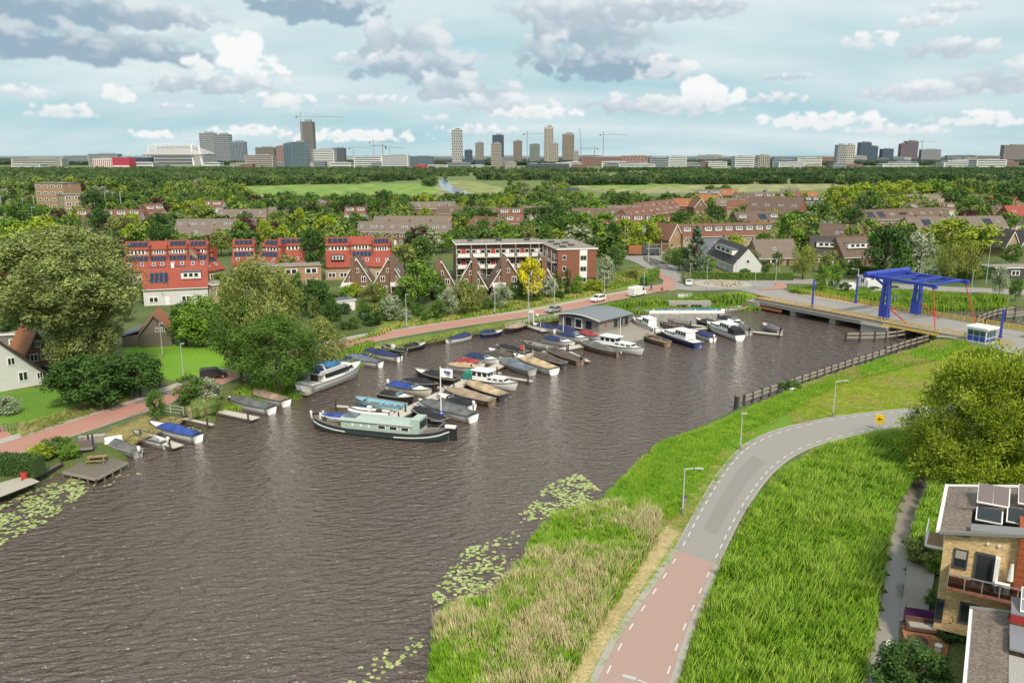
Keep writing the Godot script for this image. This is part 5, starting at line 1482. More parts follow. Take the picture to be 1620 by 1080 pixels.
func tower(a: Vector2, b: Vector2, h: float, wall: String, strip: String, style: String, label: String, group := "") -> void:
	var f := front(a, b)
	var l: float = f.long
	var t := thing("office_tower" if h > l else "office_block", f.at, f.turn, label, "building", group)
	var deep := minf(l, 45.0)
	box_part(t, "wall", Vector3(0, h / 2, -deep / 2), Vector3(l, h, deep), M[wall])
	box_part(t, "roof_plant", Vector3(l * 0.08, h + h * 0.02 + 1.0, -deep / 2), Vector3(l * 0.5, 2.0 + h * 0.04, deep * 0.5), M.sk_grey2)
	box_part(t, "parapet", Vector3(0, h + 0.4, -deep / 2), Vector3(l + 0.8, 0.8, deep + 0.8), M[wall])
	if style == "n":
		box_part(t, "band", Vector3(0, h * 0.2, 0.2), Vector3(l * 0.94, h * 0.14, 0.6), M.sk_white)
		return
	var n := clampi(int(h / 5.5), 2, 22)
	var step := h / n
	if style == "h":
		for k in n:
			box_part(t, "window_band", Vector3(0, step * (k + 0.55), 0.0), Vector3(l * 0.94, step * 0.46, 0.8), M[strip])
			box_part(t, "window_band", Vector3(l / 2, step * (k + 0.55), -deep / 2), Vector3(0.8, step * 0.46, deep * 0.9), M[strip])
			box_part(t, "window_band", Vector3(-l / 2, step * (k + 0.55), -deep / 2), Vector3(0.8, step * 0.46, deep * 0.9), M[strip])
	elif style == "v":
		var m := clampi(int(l / 6.0), 3, 10)
		for k in m:
			box_part(t, "window_strip", Vector3(-l / 2 + l * (k + 0.5) / m, h * 0.5, 0.0), Vector3(l / m * 0.5, h * 0.92, 0.8), M[strip])
		for k in 4:
			box_part(t, "floor_edge", Vector3(0, h * (k + 0.5) / 4.0, 0.3), Vector3(l, 1.4, 0.8), M[wall])
	else:
		var m := clampi(int(l / 7.0), 3, 8)
		n = clampi(int(h / 8.0), 2, 14)
		step = h / n
		for k in n:
			for j in m:
				box_part(t, "window", Vector3(-l / 2 + l * (j + 0.5 + (0.12 if k % 2 else -0.12)) / m, step * (k + 0.5), 0.0), Vector3(l / m * 0.6, step * 0.6, 0.8), M[strip])
			box_part(t, "window_band", Vector3(l / 2, step * (k + 0.5), -deep / 2), Vector3(0.8, step * 0.5, deep * 0.9), M[strip])


func crane(p: Vector2, h: float, turned: int, label: String) -> void:
	var o := thing("tower_crane", v3(p, LAND), 0.3 if turned else -0.5, label, "crane")
	var s := h / 60.0
	var c: Material = mat("crane_steel", lin(0.30, 0.30, 0.30), 0.6)
	var d := 1.0 if turned else -1.0
	part(o, "mast", MB.new().box(Vector3(0, h / 2, 0), Vector3(2.6, h, 2.6)), c)
	part(o, "jib", MB.new().bar(Vector3(0, h * 0.92, 0), Vector3(d * 48.0 * maxf(s, 0.8), h * 0.92, 0), 1.6, 1.9), c)
	part(o, "counter_jib", MB.new().bar(Vector3(0, h * 0.92, 0), Vector3(-d * 16.0, h * 0.92, 0), 2.0, 2.2), c)
	part(o, "counterweight", MB.new().box(Vector3(-d * 15.0, h * 0.92 - 2.5, 0), Vector3(5, 5, 3)), M.sk_dark)
	part(o, "cab", MB.new().box(Vector3(d * 2.5, h * 0.9 - 1.5, 0), Vector3(3, 3, 3)), M.sk_white)
	part(o, "tie_bar", MB.new().bar(Vector3(0, h, 0), Vector3(d * 30.0 * maxf(s, 0.8), h * 0.93, 0), 0.8, 0.8).bar(Vector3(0, h, 0), Vector3(-d * 14.0, h * 0.93, 0), 0.8, 0.8), c)


func luffing_crane(p: Vector2, h: float, label: String) -> void:
	var o := thing("tower_crane", v3(p, LAND), 0.2, label, "crane")
	part(o, "mast", MB.new().box(Vector3(0, h * 0.28, 0), Vector3(3, h * 0.56, 3)), M.crane_steel)
	part(o, "raised_jib", MB.new().bar(Vector3(0, h * 0.56, 0), Vector3(-8, h, 0), 2.2, 2.2), M.crane_steel)
	part(o, "back_stay", MB.new().bar(Vector3(0, h * 0.5, 0), Vector3(-26, h * 0.3, 0), 1.2, 1.2), M.crane_steel)


func stadium() -> void:
	var f := front(Vector2(-1436.76, -3270.38), Vector2(-1200.58, -3270.38))
	var o := thing("stadium", f.at, f.turn, "large stadium with arched grey roof on the left skyline", "stadium")
	var l: float = f.long
	var h := 83.65
	var deep := 150.0
	part(o, "stand_wall", MB.new().box(Vector3(0, h * 0.26, -deep / 2), Vector3(l, h * 0.52, deep)), M.sk_grey)
	var rings := []
	for k in 15:
		var u := k / 14.0 * 2.0 - 1.0
		var y := h * (0.56 + 0.36 * (1.0 - u * u * u * u))
		rings.append(PackedVector3Array([Vector3(u * l * 0.5, h * 0.5, 2), Vector3(u * l * 0.5, y * 0.86, -8), Vector3(u * l * 0.5, y, -deep * 0.45), Vector3(u * l * 0.5, y * 0.86, -deep), Vector3(u * l * 0.5, h * 0.5, -deep)]))
	part(o, "roof", MB.new().loft(rings), mat("stadium_roof", lin(0.36, 0.35, 0.36), 0.6))
	for k in 10:
		part(o, "roof_rib", MB.new().bar(Vector3(-l * 0.34 + l * 0.68 * k / 9.0, h * 0.82, -6), Vector3(-l * 0.34 + l * 0.68 * k / 9.0, h * 0.95, -deep * 0.4), 2.0, 2.0), M.sk_white)
	for k in [-0.46, -0.32, 0.34, 0.48]:
		part(o, "pylon", MB.new().bar(Vector3(l * k, 0, 4), Vector3(l * k * 0.86, h * 0.95, -12), 6.0, 6.0), M.sk_white)
	part(o, "roof_truss", MB.new().bar(Vector3(-l * 0.36, h * 0.98, -14), Vector3(l * 0.38, h * 0.98, -14), 3.5, 3.0), M.sk_white)
	for k in 3:
		part(o, "window_band", MB.new().box(Vector3(0, h * (0.12 + 0.15 * k), 0.6), Vector3(l * 0.7, h * 0.07, 1.4)), M.sk_dark)



func pontoon(a: Vector2, b: Vector2, w: float, label: String, y := 0.5, called := "pontoon") -> void:
	var d := b - a
	var l := d.length()
	var o := thing(called, v3((a + b) * 0.5), atan2(-d.y, d.x), label, "pontoon")
	var n := maxi(1, int(l / 5.5))
	for k in n:
		var x := -l / 2 + l * (k + 0.5) / n
		part(o, "deck_section", MB.new().box(Vector3(x, y, 0), Vector3(l / n - 0.05, 0.12, w)), M.pontoon_deck)
		part(o, "float", MB.new().box(Vector3(x, y - 0.3, 0), Vector3(l / n * 0.8, 0.46, w * 0.86)), M.concrete_dark)
	for s in [-1.0, 1.0]:
		part(o, "edge_board", MB.new().box(Vector3(0, y - 0.03, s * (w / 2 + 0.05)), Vector3(l, 0.22, 0.09)), M.wood_grey)
	var np := maxi(1, int(l / 11.0))
	for k in np + 1:
		part(o, "pile", MB.new().tube(Vector3(-l / 2 + 0.4 + (l - 0.8) * k / np, -1.5, w / 2 + 0.2), Vector3(-l / 2 + 0.4 + (l - 0.8) * k / np, 1.7, w / 2 + 0.2), 0.14, 0.13), M.wood_dark)


func quay(p: PackedVector2Array, label: String, top := 0.85) -> void:
	var n := maxi(2, int(p[0].distance_to(p[p.size() - 1]) / 2.4))
	var q := along(p, n)
	var o := thing("quay_wall", v3(q[0]), 0.0, label, "quay wall")
	for i in n:
		var a := v3(q[i] - q[0])
		var b := v3(q[i + 1] - q[0])
		part(o, "sheet_board", MB.new().bar(a + Vector3(0, top * 0.5 - 0.4, 0), b + Vector3(0, top * 0.5 - 0.4, 0), 0.14, top + 0.8), M.wood_dark)
		part(o, "wale", MB.new().bar(a + Vector3(0, top, 0), b + Vector3(0, top, 0), 0.34, 0.2), M.wood_grey)
	for i in n + 1:
		part(o, "pile", MB.new().tube(v3(q[i] - q[0], -1.0), v3(q[i] - q[0], top + 0.25), 0.17, 0.16), M.wood_dark)


func make_marina() -> void:
	pontoon(Vector2(-17.41, -111.34), Vector2(0, -147.1), 2.2, "long pale main pontoon rising from the barge past the covered boats")
	pontoon(Vector2(-0.23, -147.1), Vector2(20.31, -163.11), 2.2, "pale main pontoon leading on to the marina office")
	for q in [[Vector2(-26.52, -118), Vector2(-15.04, -115.5), "finger pontoon behind the light blue sloop"], [Vector2(-15.13, -129.89), Vector2(-8.57, -126.17), "finger pontoon beside the peaked black cover"], [Vector2(-7.2, -139.29), Vector2(-1.96, -137.14), "finger pontoon beside the cream covered boat"], [Vector2(-5.02, -137.14), Vector2(3.36, -131.83), "finger pontoon beside the slate covered boat"], [Vector2(0.96, -151.07), Vector2(6.78, -147.59), "finger pontoon by the open grey launch"], [Vector2(10.9, -153.13), Vector2(13.86, -145.66), "finger pontoon by the pointed brown cover"], [Vector2(-12.3, -128.38), Vector2(-7.11, -123.33), "finger pontoon before the green canopied cruiser"]]:
		pontoon(q[0], q[1], 0.9, q[2], 0.45, "finger_pontoon")
	pontoon(Vector2(39.52, -178.52), Vector2(56.59, -167.96), 1.3, "eastern pontoon with the black canopied motor boat")
	pontoon(Vector2(29.4, -169.85), Vector2(42.64, -175.08), 1.3, "walkway pontoon linking office deck and eastern pontoon")
	pontoon(Vector2(6.85, -174.41), Vector2(16.24, -179.93), 1.6, "gangway pontoon between quay and marina office")
	pontoon(Vector2(2.81, -178.94), Vector2(7.03, -171.95), 1.4, "short gangway leading from the grass to the pontoons")
	pontoon(Vector2(-42.89, -115.5), Vector2(-36.6, -111.92), 1.6, "plank jetty beside the grey covered boat", 0.45, "plank_jetty")
	pontoon(Vector2(-48.99, -104.33), Vector2(-43.04, -100.4), 1.5, "plank jetty between dinghy and blue covered boat", 0.45, "plank_jetty")
	pontoon(Vector2(-46.75, -111.61), Vector2(-41.62, -108.79), 0.7, "narrow timber edge dock among water lilies", 0.6, "plank_jetty")
	pontoon(Vector2(-35.09, -126.18), Vector2(-34.26, -131.86), 1.8, "small brown dock at the stern of the white yacht", 0.6, "plank_jetty")
	quay(pts([-26.73, -152.12, -22.54, -155.76, -17.38, -160.7, -12.99, -164.75, -8.65, -169.01, -1.38, -175.45, 6.87, -182.39, 13.18, -186.81]), "low timber quay along the mown grass strip")
	quay(pts([-57.78, -82.24, -56.79, -85.09, -55.01, -90.19, -54.45, -93.56]), "timber quay below the clipped hedge")
	quay(pts([-51.2, -101.54, -49.25, -106.79, -46.73, -112.58]), "timber quay below the dry lawn")
	# office deck and floating office
	var dk := thing("office_deck", Vector3.ZERO, 0.0, "pale floating deck in front of the marina office", "deck")
	var dp := pts([14.29, -178.52, 18.26, -163.11, 23.01, -160.22, 30.14, -167.96, 28.38, -182.81, 22.01, -187.3])
	var d0 := dp[1]
	dk.position = v3(d0)
	var rel := PackedVector2Array()
	for p in dp:
		rel.append(p - d0)
	part(dk, "float", MB.new().prism(rel, -0.2, 0.38), M.concrete_dark)
	part(dk, "decking", MB.new().prism(rel, 0.384, 0.52), M.wood_pale)
	var f := front(Vector2(18.46, -170.02), Vector2(25.99, -178.03))
	var deep := Vector2(18.46, -170.02).distance_to(Vector2(15.75, -180.86))
	var h := thing("marina_office", f.at + Vector3(0, 0.52 - f.at.y, 0), f.turn, "grey floating marina office with curved dark roof", "building")
	var l: float = f.long
	box_part(h, "wall", Vector3(0, 1.35, -deep / 2), Vector3(l, 2.7, deep), mat("office_grey", lin(0.42, 0.38, 0.34), 0.7, 0.0, "plank", 0.5))
	var arch := PackedVector2Array()
	for k in 11:
		var u := k / 10.0
		arch.append(Vector2(0.7 - (deep + 1.4) * u, 2.72 + 0.75 * sin(u * PI)))
	for k in 11:
		var u := 1.0 - k / 10.0
		arch.append(Vector2(0.7 - (deep + 1.4) * u, 2.58 + 0.7 * sin(u * PI)))
	part(h, "roof", MB.new().sweep(arch, -l / 2 - 0.8, l / 2 + 0.6), mat("office_roof", lin(0.17, 0.19, 0.21), 0.6))
	var eb := MB.new()
	for k in 10:
		eb.bar(Vector3(-l / 2 - 0.82, arch[k].y - 0.06, arch[k].x), Vector3(-l / 2 - 0.82, arch[k + 1].y - 0.06, arch[k + 1].x), 0.1, 0.2)
	part(h, "roof_edge", eb, M.white)
	for k in 3:
		window(h, Vector3(l * (0.02 + 0.18 * k), 1.3, 0.02), l * 0.14, 2.2, 0.0, "mid_grey", "glass", 1)
	for k in 3:
		window(h, Vector3(-l / 2 - 0.02, 1.3, -deep * (0.25 + 0.25 * k)), deep * 0.18, 2.2, PI / 2, "white" if k == 1 else "mid_grey", "glass", 1)
	part(h, "life_ring", MB.new().tube(Vector3(-l * 0.3, 1.4, 0.02), Vector3(-l * 0.3, 1.4, 0.12), 0.3, 0.3, 12), M.signal_red)
	for q in [[Vector2(21.76, -161.37), 5.2, "white flagpole on the office deck"], [Vector2(6.08, -171.77), 2.0, "short white pole by the gangway pontoon"], [Vector2(10.79, -169.21), 3.6, "lantern pole on the gangway pontoon"]]:
		var o := thing("white_pole", v3(q[0], 0.45), 0.0, q[2], "pole")
		part(o, "shaft", MB.new().tube(Vector3.ZERO, Vector3(0, q[1], 0), 0.08, 0.06, 8), M.white)
		part(o, "cap", MB.new().tube(Vector3(0, q[1], 0), Vector3(0, q[1] + 0.12, 0), 0.14, 0.05, 8), M.dark_grey)
	var rf := thing("red_flag", v3(Vector2(2.23, -148.08), 0.5), 0.5, "small red flag on a staff at the pontoon", "flag")
	part(rf, "staff", MB.new().tube(Vector3.ZERO, Vector3(0, 2.4, 0), 0.04, 0.03), M.white)
	part(rf, "cloth", MB.new().box(Vector3(-0.4, 2.0, 0), Vector3(0.8, 0.7, 0.03)), M.signal_red)
	var ib := thing("information_board", v3(Vector2(4.18, -177.46), LAND), -0.2, "white framed marina information board at the gangway", "sign")
	part(ib, "frame", MB.new().box(Vector3(-0.55, 1.4, 0), Vector3(0.12, 2.8, 0.12)).box(Vector3(0.55, 1.4, 0), Vector3(0.12, 2.8, 0.12)).box(Vector3(0, 2.7, 0), Vector3(1.3, 0.4, 0.14)), M.white)
	part(ib, "board", MB.new().box(Vector3(0, 1.7, 0), Vector3(0.96, 1.3, 0.06)), M.concrete)
	for q in [[pts([1.65, -175.19, 5.63, -179.37, 10.84, -184.5]), "galvanised railing of the marina gangway"], [pts([-1.36, -172.5, 2.08, -176.56]), "short galvanised railing beside the marina steps"]]:
		rail_fence("steel_railing", q[0], LAND, 1.05, M.galvanised, 1.6, q[1])
	# picnic deck at the lower left
	var pa := Vector2(-52.97, -91.03)
	var pb := Vector2(-47.97, -88.88)
	var pc := Vector2(-46.72, -94.13)
	var pd := Vector2(-52.09, -96.74)
	var pk := thing("picnic_deck", v3(pa), 0.0, "weathered timber deck over the water at the lower left", "deck")
	for k in 26:
		var u := (k + 0.5) / 26.0
		part(pk, "plank", MB.new().bar(v3(pa.lerp(pd, u) - pa, 0.78), v3(pb.lerp(pc, u) - pa, 0.78), pa.distance_to(pd) / 26.0 - 0.025, 0.07), M.wood_grey)
	for e in [[pa, pb], [pb, pc]]:
		part(pk, "edge_beam", MB.new().bar(v3(e[0] - pa, 0.66), v3(e[1] - pa, 0.66), 0.2, 0.3), M.wood_pale)
		for k in 5:
			part(pk, "pile", MB.new().tube(v3(e[0].lerp(e[1], k / 4.0) - pa, -1.0), v3(e[0].lerp(e[1], k / 4.0) - pa, 0.7), 0.12, 0.12), M.wood_grey)
	var tb := thing("picnic_table", v3(Vector2(-50.3, -94.01), 0.82), 0.25, "pale wooden picnic table on the timber deck", "picnic table")
	for k in 4:
		part(tb, "table_board", MB.new().box(Vector3(0, 0.74, -0.3 + 0.2 * k), Vector3(2.2, 0.05, 0.17)), M.wood_new)
	for s in [-0.75, 0.75]:
		for k in 2:
			part(tb, "bench_board", MB.new().box(Vector3(0, 0.45, s + (k - 0.5) * 0.15), Vector3(2.2, 0.05, 0.13)), M.wood_new)
	for x in [-0.8, 0.8]:
		part(tb, "trestle", MB.new().bar(Vector3(x, 0, -0.7), Vector3(x, 0.72, -0.25), 0.08, 0.1).bar(Vector3(x, 0, 0.7), Vector3(x, 0.72, 0.25), 0.08, 0.1).bar(Vector3(x, 0.42, -0.8), Vector3(x, 0.42, 0.8), 0.08, 0.1), M.wood_new)
	var bn := thing("corner_bench", v3(Vector2(-53.86, -96.52), LAND), 0.35, "grey built in bench with windbreak behind the picnic deck", "bench")
	part(bn, "windbreak", MB.new().box(Vector3(0, 0.7, -0.6), Vector3(3.6, 1.4, 0.1)), M.wood_grey)
	part(bn, "seat", MB.new().box(Vector3(0, 0.42, -0.2), Vector3(3.2, 0.12, 0.7)), M.mid_grey)
	part(bn, "side_wall", MB.new().box(Vector3(-1.8, 0.6, -0.1), Vector3(0.1, 1.2, 1.1)), M.wood_grey)
	var bx := thing("storage_box", v3(Vector2(-54.21, -100.69), LAND), 0.35, "long pale storage box by the dry lawn fence", "box")
	part(bx, "body", MB.new().box(Vector3(0, 0.4, 0), Vector3(3.0, 0.8, 0.8)), M.wood_pale)
	part(bx, "lid", MB.new().box(Vector3(0, 0.84, 0), Vector3(3.1, 0.08, 0.9)), M.kerb)
	var ub := thing("upturned_dinghy", v3(Vector2(-51.32, -100.45), LAND), 0.6, "small white dinghy lying upside down on the bank", "boat")
	var hb := Node3D.new()
	hb.name = "shell"
	ub.add_child(hb)
	hb.position.y = 0.55
	hb.rotation.x = PI
	boat_hull(hb, 2.2, 1.0, 0.4, M.white, M.white)
	var rp := thing("red_planter", v3(Vector2(-55.86, -88.31), LAND), 0.0, "red round planter beside the clipped hedge", "planter")
	part(rp, "pot", MB.new().tube(Vector3.ZERO, Vector3(0, 0.85, 0), 0.3, 0.4, 12), M.signal_red)
	part(rp, "soil", MB.new().tube(Vector3(0, 0.84, 0), Vector3(0, 0.87, 0), 0.34, 0.34, 12), M.wood_dark)
	for q in [[Vector2(-53.09, -97.64), "first"], [Vector2(-52.54, -97.64), "second"]]:
		var o := thing("deck_post", v3(q[0], 0.8), 0.0, "%s of two dark posts with blue bands beside the picnic deck" % q[1], "post")
		part(o, "shaft", MB.new().tube(Vector3.ZERO, Vector3(0, 2.3, 0), 0.13, 0.12, 8), M.wood_dark)
		part(o, "band", MB.new().tube(Vector3(0, 1.2, 0), Vector3(0, 1.5, 0), 0.16, 0.16, 8), M.bridge_blue)


func rail_fence(called: String, p: PackedVector2Array, y: float, h: float, m: Material, gap: float, label: String, rails := 2) -> void:
	var l := 0.0
	for i in p.size() - 1:
		l += p[i].distance_to(p[i + 1])
	var n := maxi(2, int(l / gap))
	var q := along(p, n)
	var o := thing(called, v3(q[0], y), 0.0, label, "fence")
	var post := MB.new().box(Vector3(0, h / 2, 0), Vector3(0.09, h, 0.09)).mesh()
	for i in n + 1:
		put(o, "post", post, m, Transform3D(Basis(), v3(q[i] - q[0], ground_y(q[i]) - LAND)))
	for i in n:
		for k in rails:
			var hh := h * (1.0 - 0.42 * k) - 0.04
			part(o, "rail", MB.new().bar(v3(q[i] - q[0], ground_y(q[i]) - LAND + hh), v3(q[i + 1] - q[0], ground_y(q[i + 1]) - LAND + hh), 0.06, 0.06), m)



# ---- boats: local +x is the bow, y = 0 the waterline ----

func half_beam(u: float, b: float, stern: float) -> float:
	if u < 0.45:
		return b * 0.5 * lerpf(stern, 1.0, sin(u / 0.45 * PI / 2))
	var t := (u - 0.45) / 0.55
	return b * 0.5 * pow(maxf(0.0, 1.0 - pow(t, 2.3)), 0.75)


func sheer(u: float, d: float) -> float:
	return d * (1.0 + 0.5 * u * u * u + 0.08 * (1.0 - u))


func boat_hull(o: Node3D, l: float, b: float, d: float, hull: Material, rail: Material, stern := 0.78, deck: Material = null) -> void:
	var rings := []
	var rim := []
	var n := 15
	for k in n:
		var u := k / float(n - 1)
		var w := maxf(0.02, half_beam(u, b, stern))
		var y := sheer(u, d)
		var x := (u - 0.5) * l
		var rake := 0.07 * l * u * u * u
		var r := PackedVector3Array()
		for s in [-1.0, -0.9, -0.62, 0.0, 0.62, 0.9, 1.0]:
			var a := absf(s)
			var yy := lerpf(-0.35, y, pow(a, 2.6) if a < 1.0 else 1.0)
			var ww: float = w * signf(s) * (pow(a, 0.7))
			r.append(Vector3(x - rake * (1.0 - (yy + 0.35) / (y + 0.35)), yy, ww))
		rings.append(r)
		rim.append([r[0], r[6]])
	var hb := MB.new().loft(rings, false, false)
	for i in 3:   # transom
		hb.quad(rings[0][i], rings[0][i + 1], rings[0][5 - i], rings[0][6 - i])
	part(o, "hull", hb, hull, true)
	var rb := MB.new()
	for k in n - 1:
		for s in 2:
			rb.bar(rim[k][s], rim[k + 1][s], 0.11, 0.1)
	rb.bar(rim[0][0], rim[0][1], 0.11, 0.1)
	part(o, "rubbing_strake", rb, rail)
	var fb := MB.new()
	for k in n - 1:
		var dy := Vector3(0, -d * (0.12 if deck else 0.55), 0)
		fb.quad(rim[k][0] * Vector3(1, 1, 0.96) + dy, rim[k + 1][0] * Vector3(1, 1, 0.96) + dy, rim[k + 1][1] * Vector3(1, 1, 0.96) + dy, rim[k][1] * Vector3(1, 1, 0.96) + dy)
	part(o, "deck" if deck else "floor", fb, deck if deck else M.wood_grey)


func tarp(o: Node3D, l: float, b: float, d: float, u0: float, u1: float, h: float, m: Material, stern := 0.78, peak := 0.5) -> void:
	var rings := []
	var n := 16
	var ph := rng.randf() * 9.0
	for k in n:
		var u := lerpf(u0, u1, k / float(n - 1))
		var w := half_beam(u, b, stern) * 0.94
		var y := sheer(u, d)
		var f := k / float(n - 1)
		var hump := pow(sin(clampf(pow(f, log(0.5) / log(1.0 - peak)) if peak != 0.5 else f, 0.02, 0.98) * PI), 0.65) * h * (0.9 + 0.14 * sin(f * 23.0 + ph))
		var r := PackedVector3Array()
		r.append(Vector3((u - 0.5) * l, y - 0.02, -w))
		for j in 9:
			var s := j / 4.0 - 1.0
			var crease := 0.05 * sin(f * 31.0 + ph + s * 4.0) * (1.0 - absf(s))
			r.append(Vector3((u - 0.5) * l, y + 0.04 + (hump + crease * h) * pow(1.0 - absf(s), 0.75), w * s))
		r.append(Vector3((u - 0.5) * l, y - 0.02, w))
		rings.append(r)
	part(o, "cover", MB.new().loft(rings, false, true), m, true)


func outboard(o: Node3D, l: float, d: float, m: Material) -> void:
	var x := -l * 0.5 - 0.28
	var a := part(o, "outboard_motor", MB.new().loft([oval(x, 0, d + 0.1, 0.16, 0.12), oval(x - 0.04, 0, d + 0.3, 0.3, 0.2), oval(x - 0.04, 0, d + 0.62, 0.28, 0.19), oval(x, 0, d + 0.74, 0.16, 0.1)]), m, true)
	part(a, "leg", MB.new().box(Vector3(x, d * 0.5 - 0.2, 0), Vector3(0.18, d + 0.6, 0.1)), M.mid_grey)


func oval(x: float, z: float, y: float, rx: float, rz: float) -> PackedVector3Array:
	var p := PackedVector3Array()
	for i in 10:
		p.append(Vector3(x + cos(TAU * i / 10) * rx, y, z + sin(TAU * i / 10) * rz))
	return p


func windscreen(o: Node3D, x: float, y: float, w: float, h: float) -> void:
	var f := part(o, "windscreen", MB.new().bar(Vector3(x, y, -w), Vector3(x - h * 0.7, y + h, -w * 0.85), 0.05, 0.05).bar(Vector3(x, y, w), Vector3(x - h * 0.7, y + h, w * 0.85), 0.05, 0.05).bar(Vector3(x - h * 0.7, y + h, -w * 0.85), Vector3(x - h * 0.7, y + h, w * 0.85), 0.05, 0.05), M.steel)
	var g := MB.new()
	g.quad(Vector3(x, y, -w), Vector3(x, y, w), Vector3(x - h * 0.7, y + h, w * 0.85), Vector3(x - h * 0.7, y + h, -w * 0.85))
	for s in [-1.0, 1.0]:
		g.tri(Vector3(x, y, w * s), Vector3(x - h * 0.7, y + h, w * 0.85 * s), Vector3(x - h * 1.8, y, w * s))
	part(f, "pane", g, M.glass_blue)


func boat(bow: Vector2, stern: Vector2, beam: float, kind: String, hull: String, top: String, label: String, extra := "", called := "motor_boat") -> Node3D:
	var d := bow - stern
	var l := d.length()
	var o := thing(called, v3((bow + stern) * 0.5), atan2(-d.y, d.x), label, "boat")
	var fb := 0.6 + l * 0.042
	var hm: Material = M[hull]
	var tm: Material = M[top] if M.has(top) else M.white
	var rail: Material = M.dark_grey if hull.begins_with("hull_c") or hull == "white" else M.wood_pale
	var deck: Material = M.white if kind != "open" and kind != "rib" else null
	boat_hull(o, l, beam, fb, hm, rail, 0.8 if kind != "double" else 0.35, deck)
	match kind:
		"cover", "double":
			tarp(o, l, beam, fb, 0.015, 0.9 if extra.contains("F") else 0.74, 0.62 + l * 0.02, tm, 0.8 if kind == "cover" else 0.35, 0.42)
		"half":
			tarp(o, l, beam, fb, 0.03, 0.6, 0.75, tm, 0.8, 0.62)
			windscreen(o, l * 0.14, sheer(0.62, fb), beam * 0.36, 0.5)
			part(o, "coaming", MB.new().box(Vector3(l * 0.17, sheer(0.6, fb) + 0.05, 0), Vector3(l * 0.08, 0.16, beam * 0.75)), M.white)
		"open":
			for x in [-0.3, -0.02, 0.24]:
				part(o, "thwart", MB.new().box(Vector3(l * x, fb * 0.72, 0), Vector3(0.32, 0.07, half_beam(x + 0.5, beam, 0.8) * 1.9)), tm)
			part(o, "foredeck", MB.new().prism(PackedVector2Array([Vector2(l * 0.3, -half_beam(0.8, beam, 0.8) * 0.97), Vector2(l * 0.42, -half_beam(0.92, beam, 0.8) * 0.95), Vector2(l * 0.49, 0), Vector2(l * 0.42, half_beam(0.92, beam, 0.8) * 0.95), Vector2(l * 0.3, half_beam(0.8, beam, 0.8) * 0.97)]), sheer(0.85, fb) - 0.08, sheer(0.85, fb) - 0.03), tm)
			part(o, "engine_box", MB.new().box(Vector3(-l * 0.16, fb * 0.72, 0), Vector3(0.8, 0.5, 0.6)), tm)
		"rib":
			var tb := MB.new()
			for k in 13:
				var u := k / 13.0
				var v := (k + 1) / 13.0
				for s in [-1.0, 1.0]:
					tb.tube(Vector3((u - 0.5) * l, fb * 0.8, s * half_beam(u, beam, 0.9)), Vector3((v - 0.5) * l, fb * 0.8, s * half_beam(v, beam, 0.9)), 0.24, 0.24, 8, false)
			part(o, "inflated_tube", tb, tm, true)
			part(o, "console", MB.new().box(Vector3(0, fb + 0.25, 0), Vector3(0.6, 0.8, 0.6)), M.white)
			part(o, "bench_seat", MB.new().box(Vector3(-l * 0.22, fb + 0.05, 0), Vector3(0.6, 0.5, beam * 0.5)), M.dark_grey)
		"cabin":
			var y := sheer(0.6, fb)
			var c := cabin(o, -l * 0.02, l * 0.3, beam * 0.72, y - 0.05, 0.75, M.white)
			var c2 := cabin(o, -l * 0.3, l * 0.02, beam * 0.74, y - 0.05, 1.55, M.white)
			part(o, "cabin_roof", MB.new().box(Vector3(-l * 0.14, y + 1.54, 0), Vector3(l * 0.34, 0.1, beam * 0.8)), M.white)
			if top != "white":
				tarp_box(o, -l * 0.46, -l * 0.28, beam * 0.78, y - 0.1, 1.35, tm)
			rail_round(o, l, beam, fb)
	if extra.contains("m"):
		outboard(o, l, fb, M.black if extra.contains("k") else M.white)
	if extra.contains("s"):
		windscreen(o, l * 0.12, sheer(0.62, fb), beam * 0.36, 0.55)
	if extra.contains("f"):
		for k in 3:
			part(o, "fender", MB.new().tube(Vector3(l * (-0.25 + 0.2 * k), 0.1, beam * 0.5), Vector3(l * (-0.25 + 0.2 * k), 0.6, beam * 0.5), 0.11, 0.11, 8), M.white)
	if extra.contains("p"):
		part(o, "mast", MB.new().tube(Vector3(0, fb, 0), Vector3(0, fb + 2.6, 0), 0.05, 0.03), M.steel)
	return o


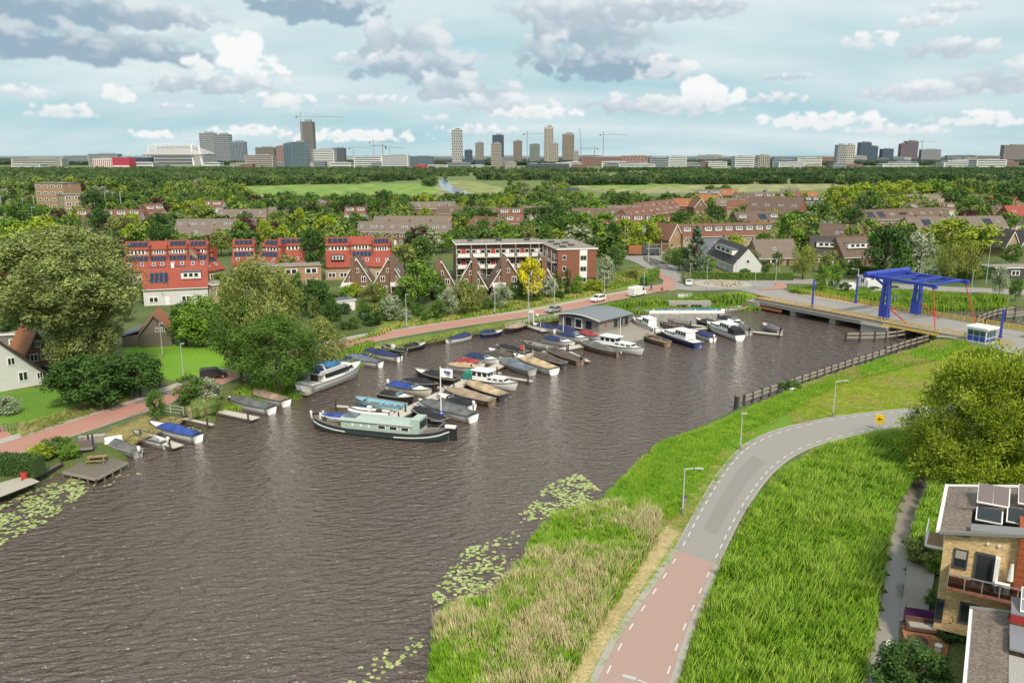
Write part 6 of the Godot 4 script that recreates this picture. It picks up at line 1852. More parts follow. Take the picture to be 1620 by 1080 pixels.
func cabin(o: Node3D, x0: float, x1: float, w: float, y: float, h: float, m: Material) -> Node3D:
	var s := h * 0.35
	var mb := MB.new()
	var a := [Vector3(x0, y, -w / 2), Vector3(x1, y, -w * 0.42), Vector3(x1, y, w * 0.42), Vector3(x0, y, w / 2)]
	var t := [Vector3(x0 + 0.05, y + h, -w * 0.44), Vector3(x1 - s, y + h, -w * 0.36), Vector3(x1 - s, y + h, w * 0.36), Vector3(x0 + 0.05, y + h, w * 0.44)]
	for i in 4:
		mb.quad(a[i], a[(i + 1) % 4], t[(i + 1) % 4], t[i])
	mb.quad(t[0], t[1], t[2], t[3])
	var c := part(o, "cabin", mb, m)
	var n := clampi(int((x1 - x0) / 1.0), 1, 4)
	for sd in [0, 3]:
		for k in n:
			var e := 1 if sd == 0 else 2
			var g := MB.new()
			var q := []
			for uv_ in [[(k + 0.15) / n, 0.45], [(k + 0.85) / n, 0.45], [(k + 0.85) / n, 0.86], [(k + 0.15) / n, 0.86]]:
				var lo: Vector3 = a[sd].lerp(a[e], uv_[0])
				var hi: Vector3 = t[sd].lerp(t[e], uv_[0])
				q.append(lo.lerp(hi, uv_[1]) + Vector3(0, 0, -0.03 if sd == 0 else 0.03))
			g.quad(q[0], q[1], q[2], q[3])
			part(c, "window", g, M.glass)
	var g2 := MB.new()
	var f := []
	for uv_ in [[0.08, 0.42], [0.92, 0.42], [0.92, 0.9], [0.08, 0.9]]:
		f.append(a[1].lerp(a[2], uv_[0]).lerp(t[1].lerp(t[2], uv_[0]), uv_[1]) + Vector3(0.03, 0.01, 0))
	g2.quad(f[0], f[1], f[2], f[3])
	part(c, "window", g2, M.glass)
	return c


func tarp_box(o: Node3D, x0: float, x1: float, w: float, y: float, h: float, m: Material) -> void:
	var r := []
	for x in [x0, lerpf(x0, x1, 0.3), lerpf(x0, x1, 0.7), x1]:
		var k := 0.72 if x == x0 else 1.0
		r.append(PackedVector3Array([Vector3(x, y, -w / 2), Vector3(x, y + h * 0.75 * k, -w * 0.46), Vector3(x, y + h * k, -w * 0.25), Vector3(x, y + h * 1.05 * k, 0), Vector3(x, y + h * k, w * 0.25), Vector3(x, y + h * 0.75 * k, w * 0.46), Vector3(x, y, w / 2)]))
	part(o, "canopy", MB.new().loft(r, false, true), m)


func rail_round(o: Node3D, l: float, b: float, d: float) -> void:
	var mb := MB.new()
	var last := []
	for k in 8:
		var u := 0.55 + 0.43 * k / 7.0
		for s in 2:
			var z := half_beam(u, b, 0.8) * (0.92 if s else -0.92)
			var p := Vector3((u - 0.5) * l, sheer(u, d), z)
			mb.bar(p, p + Vector3(0, 0.5, 0), 0.03, 0.03)
			if last.size() == 2:
				mb.bar(last[s] + Vector3(0, 0.5, 0), p + Vector3(0, 0.5, 0), 0.03, 0.03)
				last[s] = p
		if last.size() < 2:
			last = [Vector3((u - 0.5) * l, sheer(u, d), -half_beam(u, b, 0.8) * 0.92), Vector3((u - 0.5) * l, sheer(u, d), half_beam(u, b, 0.8) * 0.92)]
	part(o, "deck_rail", mb, M.steel)


func make_boats() -> void:
	mat("navy_tarp", lin(0.022, 0.035, 0.14), 0.8, 0.0, "coarse", 0.12)
	mat("blue_tarp", lin(0.03, 0.08, 0.36), 0.75, 0.0, "coarse", 0.12)
	mat("sky_tarp", lin(0.06, 0.22, 0.45), 0.75, 0.0, "coarse", 0.12)
	mat("black_tarp", lin(0.022, 0.022, 0.028), 0.8, 0.0, "coarse", 0.12)
	mat("grey_tarp", lin(0.16, 0.165, 0.17), 0.8, 0.0, "coarse", 0.12)
	mat("slate_tarp", lin(0.17, 0.21, 0.26), 0.8, 0.0, "coarse", 0.12)
	mat("tan_tarp", lin(0.42, 0.32, 0.23), 0.85, 0.0, "coarse", 0.12)
	mat("cream_tarp", lin(0.56, 0.42, 0.26), 0.85, 0.0, "coarse", 0.12)
	mat("brown_tarp", lin(0.13, 0.10, 0.085), 0.85, 0.0, "coarse", 0.12)
	mat("red_tarp", lin(0.42, 0.05, 0.06), 0.8, 0.0, "coarse", 0.12)
	mat("green_tarp", lin(0.02, 0.20, 0.14), 0.8)
	mat("hull_cream", lin(0.62, 0.58, 0.48), 0.35)
	mat("hull_black", lin(0.025, 0.025, 0.03), 0.35)
	mat("hull_navy", lin(0.02, 0.03, 0.10), 0.35)
	mat("hull_blue", lin(0.20, 0.44, 0.56), 0.4)
	mat("hull_brown", lin(0.16, 0.10, 0.065), 0.5)
	mat("hull_grey", lin(0.30, 0.30, 0.30), 0.45)
	mat("barge_green", lin(0.035, 0.055, 0.055), 0.4)
	mat("sage", lin(0.36, 0.45, 0.40), 0.5)
	barge()
	yacht()
	# left bank
	boat(Vector2(-43.33, -120.27), Vector2(-35.33, -115.54), 2.6, "cover", "white", "grey_tarp", "white boat under a grey cover at the plank jetty", "F")
	boat(Vector2(-41.61, -124.32), Vector2(-34.19, -119.3), 2.6, "cover", "white", "tan_tarp", "white boat under a tan cover beside the grey covered one", "F")
	boat(Vector2(-50.74, -104.73), Vector2(-44.82, -101.06), 1.9, "open", "white", "hull_grey", "open white dinghy with outboard at the lower left jetty", "m", "dinghy")
	boat(Vector2(-50.08, -108.12), Vector2(-41.53, -103.24), 2.2, "cover", "white", "blue_tarp", "boat under a bright blue cover at the lower left jetty", "")
	boat(Vector2(-52.82, -101.3), Vector2(-47.07, -97.62), 2.0, "cover", "hull_grey", "grey_tarp", "dark grey covered boat beside the picnic deck", "mF")
	boat(Vector2(-26.07, -148.14), Vector2(-31.17, -144.36), 2.2, "cover", "hull_black", "navy_tarp", "low boat under a faded navy cover behind the white yacht", "F")
	boat(Vector2(-30.93, -147.18), Vector2(-23.62, -142.99), 2.3, "cover", "white", "slate_tarp", "boat under a lilac grey cover behind the white yacht", "F")
	boat(Vector2(-28.54, -152.12), Vector2(-20.77, -147.18), 2.5, "cover", "white", "navy_tarp", "white boat with navy cover and dark outboards by the reeds", "mkF")
	boat(Vector2(-25.53, -156.84), Vector2(-20.47, -152.12), 2.2, "rib", "dark_grey", "black_tarp", "black inflatable boat by the reeds", "mk", "inflatable_boat")
	boat(Vector2(-17.02, -158.47), Vector2(-21.04, -154.7), 2.2, "half", "hull_black", "black_tarp", "black hulled launch with windscreen at the grassy quay", "")
	boat(Vector2(-8.14, -166.55), Vector2(-12.94, -162.42), 2.5, "cover", "white", "navy_tarp", "white sloop with navy cover, nearest of two at the grassy quay", "F")
	boat(Vector2(-1.88, -170.26), Vector2(-6.61, -167.77), 2.5, "half", "hull_navy", "navy_tarp", "navy hulled sloop with navy cover at the grassy quay", "")
	boat(Vector2(-1.34, -170.89), Vector2(2.65, -177.48), 2.4, "cover", "hull_black", "tan_tarp", "dark hulled boat under a pale tan cover by the gangway", "F")
	boat(Vector2(4.46, -177.48), Vector2(9.38, -172.82), 2.6, "cover", "white", "navy_tarp", "white boat with navy cover before the marina gangway", "")
	boat(Vector2(13.91, -166.55), Vector2(9.89, -174.79), 2.8, "cover", "white", "navy_tarp", "white boat with tall navy cover beside the marina office", "")
	boat(Vector2(11.54, -183.84), Vector2(6.13, -186.06), 2.0, "open", "hull_black", "black_tarp", "black open boat behind the covered boats at the gangway", "m")
	boat(Vector2(16.71, -185.31), Vector2(11.85, -189.1), 2.0, "cover", "hull_brown", "black_tarp", "dark boat moored tight behind the marina office", "")
	# west side of the long pontoon, from the barge outwards
	boat(Vector2(-23.87, -119.94), Vector2(-15.96, -116.77), 2.5, "open", "hull_blue", "hull_blue", "light blue open rowing sloop beside the old barge", "", "sloop")
	boat(Vector2(-23.98, -115.54), Vector2(-17.59, -113.75), 1.7, "rib", "white", "white", "white inflatable tender alongside the old barge", "", "inflatable_boat")
	boat(Vector2(-15, -120.6), Vector2(-20.7, -123.63), 2.1, "half", "hull_black", "black_tarp", "black covered launch next to the light blue sloop", "s")
	boat(Vector2(-12.51, -123.97), Vector2(-19.94, -128.63), 2.6, "half", "hull_cream", "blue_tarp", "cream launch with blue cover on the west side of the pontoon", "m")
	boat(Vector2(-11.93, -127.53), Vector2(-17.97, -131.67), 2.3, "cover", "hull_black", "black_tarp", "black boat under a black cover, third from the barge", "F")
	boat(Vector2(-16.68, -136.9), Vector2(-9.22, -131.28), 2.6, "cover", "hull_black", "black_tarp", "black boat under a peaked black cover, fourth from the barge", "")
	boat(Vector2(-5.5, -138.16), Vector2(-11.06, -142.09), 2.6, "cover", "white", "cream_tarp", "white boat under a cream cover next to the red one", "F")
	boat(Vector2(-4.73, -141.64), Vector2(-10.11, -144.82), 2.2, "cover", "white", "red_tarp", "white boat under a red cover", "")
	boat(Vector2(-2.06, -143.9), Vector2(-8.48, -148.63), 2.5, "half", "white", "navy_tarp", "white launch with navy cover and windscreen beyond the red cover", "")
	boat(Vector2(-4.48, -153.14), Vector2(0.35, -147.66), 2.6, "cover", "hull_cream", "brown_tarp", "round cream boat with brown cover", "")
	boat(Vector2(-3.08, -155.76), Vector2(2.63, -151.1), 2.3, "cover", "hull_black", "black_tarp", "low black covered boat beyond the round cream one", "F")
	boat(Vector2(2.39, -159.02), Vector2(8.29, -154.18), 2.6, "open", "hull_grey", "wood_grey", "open grey launch with grey seats on the west side", "")
	boat(Vector2(12.48, -157.92), Vector2(6.71, -163.58), 2.8, "half", "white", "navy_tarp", "white launch with blue cover and screen near the office deck", "")
	boat(Vector2(15.58, -161.84), Vector2(10.01, -167.16), 2.5, "half", "white", "navy_tarp", "low white launch with dark blue cover next to the office deck", "")
	boat(Vector2(18, -162.99), Vector2(14.42, -169.63), 2.3, "cover", "white", "red_tarp", "small white boat with maroon cover at the office deck", "")
	# east side of the long pontoon
	boat(Vector2(-14.2, -118.65), Vector2(-5.5, -111.72), 3.1, "cover", "white", "grey_tarp", "large white boat under a grey tent cover next to the old barge", "F")
	boat(Vector2(-14.69, -115.54), Vector2(-9.59, -110.03), 2.4, "cover", "hull_black", "black_tarp", "low black boat between the barge and the grey tent covered boat", "F")
	boat(Vector2(-11.59, -122.6), Vector2(-5.93, -117.08), 2.4, "half", "white", "black_tarp", "white boat with black cover beyond the grey tent covered boat", "m")
	boat(Vector2(-10.84, -125.37), Vector2(-3.06, -119.3), 2.7, "cover", "hull_brown", "tan_tarp", "long brown boat under a tan cover", "F")
	boat(Vector2(-7.75, -129.38), Vector2(-1.37, -122.26), 2.7, "cover", "hull_black", "cream_tarp", "black boat under a cream cover next to the tan covered one", "F")
	boat(Vector2(1.02, -127.53), Vector2(-7.95, -132.84), 3.2, "cabin", "white", "green_tarp", "white cabin cruiser with a green canopy", "fp", "cabin_cruiser")
	boat(Vector2(-2.3, -144.82), Vector2(3.5, -137.32), 2.7, "cover", "hull_grey", "slate_tarp", "grey boat under a slate blue cover", "F")
	var sl := boat(Vector2(0.23, -147.66), Vector2(7.34, -137.74), 3.1, "cover", "white", "cream_tarp", "white sailing launch with sand coloured tent and red rudder", "p", "sailing_boat")
	part(sl, "rudder", MB.new().box(Vector3(-5.2, 0.55, 0), Vector3(0.7, 1.3, 0.12)), mat("rudder_orange", lin(0.45, 0.09, 0.03), 0.6))
	boat(Vector2(3.79, -149.61), Vector2(9.26, -142.09), 2.4, "cover", "hull_black", "brown_tarp", "dark boat under a brown cover beyond the sailing launch", "F")
	boat(Vector2(6.54, -153.14), Vector2(12.38, -144.36), 2.8, "cover", "hull_brown", "brown_tarp", "dark brown boat under a pointed brown cover", "mkF")
	boat(Vector2(13.56, -159.02), Vector2(19.92, -150.6), 2.8, "double", "hull_brown", "grey_tarp", "long dark boat under a flat grey cover", "F")
	boat(Vector2(25.21, -151.61), Vector2(16.13, -159.58), 3.4, "cabin", "white", "white", "white classic motor cruiser with long deckhouse", "f", "cabin_cruiser")
	# boats round the office deck and the eastern pontoon
	boat(Vector2(27.47, -165.95), Vector2(31, -159.58), 2.6, "open", "hull_brown", "wood_new", "brown wooden open boat at the office deck", "", "sloop")
	boat(Vector2(31.25, -169.63), Vector2(36.81, -157.92), 3.4, "cabin", "hull_navy", "white", "navy hulled white cabin cruiser beside the office deck", "f", "cabin_cruiser")
	boat(Vector2(38.46, -170.26), Vector2(41.02, -163.58), 2.5, "cover", "white", "navy_tarp", "white boat with navy cover between two cruisers", "m")
	boat(Vector2(42.95, -177.48), Vector2(46.89, -164.75), 3.2, "cabin", "white", "black_tarp", "white motor boat with black canopy on the eastern pontoon", "f")
	boat(Vector2(48.58, -180.96), Vector2(50.08, -169.63), 2.5, "half", "hull_grey", "grey_tarp", "grey motor boat right of the black canopied one", "mk")
	boat(Vector2(51.69, -178.86), Vector2(47.66, -185.31), 2.6, "half", "white", "black_tarp", "white speedboat with black cover at the back of the eastern pontoon", "mk")
	boat(Vector2(41.66, -183.11), Vector2(45.79, -175.45), 2.4, "cover", "hull_black", "black_tarp", "low black covered boat behind the black canopied motor boat", "")
	boat(Vector2(55.36, -177.48), Vector2(57.03, -170.89), 2.0, "cover", "hull_grey", "grey_tarp", "small grey covered boat at the end of the eastern pontoon", "mk")
	boat(Vector2(32.85, -179.55), Vector2(36.83, -174.79), 2.1, "open", "hull_brown", "wood_grey", "narrow open boat with posts behind the navy cruiser", "p")
	boat(Vector2(35.21, -182.39), Vector2(39.75, -178.17), 2.1, "open", "hull_grey", "wood_grey", "second narrow open boat behind the navy cruiser", "p")
	boat(Vector2(27.48, -182.39), Vector2(31.16, -172.17), 2.8, "cabin", "white", "white", "small white workboat behind the office deck", "p")
	boat(Vector2(20.79, -186.81), Vector2(27.19, -182.39), 2.0, "rib", "hull_grey", "grey_tarp", "grey inflatable on the far side of the office", "m", "inflatable_boat")
	boat(Vector2(29.64, -196.29), Vector2(33.09, -199.66), 1.9, "open", "hull_grey", "hull_grey", "tiny grey boat with hoop rails at the reed edge", "p")
	# long blue work flat and its companion on the north shore
	var fl := thing("work_flat", v3(Vector2(41.77, -196.29)), 0.0, "long low blue and white work barge along the northern reeds", "barge")
	part(fl, "hull", MB.new().prism(pts([-11.2, -1.2, -8.8, 1.6, 9.6, 1.2, 10.4, -1.6]), -0.3, 0.62), M.white)
	part(fl, "deck", MB.new().box(Vector3(0.2, 0.72, -0.2), Vector3(17.5, 0.16, 1.7)), M.sky_tarp)
	part(fl, "deck_beam", MB.new().box(Vector3(-1.0, 0.86, 0.2), Vector3(6, 0.2, 0.5)), M.mid_grey)
	for k in 4:
		part(fl, "bollard", MB.new().tube(Vector3(-7.5 + 5 * k, 0.6, 1.1), Vector3(-7.5 + 5 * k, 1.05, 1.1), 0.12, 0.12), M.white)
	boat(Vector2(58.37, -199.66), Vector2(52.63, -197.96), 2.2, "open", "white", "signal_red", "small white and red flat boat next to the blue work barge", "")


func barge() -> void:
	var bow := Vector2(-27.98, -110.03)
	var stern := Vector2(-8.36, -104.23)
	var d := bow - stern
	var l := d.length()
	var b := 4.3
	var o := thing("old_barge", v3((bow + stern) * 0.5), atan2(-d.y, d.x), "long old dark green barge with sage deckhouse and blue covered tender", "barge")
	# round bow and stern, low waist
	var rings := []
	var n := 21
	for k in n:
		var u := k / float(n - 1) * 2.0 - 1.0
		var w := b * 0.5 * pow(maxf(0.0, 1.0 - pow(absf(u), 5.0)), 0.6) + 0.03
		var y := 0.85 + 0.75 * pow(absf(u), 3.0) + (0.25 if u > 0.0 else 0.0) * u * u
		var x := u * l * 0.5
		var r := PackedVector3Array()
		r.append(Vector3(x, y, -w))
		r.append(Vector3(x * 0.99, y * 0.45, -w * 1.02))
		r.append(Vector3(x * 0.97, -0.3, -w * 0.85))
		r.append(Vector3(x * 0.96, -0.4, 0))
		r.append(Vector3(x * 0.97, -0.3, w * 0.85))
		r.append(Vector3(x * 0.99, y * 0.45, w * 1.02))
		r.append(Vector3(x, y, w))
		rings.append(r)
	part(o, "hull", MB.new().loft(rings, false, false), M.barge_green, true)
	var dk := MB.new()
	var wl := MB.new()
	var st := MB.new()
	for k in n - 1:
		var q := Vector3(0, -0.18, 0)
		dk.quad(rings[k][0] + q, rings[k + 1][0] + q, rings[k + 1][6] + q, rings[k][6] + q)
		for s in [0, 6]:
			wl.bar(rings[k][s], rings[k + 1][s], 0.12, 0.14)
			var z := Vector3(0, -0.42, 0.03 if s else -0.03)
			if k < 7 or k > 13:
				st.bar(rings[k][s] + z, rings[k + 1][s] + z, 0.07, 0.12)
	part(o, "deck", dk, M.wood_grey)
	part(o, "gunwale", wl, M.hull_black)
	part(o, "white_stripe", st, M.white)
	# deckhouse
	var h := part(o, "deckhouse", MB.new().box(Vector3(-0.3, 1.35, 0), Vector3(l * 0.52, 1.15, 3.1)), M.sage)
	part(h, "deckhouse_roof", MB.new().sweep(PackedVector2Array([Vector2(-1.75, 1.9), Vector2(-1.75, 2.0), Vector2(0, 2.16), Vector2(1.75, 2.0), Vector2(1.75, 1.9)]), -l * 0.27, l * 0.26), mat("sage_roof", lin(0.42, 0.50, 0.46), 0.6, 0.0, "asphalt", 0.1))
	for k in 3:
		for s in [-1.0, 1.0]:
			var wn := part(h, "window", MB.new().box(Vector3(-l * 0.22 + 1.7 * k, 1.45, s * 1.56), Vector3(1.25, 0.55, 0.06)), M.white)
			part(wn, "pane", MB.new().box(Vector3(-l * 0.22 + 1.7 * k, 1.45, s * 1.59), Vector3(1.0, 0.4, 0.04)), M.glass)
			part(h, "porthole", MB.new().tube(Vector3(l * 0.04 + 1.2 * k, 1.4, s * 1.5), Vector3(l * 0.04 + 1.2 * k, 1.4, s * 1.6), 0.18, 0.18, 10), M.white)
	part(h, "hatch", MB.new().box(Vector3(l * 0.2, 2.2, 0), Vector3(1.8, 0.25, 1.6)), M.slate_tarp)
	part(h, "hatch", MB.new().box(Vector3(-l * 0.06, 2.2, 0), Vector3(0.9, 0.18, 0.8)), M.sage)
	var wh := part(o, "wheelhouse", MB.new().box(Vector3(-l * 0.285, 1.75, 0), Vector3(1.3, 2.1, 2.7)), M.sage)
	for z in [-0.8, 0.0, 0.8]:
		part(wh, "window", MB.new().box(Vector3(-l * 0.285 - 0.67, 2.0, z), Vector3(0.06, 1.0, 0.65)), M.glass)
	part(o, "stern_rail", MB.new().bar(Vector3(-l * 0.44, 1.9, -1.6), Vector3(-l * 0.44, 1.9, 1.6), 0.06, 0.06).bar(Vector3(-l * 0.33, 1.8, 1.9), Vector3(-l * 0.44, 2.0, 1.5), 0.06, 0.06).bar(Vector3(-l * 0.33, 1.8, -1.9), Vector3(-l * 0.44, 2.0, -1.5), 0.06, 0.06), M.steel)
	part(o, "rudder", MB.new().box(Vector3(-l * 0.5 - 0.55, 0.75, 0), Vector3(1.1, 2.2, 0.16)), M.hull_black)
	part(o, "rudder_head", MB.new().box(Vector3(-l * 0.5 - 0.2, 1.9, 0), Vector3(1.5, 0.35, 0.5)), M.white)
	part(o, "bitts", MB.new().tube(Vector3(l * 0.43, 1.3, -0.4), Vector3(l * 0.43, 2.3, -0.4), 0.12, 0.12).tube(Vector3(l * 0.43, 1.3, 0.4), Vector3(l * 0.43, 2.3, 0.4), 0.12, 0.12), M.white)
	part(o, "stem_post", MB.new().bar(Vector3(l * 0.5, 1.2, 0), Vector3(l * 0.5 + 0.25, 2.3, 0), 0.22, 0.25), M.white)
	part(o, "anchor_winch", MB.new().tube(Vector3(l * 0.39, 1.55, -0.7), Vector3(l * 0.39, 1.55, 0.7), 0.3, 0.3, 10), M.dark_grey)
	# covered tender on the foredeck
	var tn := thing("covered_tender", o.to_global(Vector3(l * 0.335, 1.18, 0.3)), o.rotation.y + 0.1, "small white tender under a blue cover on the barge foredeck", "boat")
	boat_hull(tn, 4.6, 1.7, 0.5, M.white, M.white)
	tarp(tn, 4.6, 1.7, 0.5, 0.02, 0.9, 0.45, M.blue_tarp)
	# flag mast and blue sign behind the stern
	var mp := Vector2(-10.09, -111.72)
	var f := thing("flag_mast", v3(mp, 0.0), 0.3, "tall white mast with a pale flag rising behind the barge stern", "flagpole")
	part(f, "pole", MB.new().tube(Vector3(0, -1, 0), Vector3(0, 8.2, 0), 0.11, 0.07, 8), M.white)
	var fg := MB.new()
	for k in 8:
		var x := k * 0.22
		fg.quad(Vector3(x, 8.0 - 0.04 * k, 0.12 * sin(x * 4)), Vector3(x + 0.22, 7.96 - 0.04 * k, 0.12 * sin((x + 0.22) * 4)), Vector3(x + 0.22, 6.7 - 0.05 * k, 0.16 * sin((x + 0.22) * 4)), Vector3(x, 6.75 - 0.05 * k, 0.16 * sin(x * 4)))
	var fo := part(f, "flag", fg, M.white)
	part(fo, "flag_emblem", MB.new().bar(Vector3(0.5, 7.6, 0.25), Vector3(1.3, 7.1, 0.25), 0.03, 0.22).bar(Vector3(1.0, 7.5, 0.26), Vector3(1.4, 7.2, 0.26), 0.03, 0.14), M.bridge_blue)
	var sg := part(f, "sign_board", MB.new().box(Vector3(0, 1.45, 0.14), Vector3(0.75, 0.55, 0.05)), M.bridge_blue)
	part(sg, "sign_arrow", MB.new().box(Vector3(0, 1.45, 0.18), Vector3(0.4, 0.09, 0.03)).bar(Vector3(0.2, 1.45, 0.18), Vector3(0.05, 1.58, 0.18), 0.03, 0.07).bar(Vector3(0.2, 1.45, 0.18), Vector3(0.05, 1.32, 0.18), 0.03, 0.07), M.white)


func yacht() -> void:
	var stern := Vector2(-33.1, -125.73)
	var bow := Vector2(-26.43, -139.02)
	var d := bow - stern
	var l := d.length()
	var b := 4.2
	var o := thing("flybridge_yacht", v3((bow + stern) * 0.5), atan2(-d.y, d.x), "large white flybridge motor yacht with blue canopy at the left bank", "yacht")
	boat_hull(o, l, b, 1.5, M.white, M.mid_grey, 0.86, M.white)
	var y := 1.5
	var s1 := cabin(o, -l * 0.3, l * 0.27, b * 0.86, y, 1.35, M.white)
	part(s1, "side_glass", MB.new().box(Vector3(-l * 0.06, y + 0.85, 0), Vector3(l * 0.4, 0.62, b * 0.83)), M.glass)
	part(o, "flybridge", MB.new().sweep(PackedVector2Array([Vector2(-b * 0.44, y + 1.35), Vector2(-b * 0.47, y + 1.95), Vector2(-b * 0.4, y + 1.95), Vector2(-b * 0.36, y + 1.5), Vector2(b * 0.36, y + 1.5), Vector2(b * 0.4, y + 1.95), Vector2(b * 0.47, y + 1.95), Vector2(b * 0.44, y + 1.35)]), -l * 0.36, l * 0.06), M.white)
	part(o, "flybridge_front", MB.new().bar(Vector3(l * 0.02, y + 1.95, 0), Vector3(l * 0.12, y + 1.4, 0), b * 0.84, 0.12), M.white)
	tarp_box(o, -l * 0.2, l * 0.02, b * 0.7, y + 1.5, 1.15, M.sky_tarp)
	part(o, "aft_canopy", MB.new().box(Vector3(-l * 0.33, y + 2.0, 0), Vector3(l * 0.09, 0.4, b * 0.72)), M.navy_tarp)
	part(o, "radar_arch", MB.new().bar(Vector3(-l * 0.27, y + 1.5, -b * 0.44), Vector3(-l * 0.31, y + 2.9, -b * 0.4), 0.2, 0.3).bar(Vector3(-l * 0.27, y + 1.5, b * 0.44), Vector3(-l * 0.31, y + 2.9, b * 0.4), 0.2, 0.3).bar(Vector3(-l * 0.31, y + 2.9, -b * 0.42), Vector3(-l * 0.31, y + 2.9, b * 0.42), 0.3, 0.2), M.white)
	part(o, "cockpit_door", MB.new().box(Vector3(-l * 0.305, y + 0.6, -0.3), Vector3(0.1, 1.2, 1.5)), M.glass)
	part(o, "ladder", MB.new().bar(Vector3(-l * 0.32, y, 0.75), Vector3(-l * 0.31, y + 1.5, 0.75), 0.06, 0.06).bar(Vector3(-l * 0.32, y, 1.15), Vector3(-l * 0.31, y + 1.5, 1.15), 0.06, 0.06).bar(Vector3(-l * 0.315, y + 0.4, 0.75), Vector3(-l * 0.315, y + 0.4, 1.15), 0.06, 0.06).bar(Vector3(-l * 0.315, y + 0.9, 0.75), Vector3(-l * 0.315, y + 0.9, 1.15), 0.06, 0.06), M.steel)
	part(o, "swim_platform", MB.new().box(Vector3(-l * 0.54, 0.42, 0), Vector3(l * 0.09, 0.14, b * 0.8)), M.wood_pale)
	part(o, "transom_seat", MB.new().box(Vector3(-l * 0.46, 1.35, 0), Vector3(0.8, 0.5, b * 0.6)), M.white)
	part(o, "hull_stripe", MB.new().box(Vector3(-l * 0.08, 0.62, b * 0.505), Vector3(l * 0.6, 0.1, 0.04)).box(Vector3(-l * 0.08, 0.62, -b * 0.505), Vector3(l * 0.6, 0.1, 0.04)), M.mid_grey)
	rail_round(o, l, b, 1.5)



func lamp(p: Vector2, h: float, arm: float, turn: float, label: String) -> void:
	var o := thing("street_lamp", v3(p, ground_y(p)), turn, label, "street lamp", "street lamps")
	part(o, "pole", MB.new().tube(Vector3.ZERO, Vector3(0, h * 0.35, 0), 0.1, 0.09, 8).tube(Vector3(0, h * 0.35, 0), Vector3(0, h, 0), 0.075, 0.055, 8), M.galvanised)
	part(o, "base_sleeve", MB.new().tube(Vector3.ZERO, Vector3(0, 0.7, 0), 0.13, 0.12, 8), M.mid_grey)
	if arm > 0.0:
		part(o, "arm", MB.new().tube(Vector3(0, h, 0), Vector3(arm * 0.6, h + 0.12, 0), 0.05, 0.045, 6), M.galvanised)
		part(o, "lamp_head", MB.new().box(Vector3(arm * 0.95, h + 0.12, 0), Vector3(0.85, 0.1, 0.24)), M.galvanised)
	else:
		part(o, "lamp_head", MB.new().box(Vector3(0.25, h + 0.04, 0), Vector3(0.7, 0.1, 0.26)), M.galvanised)


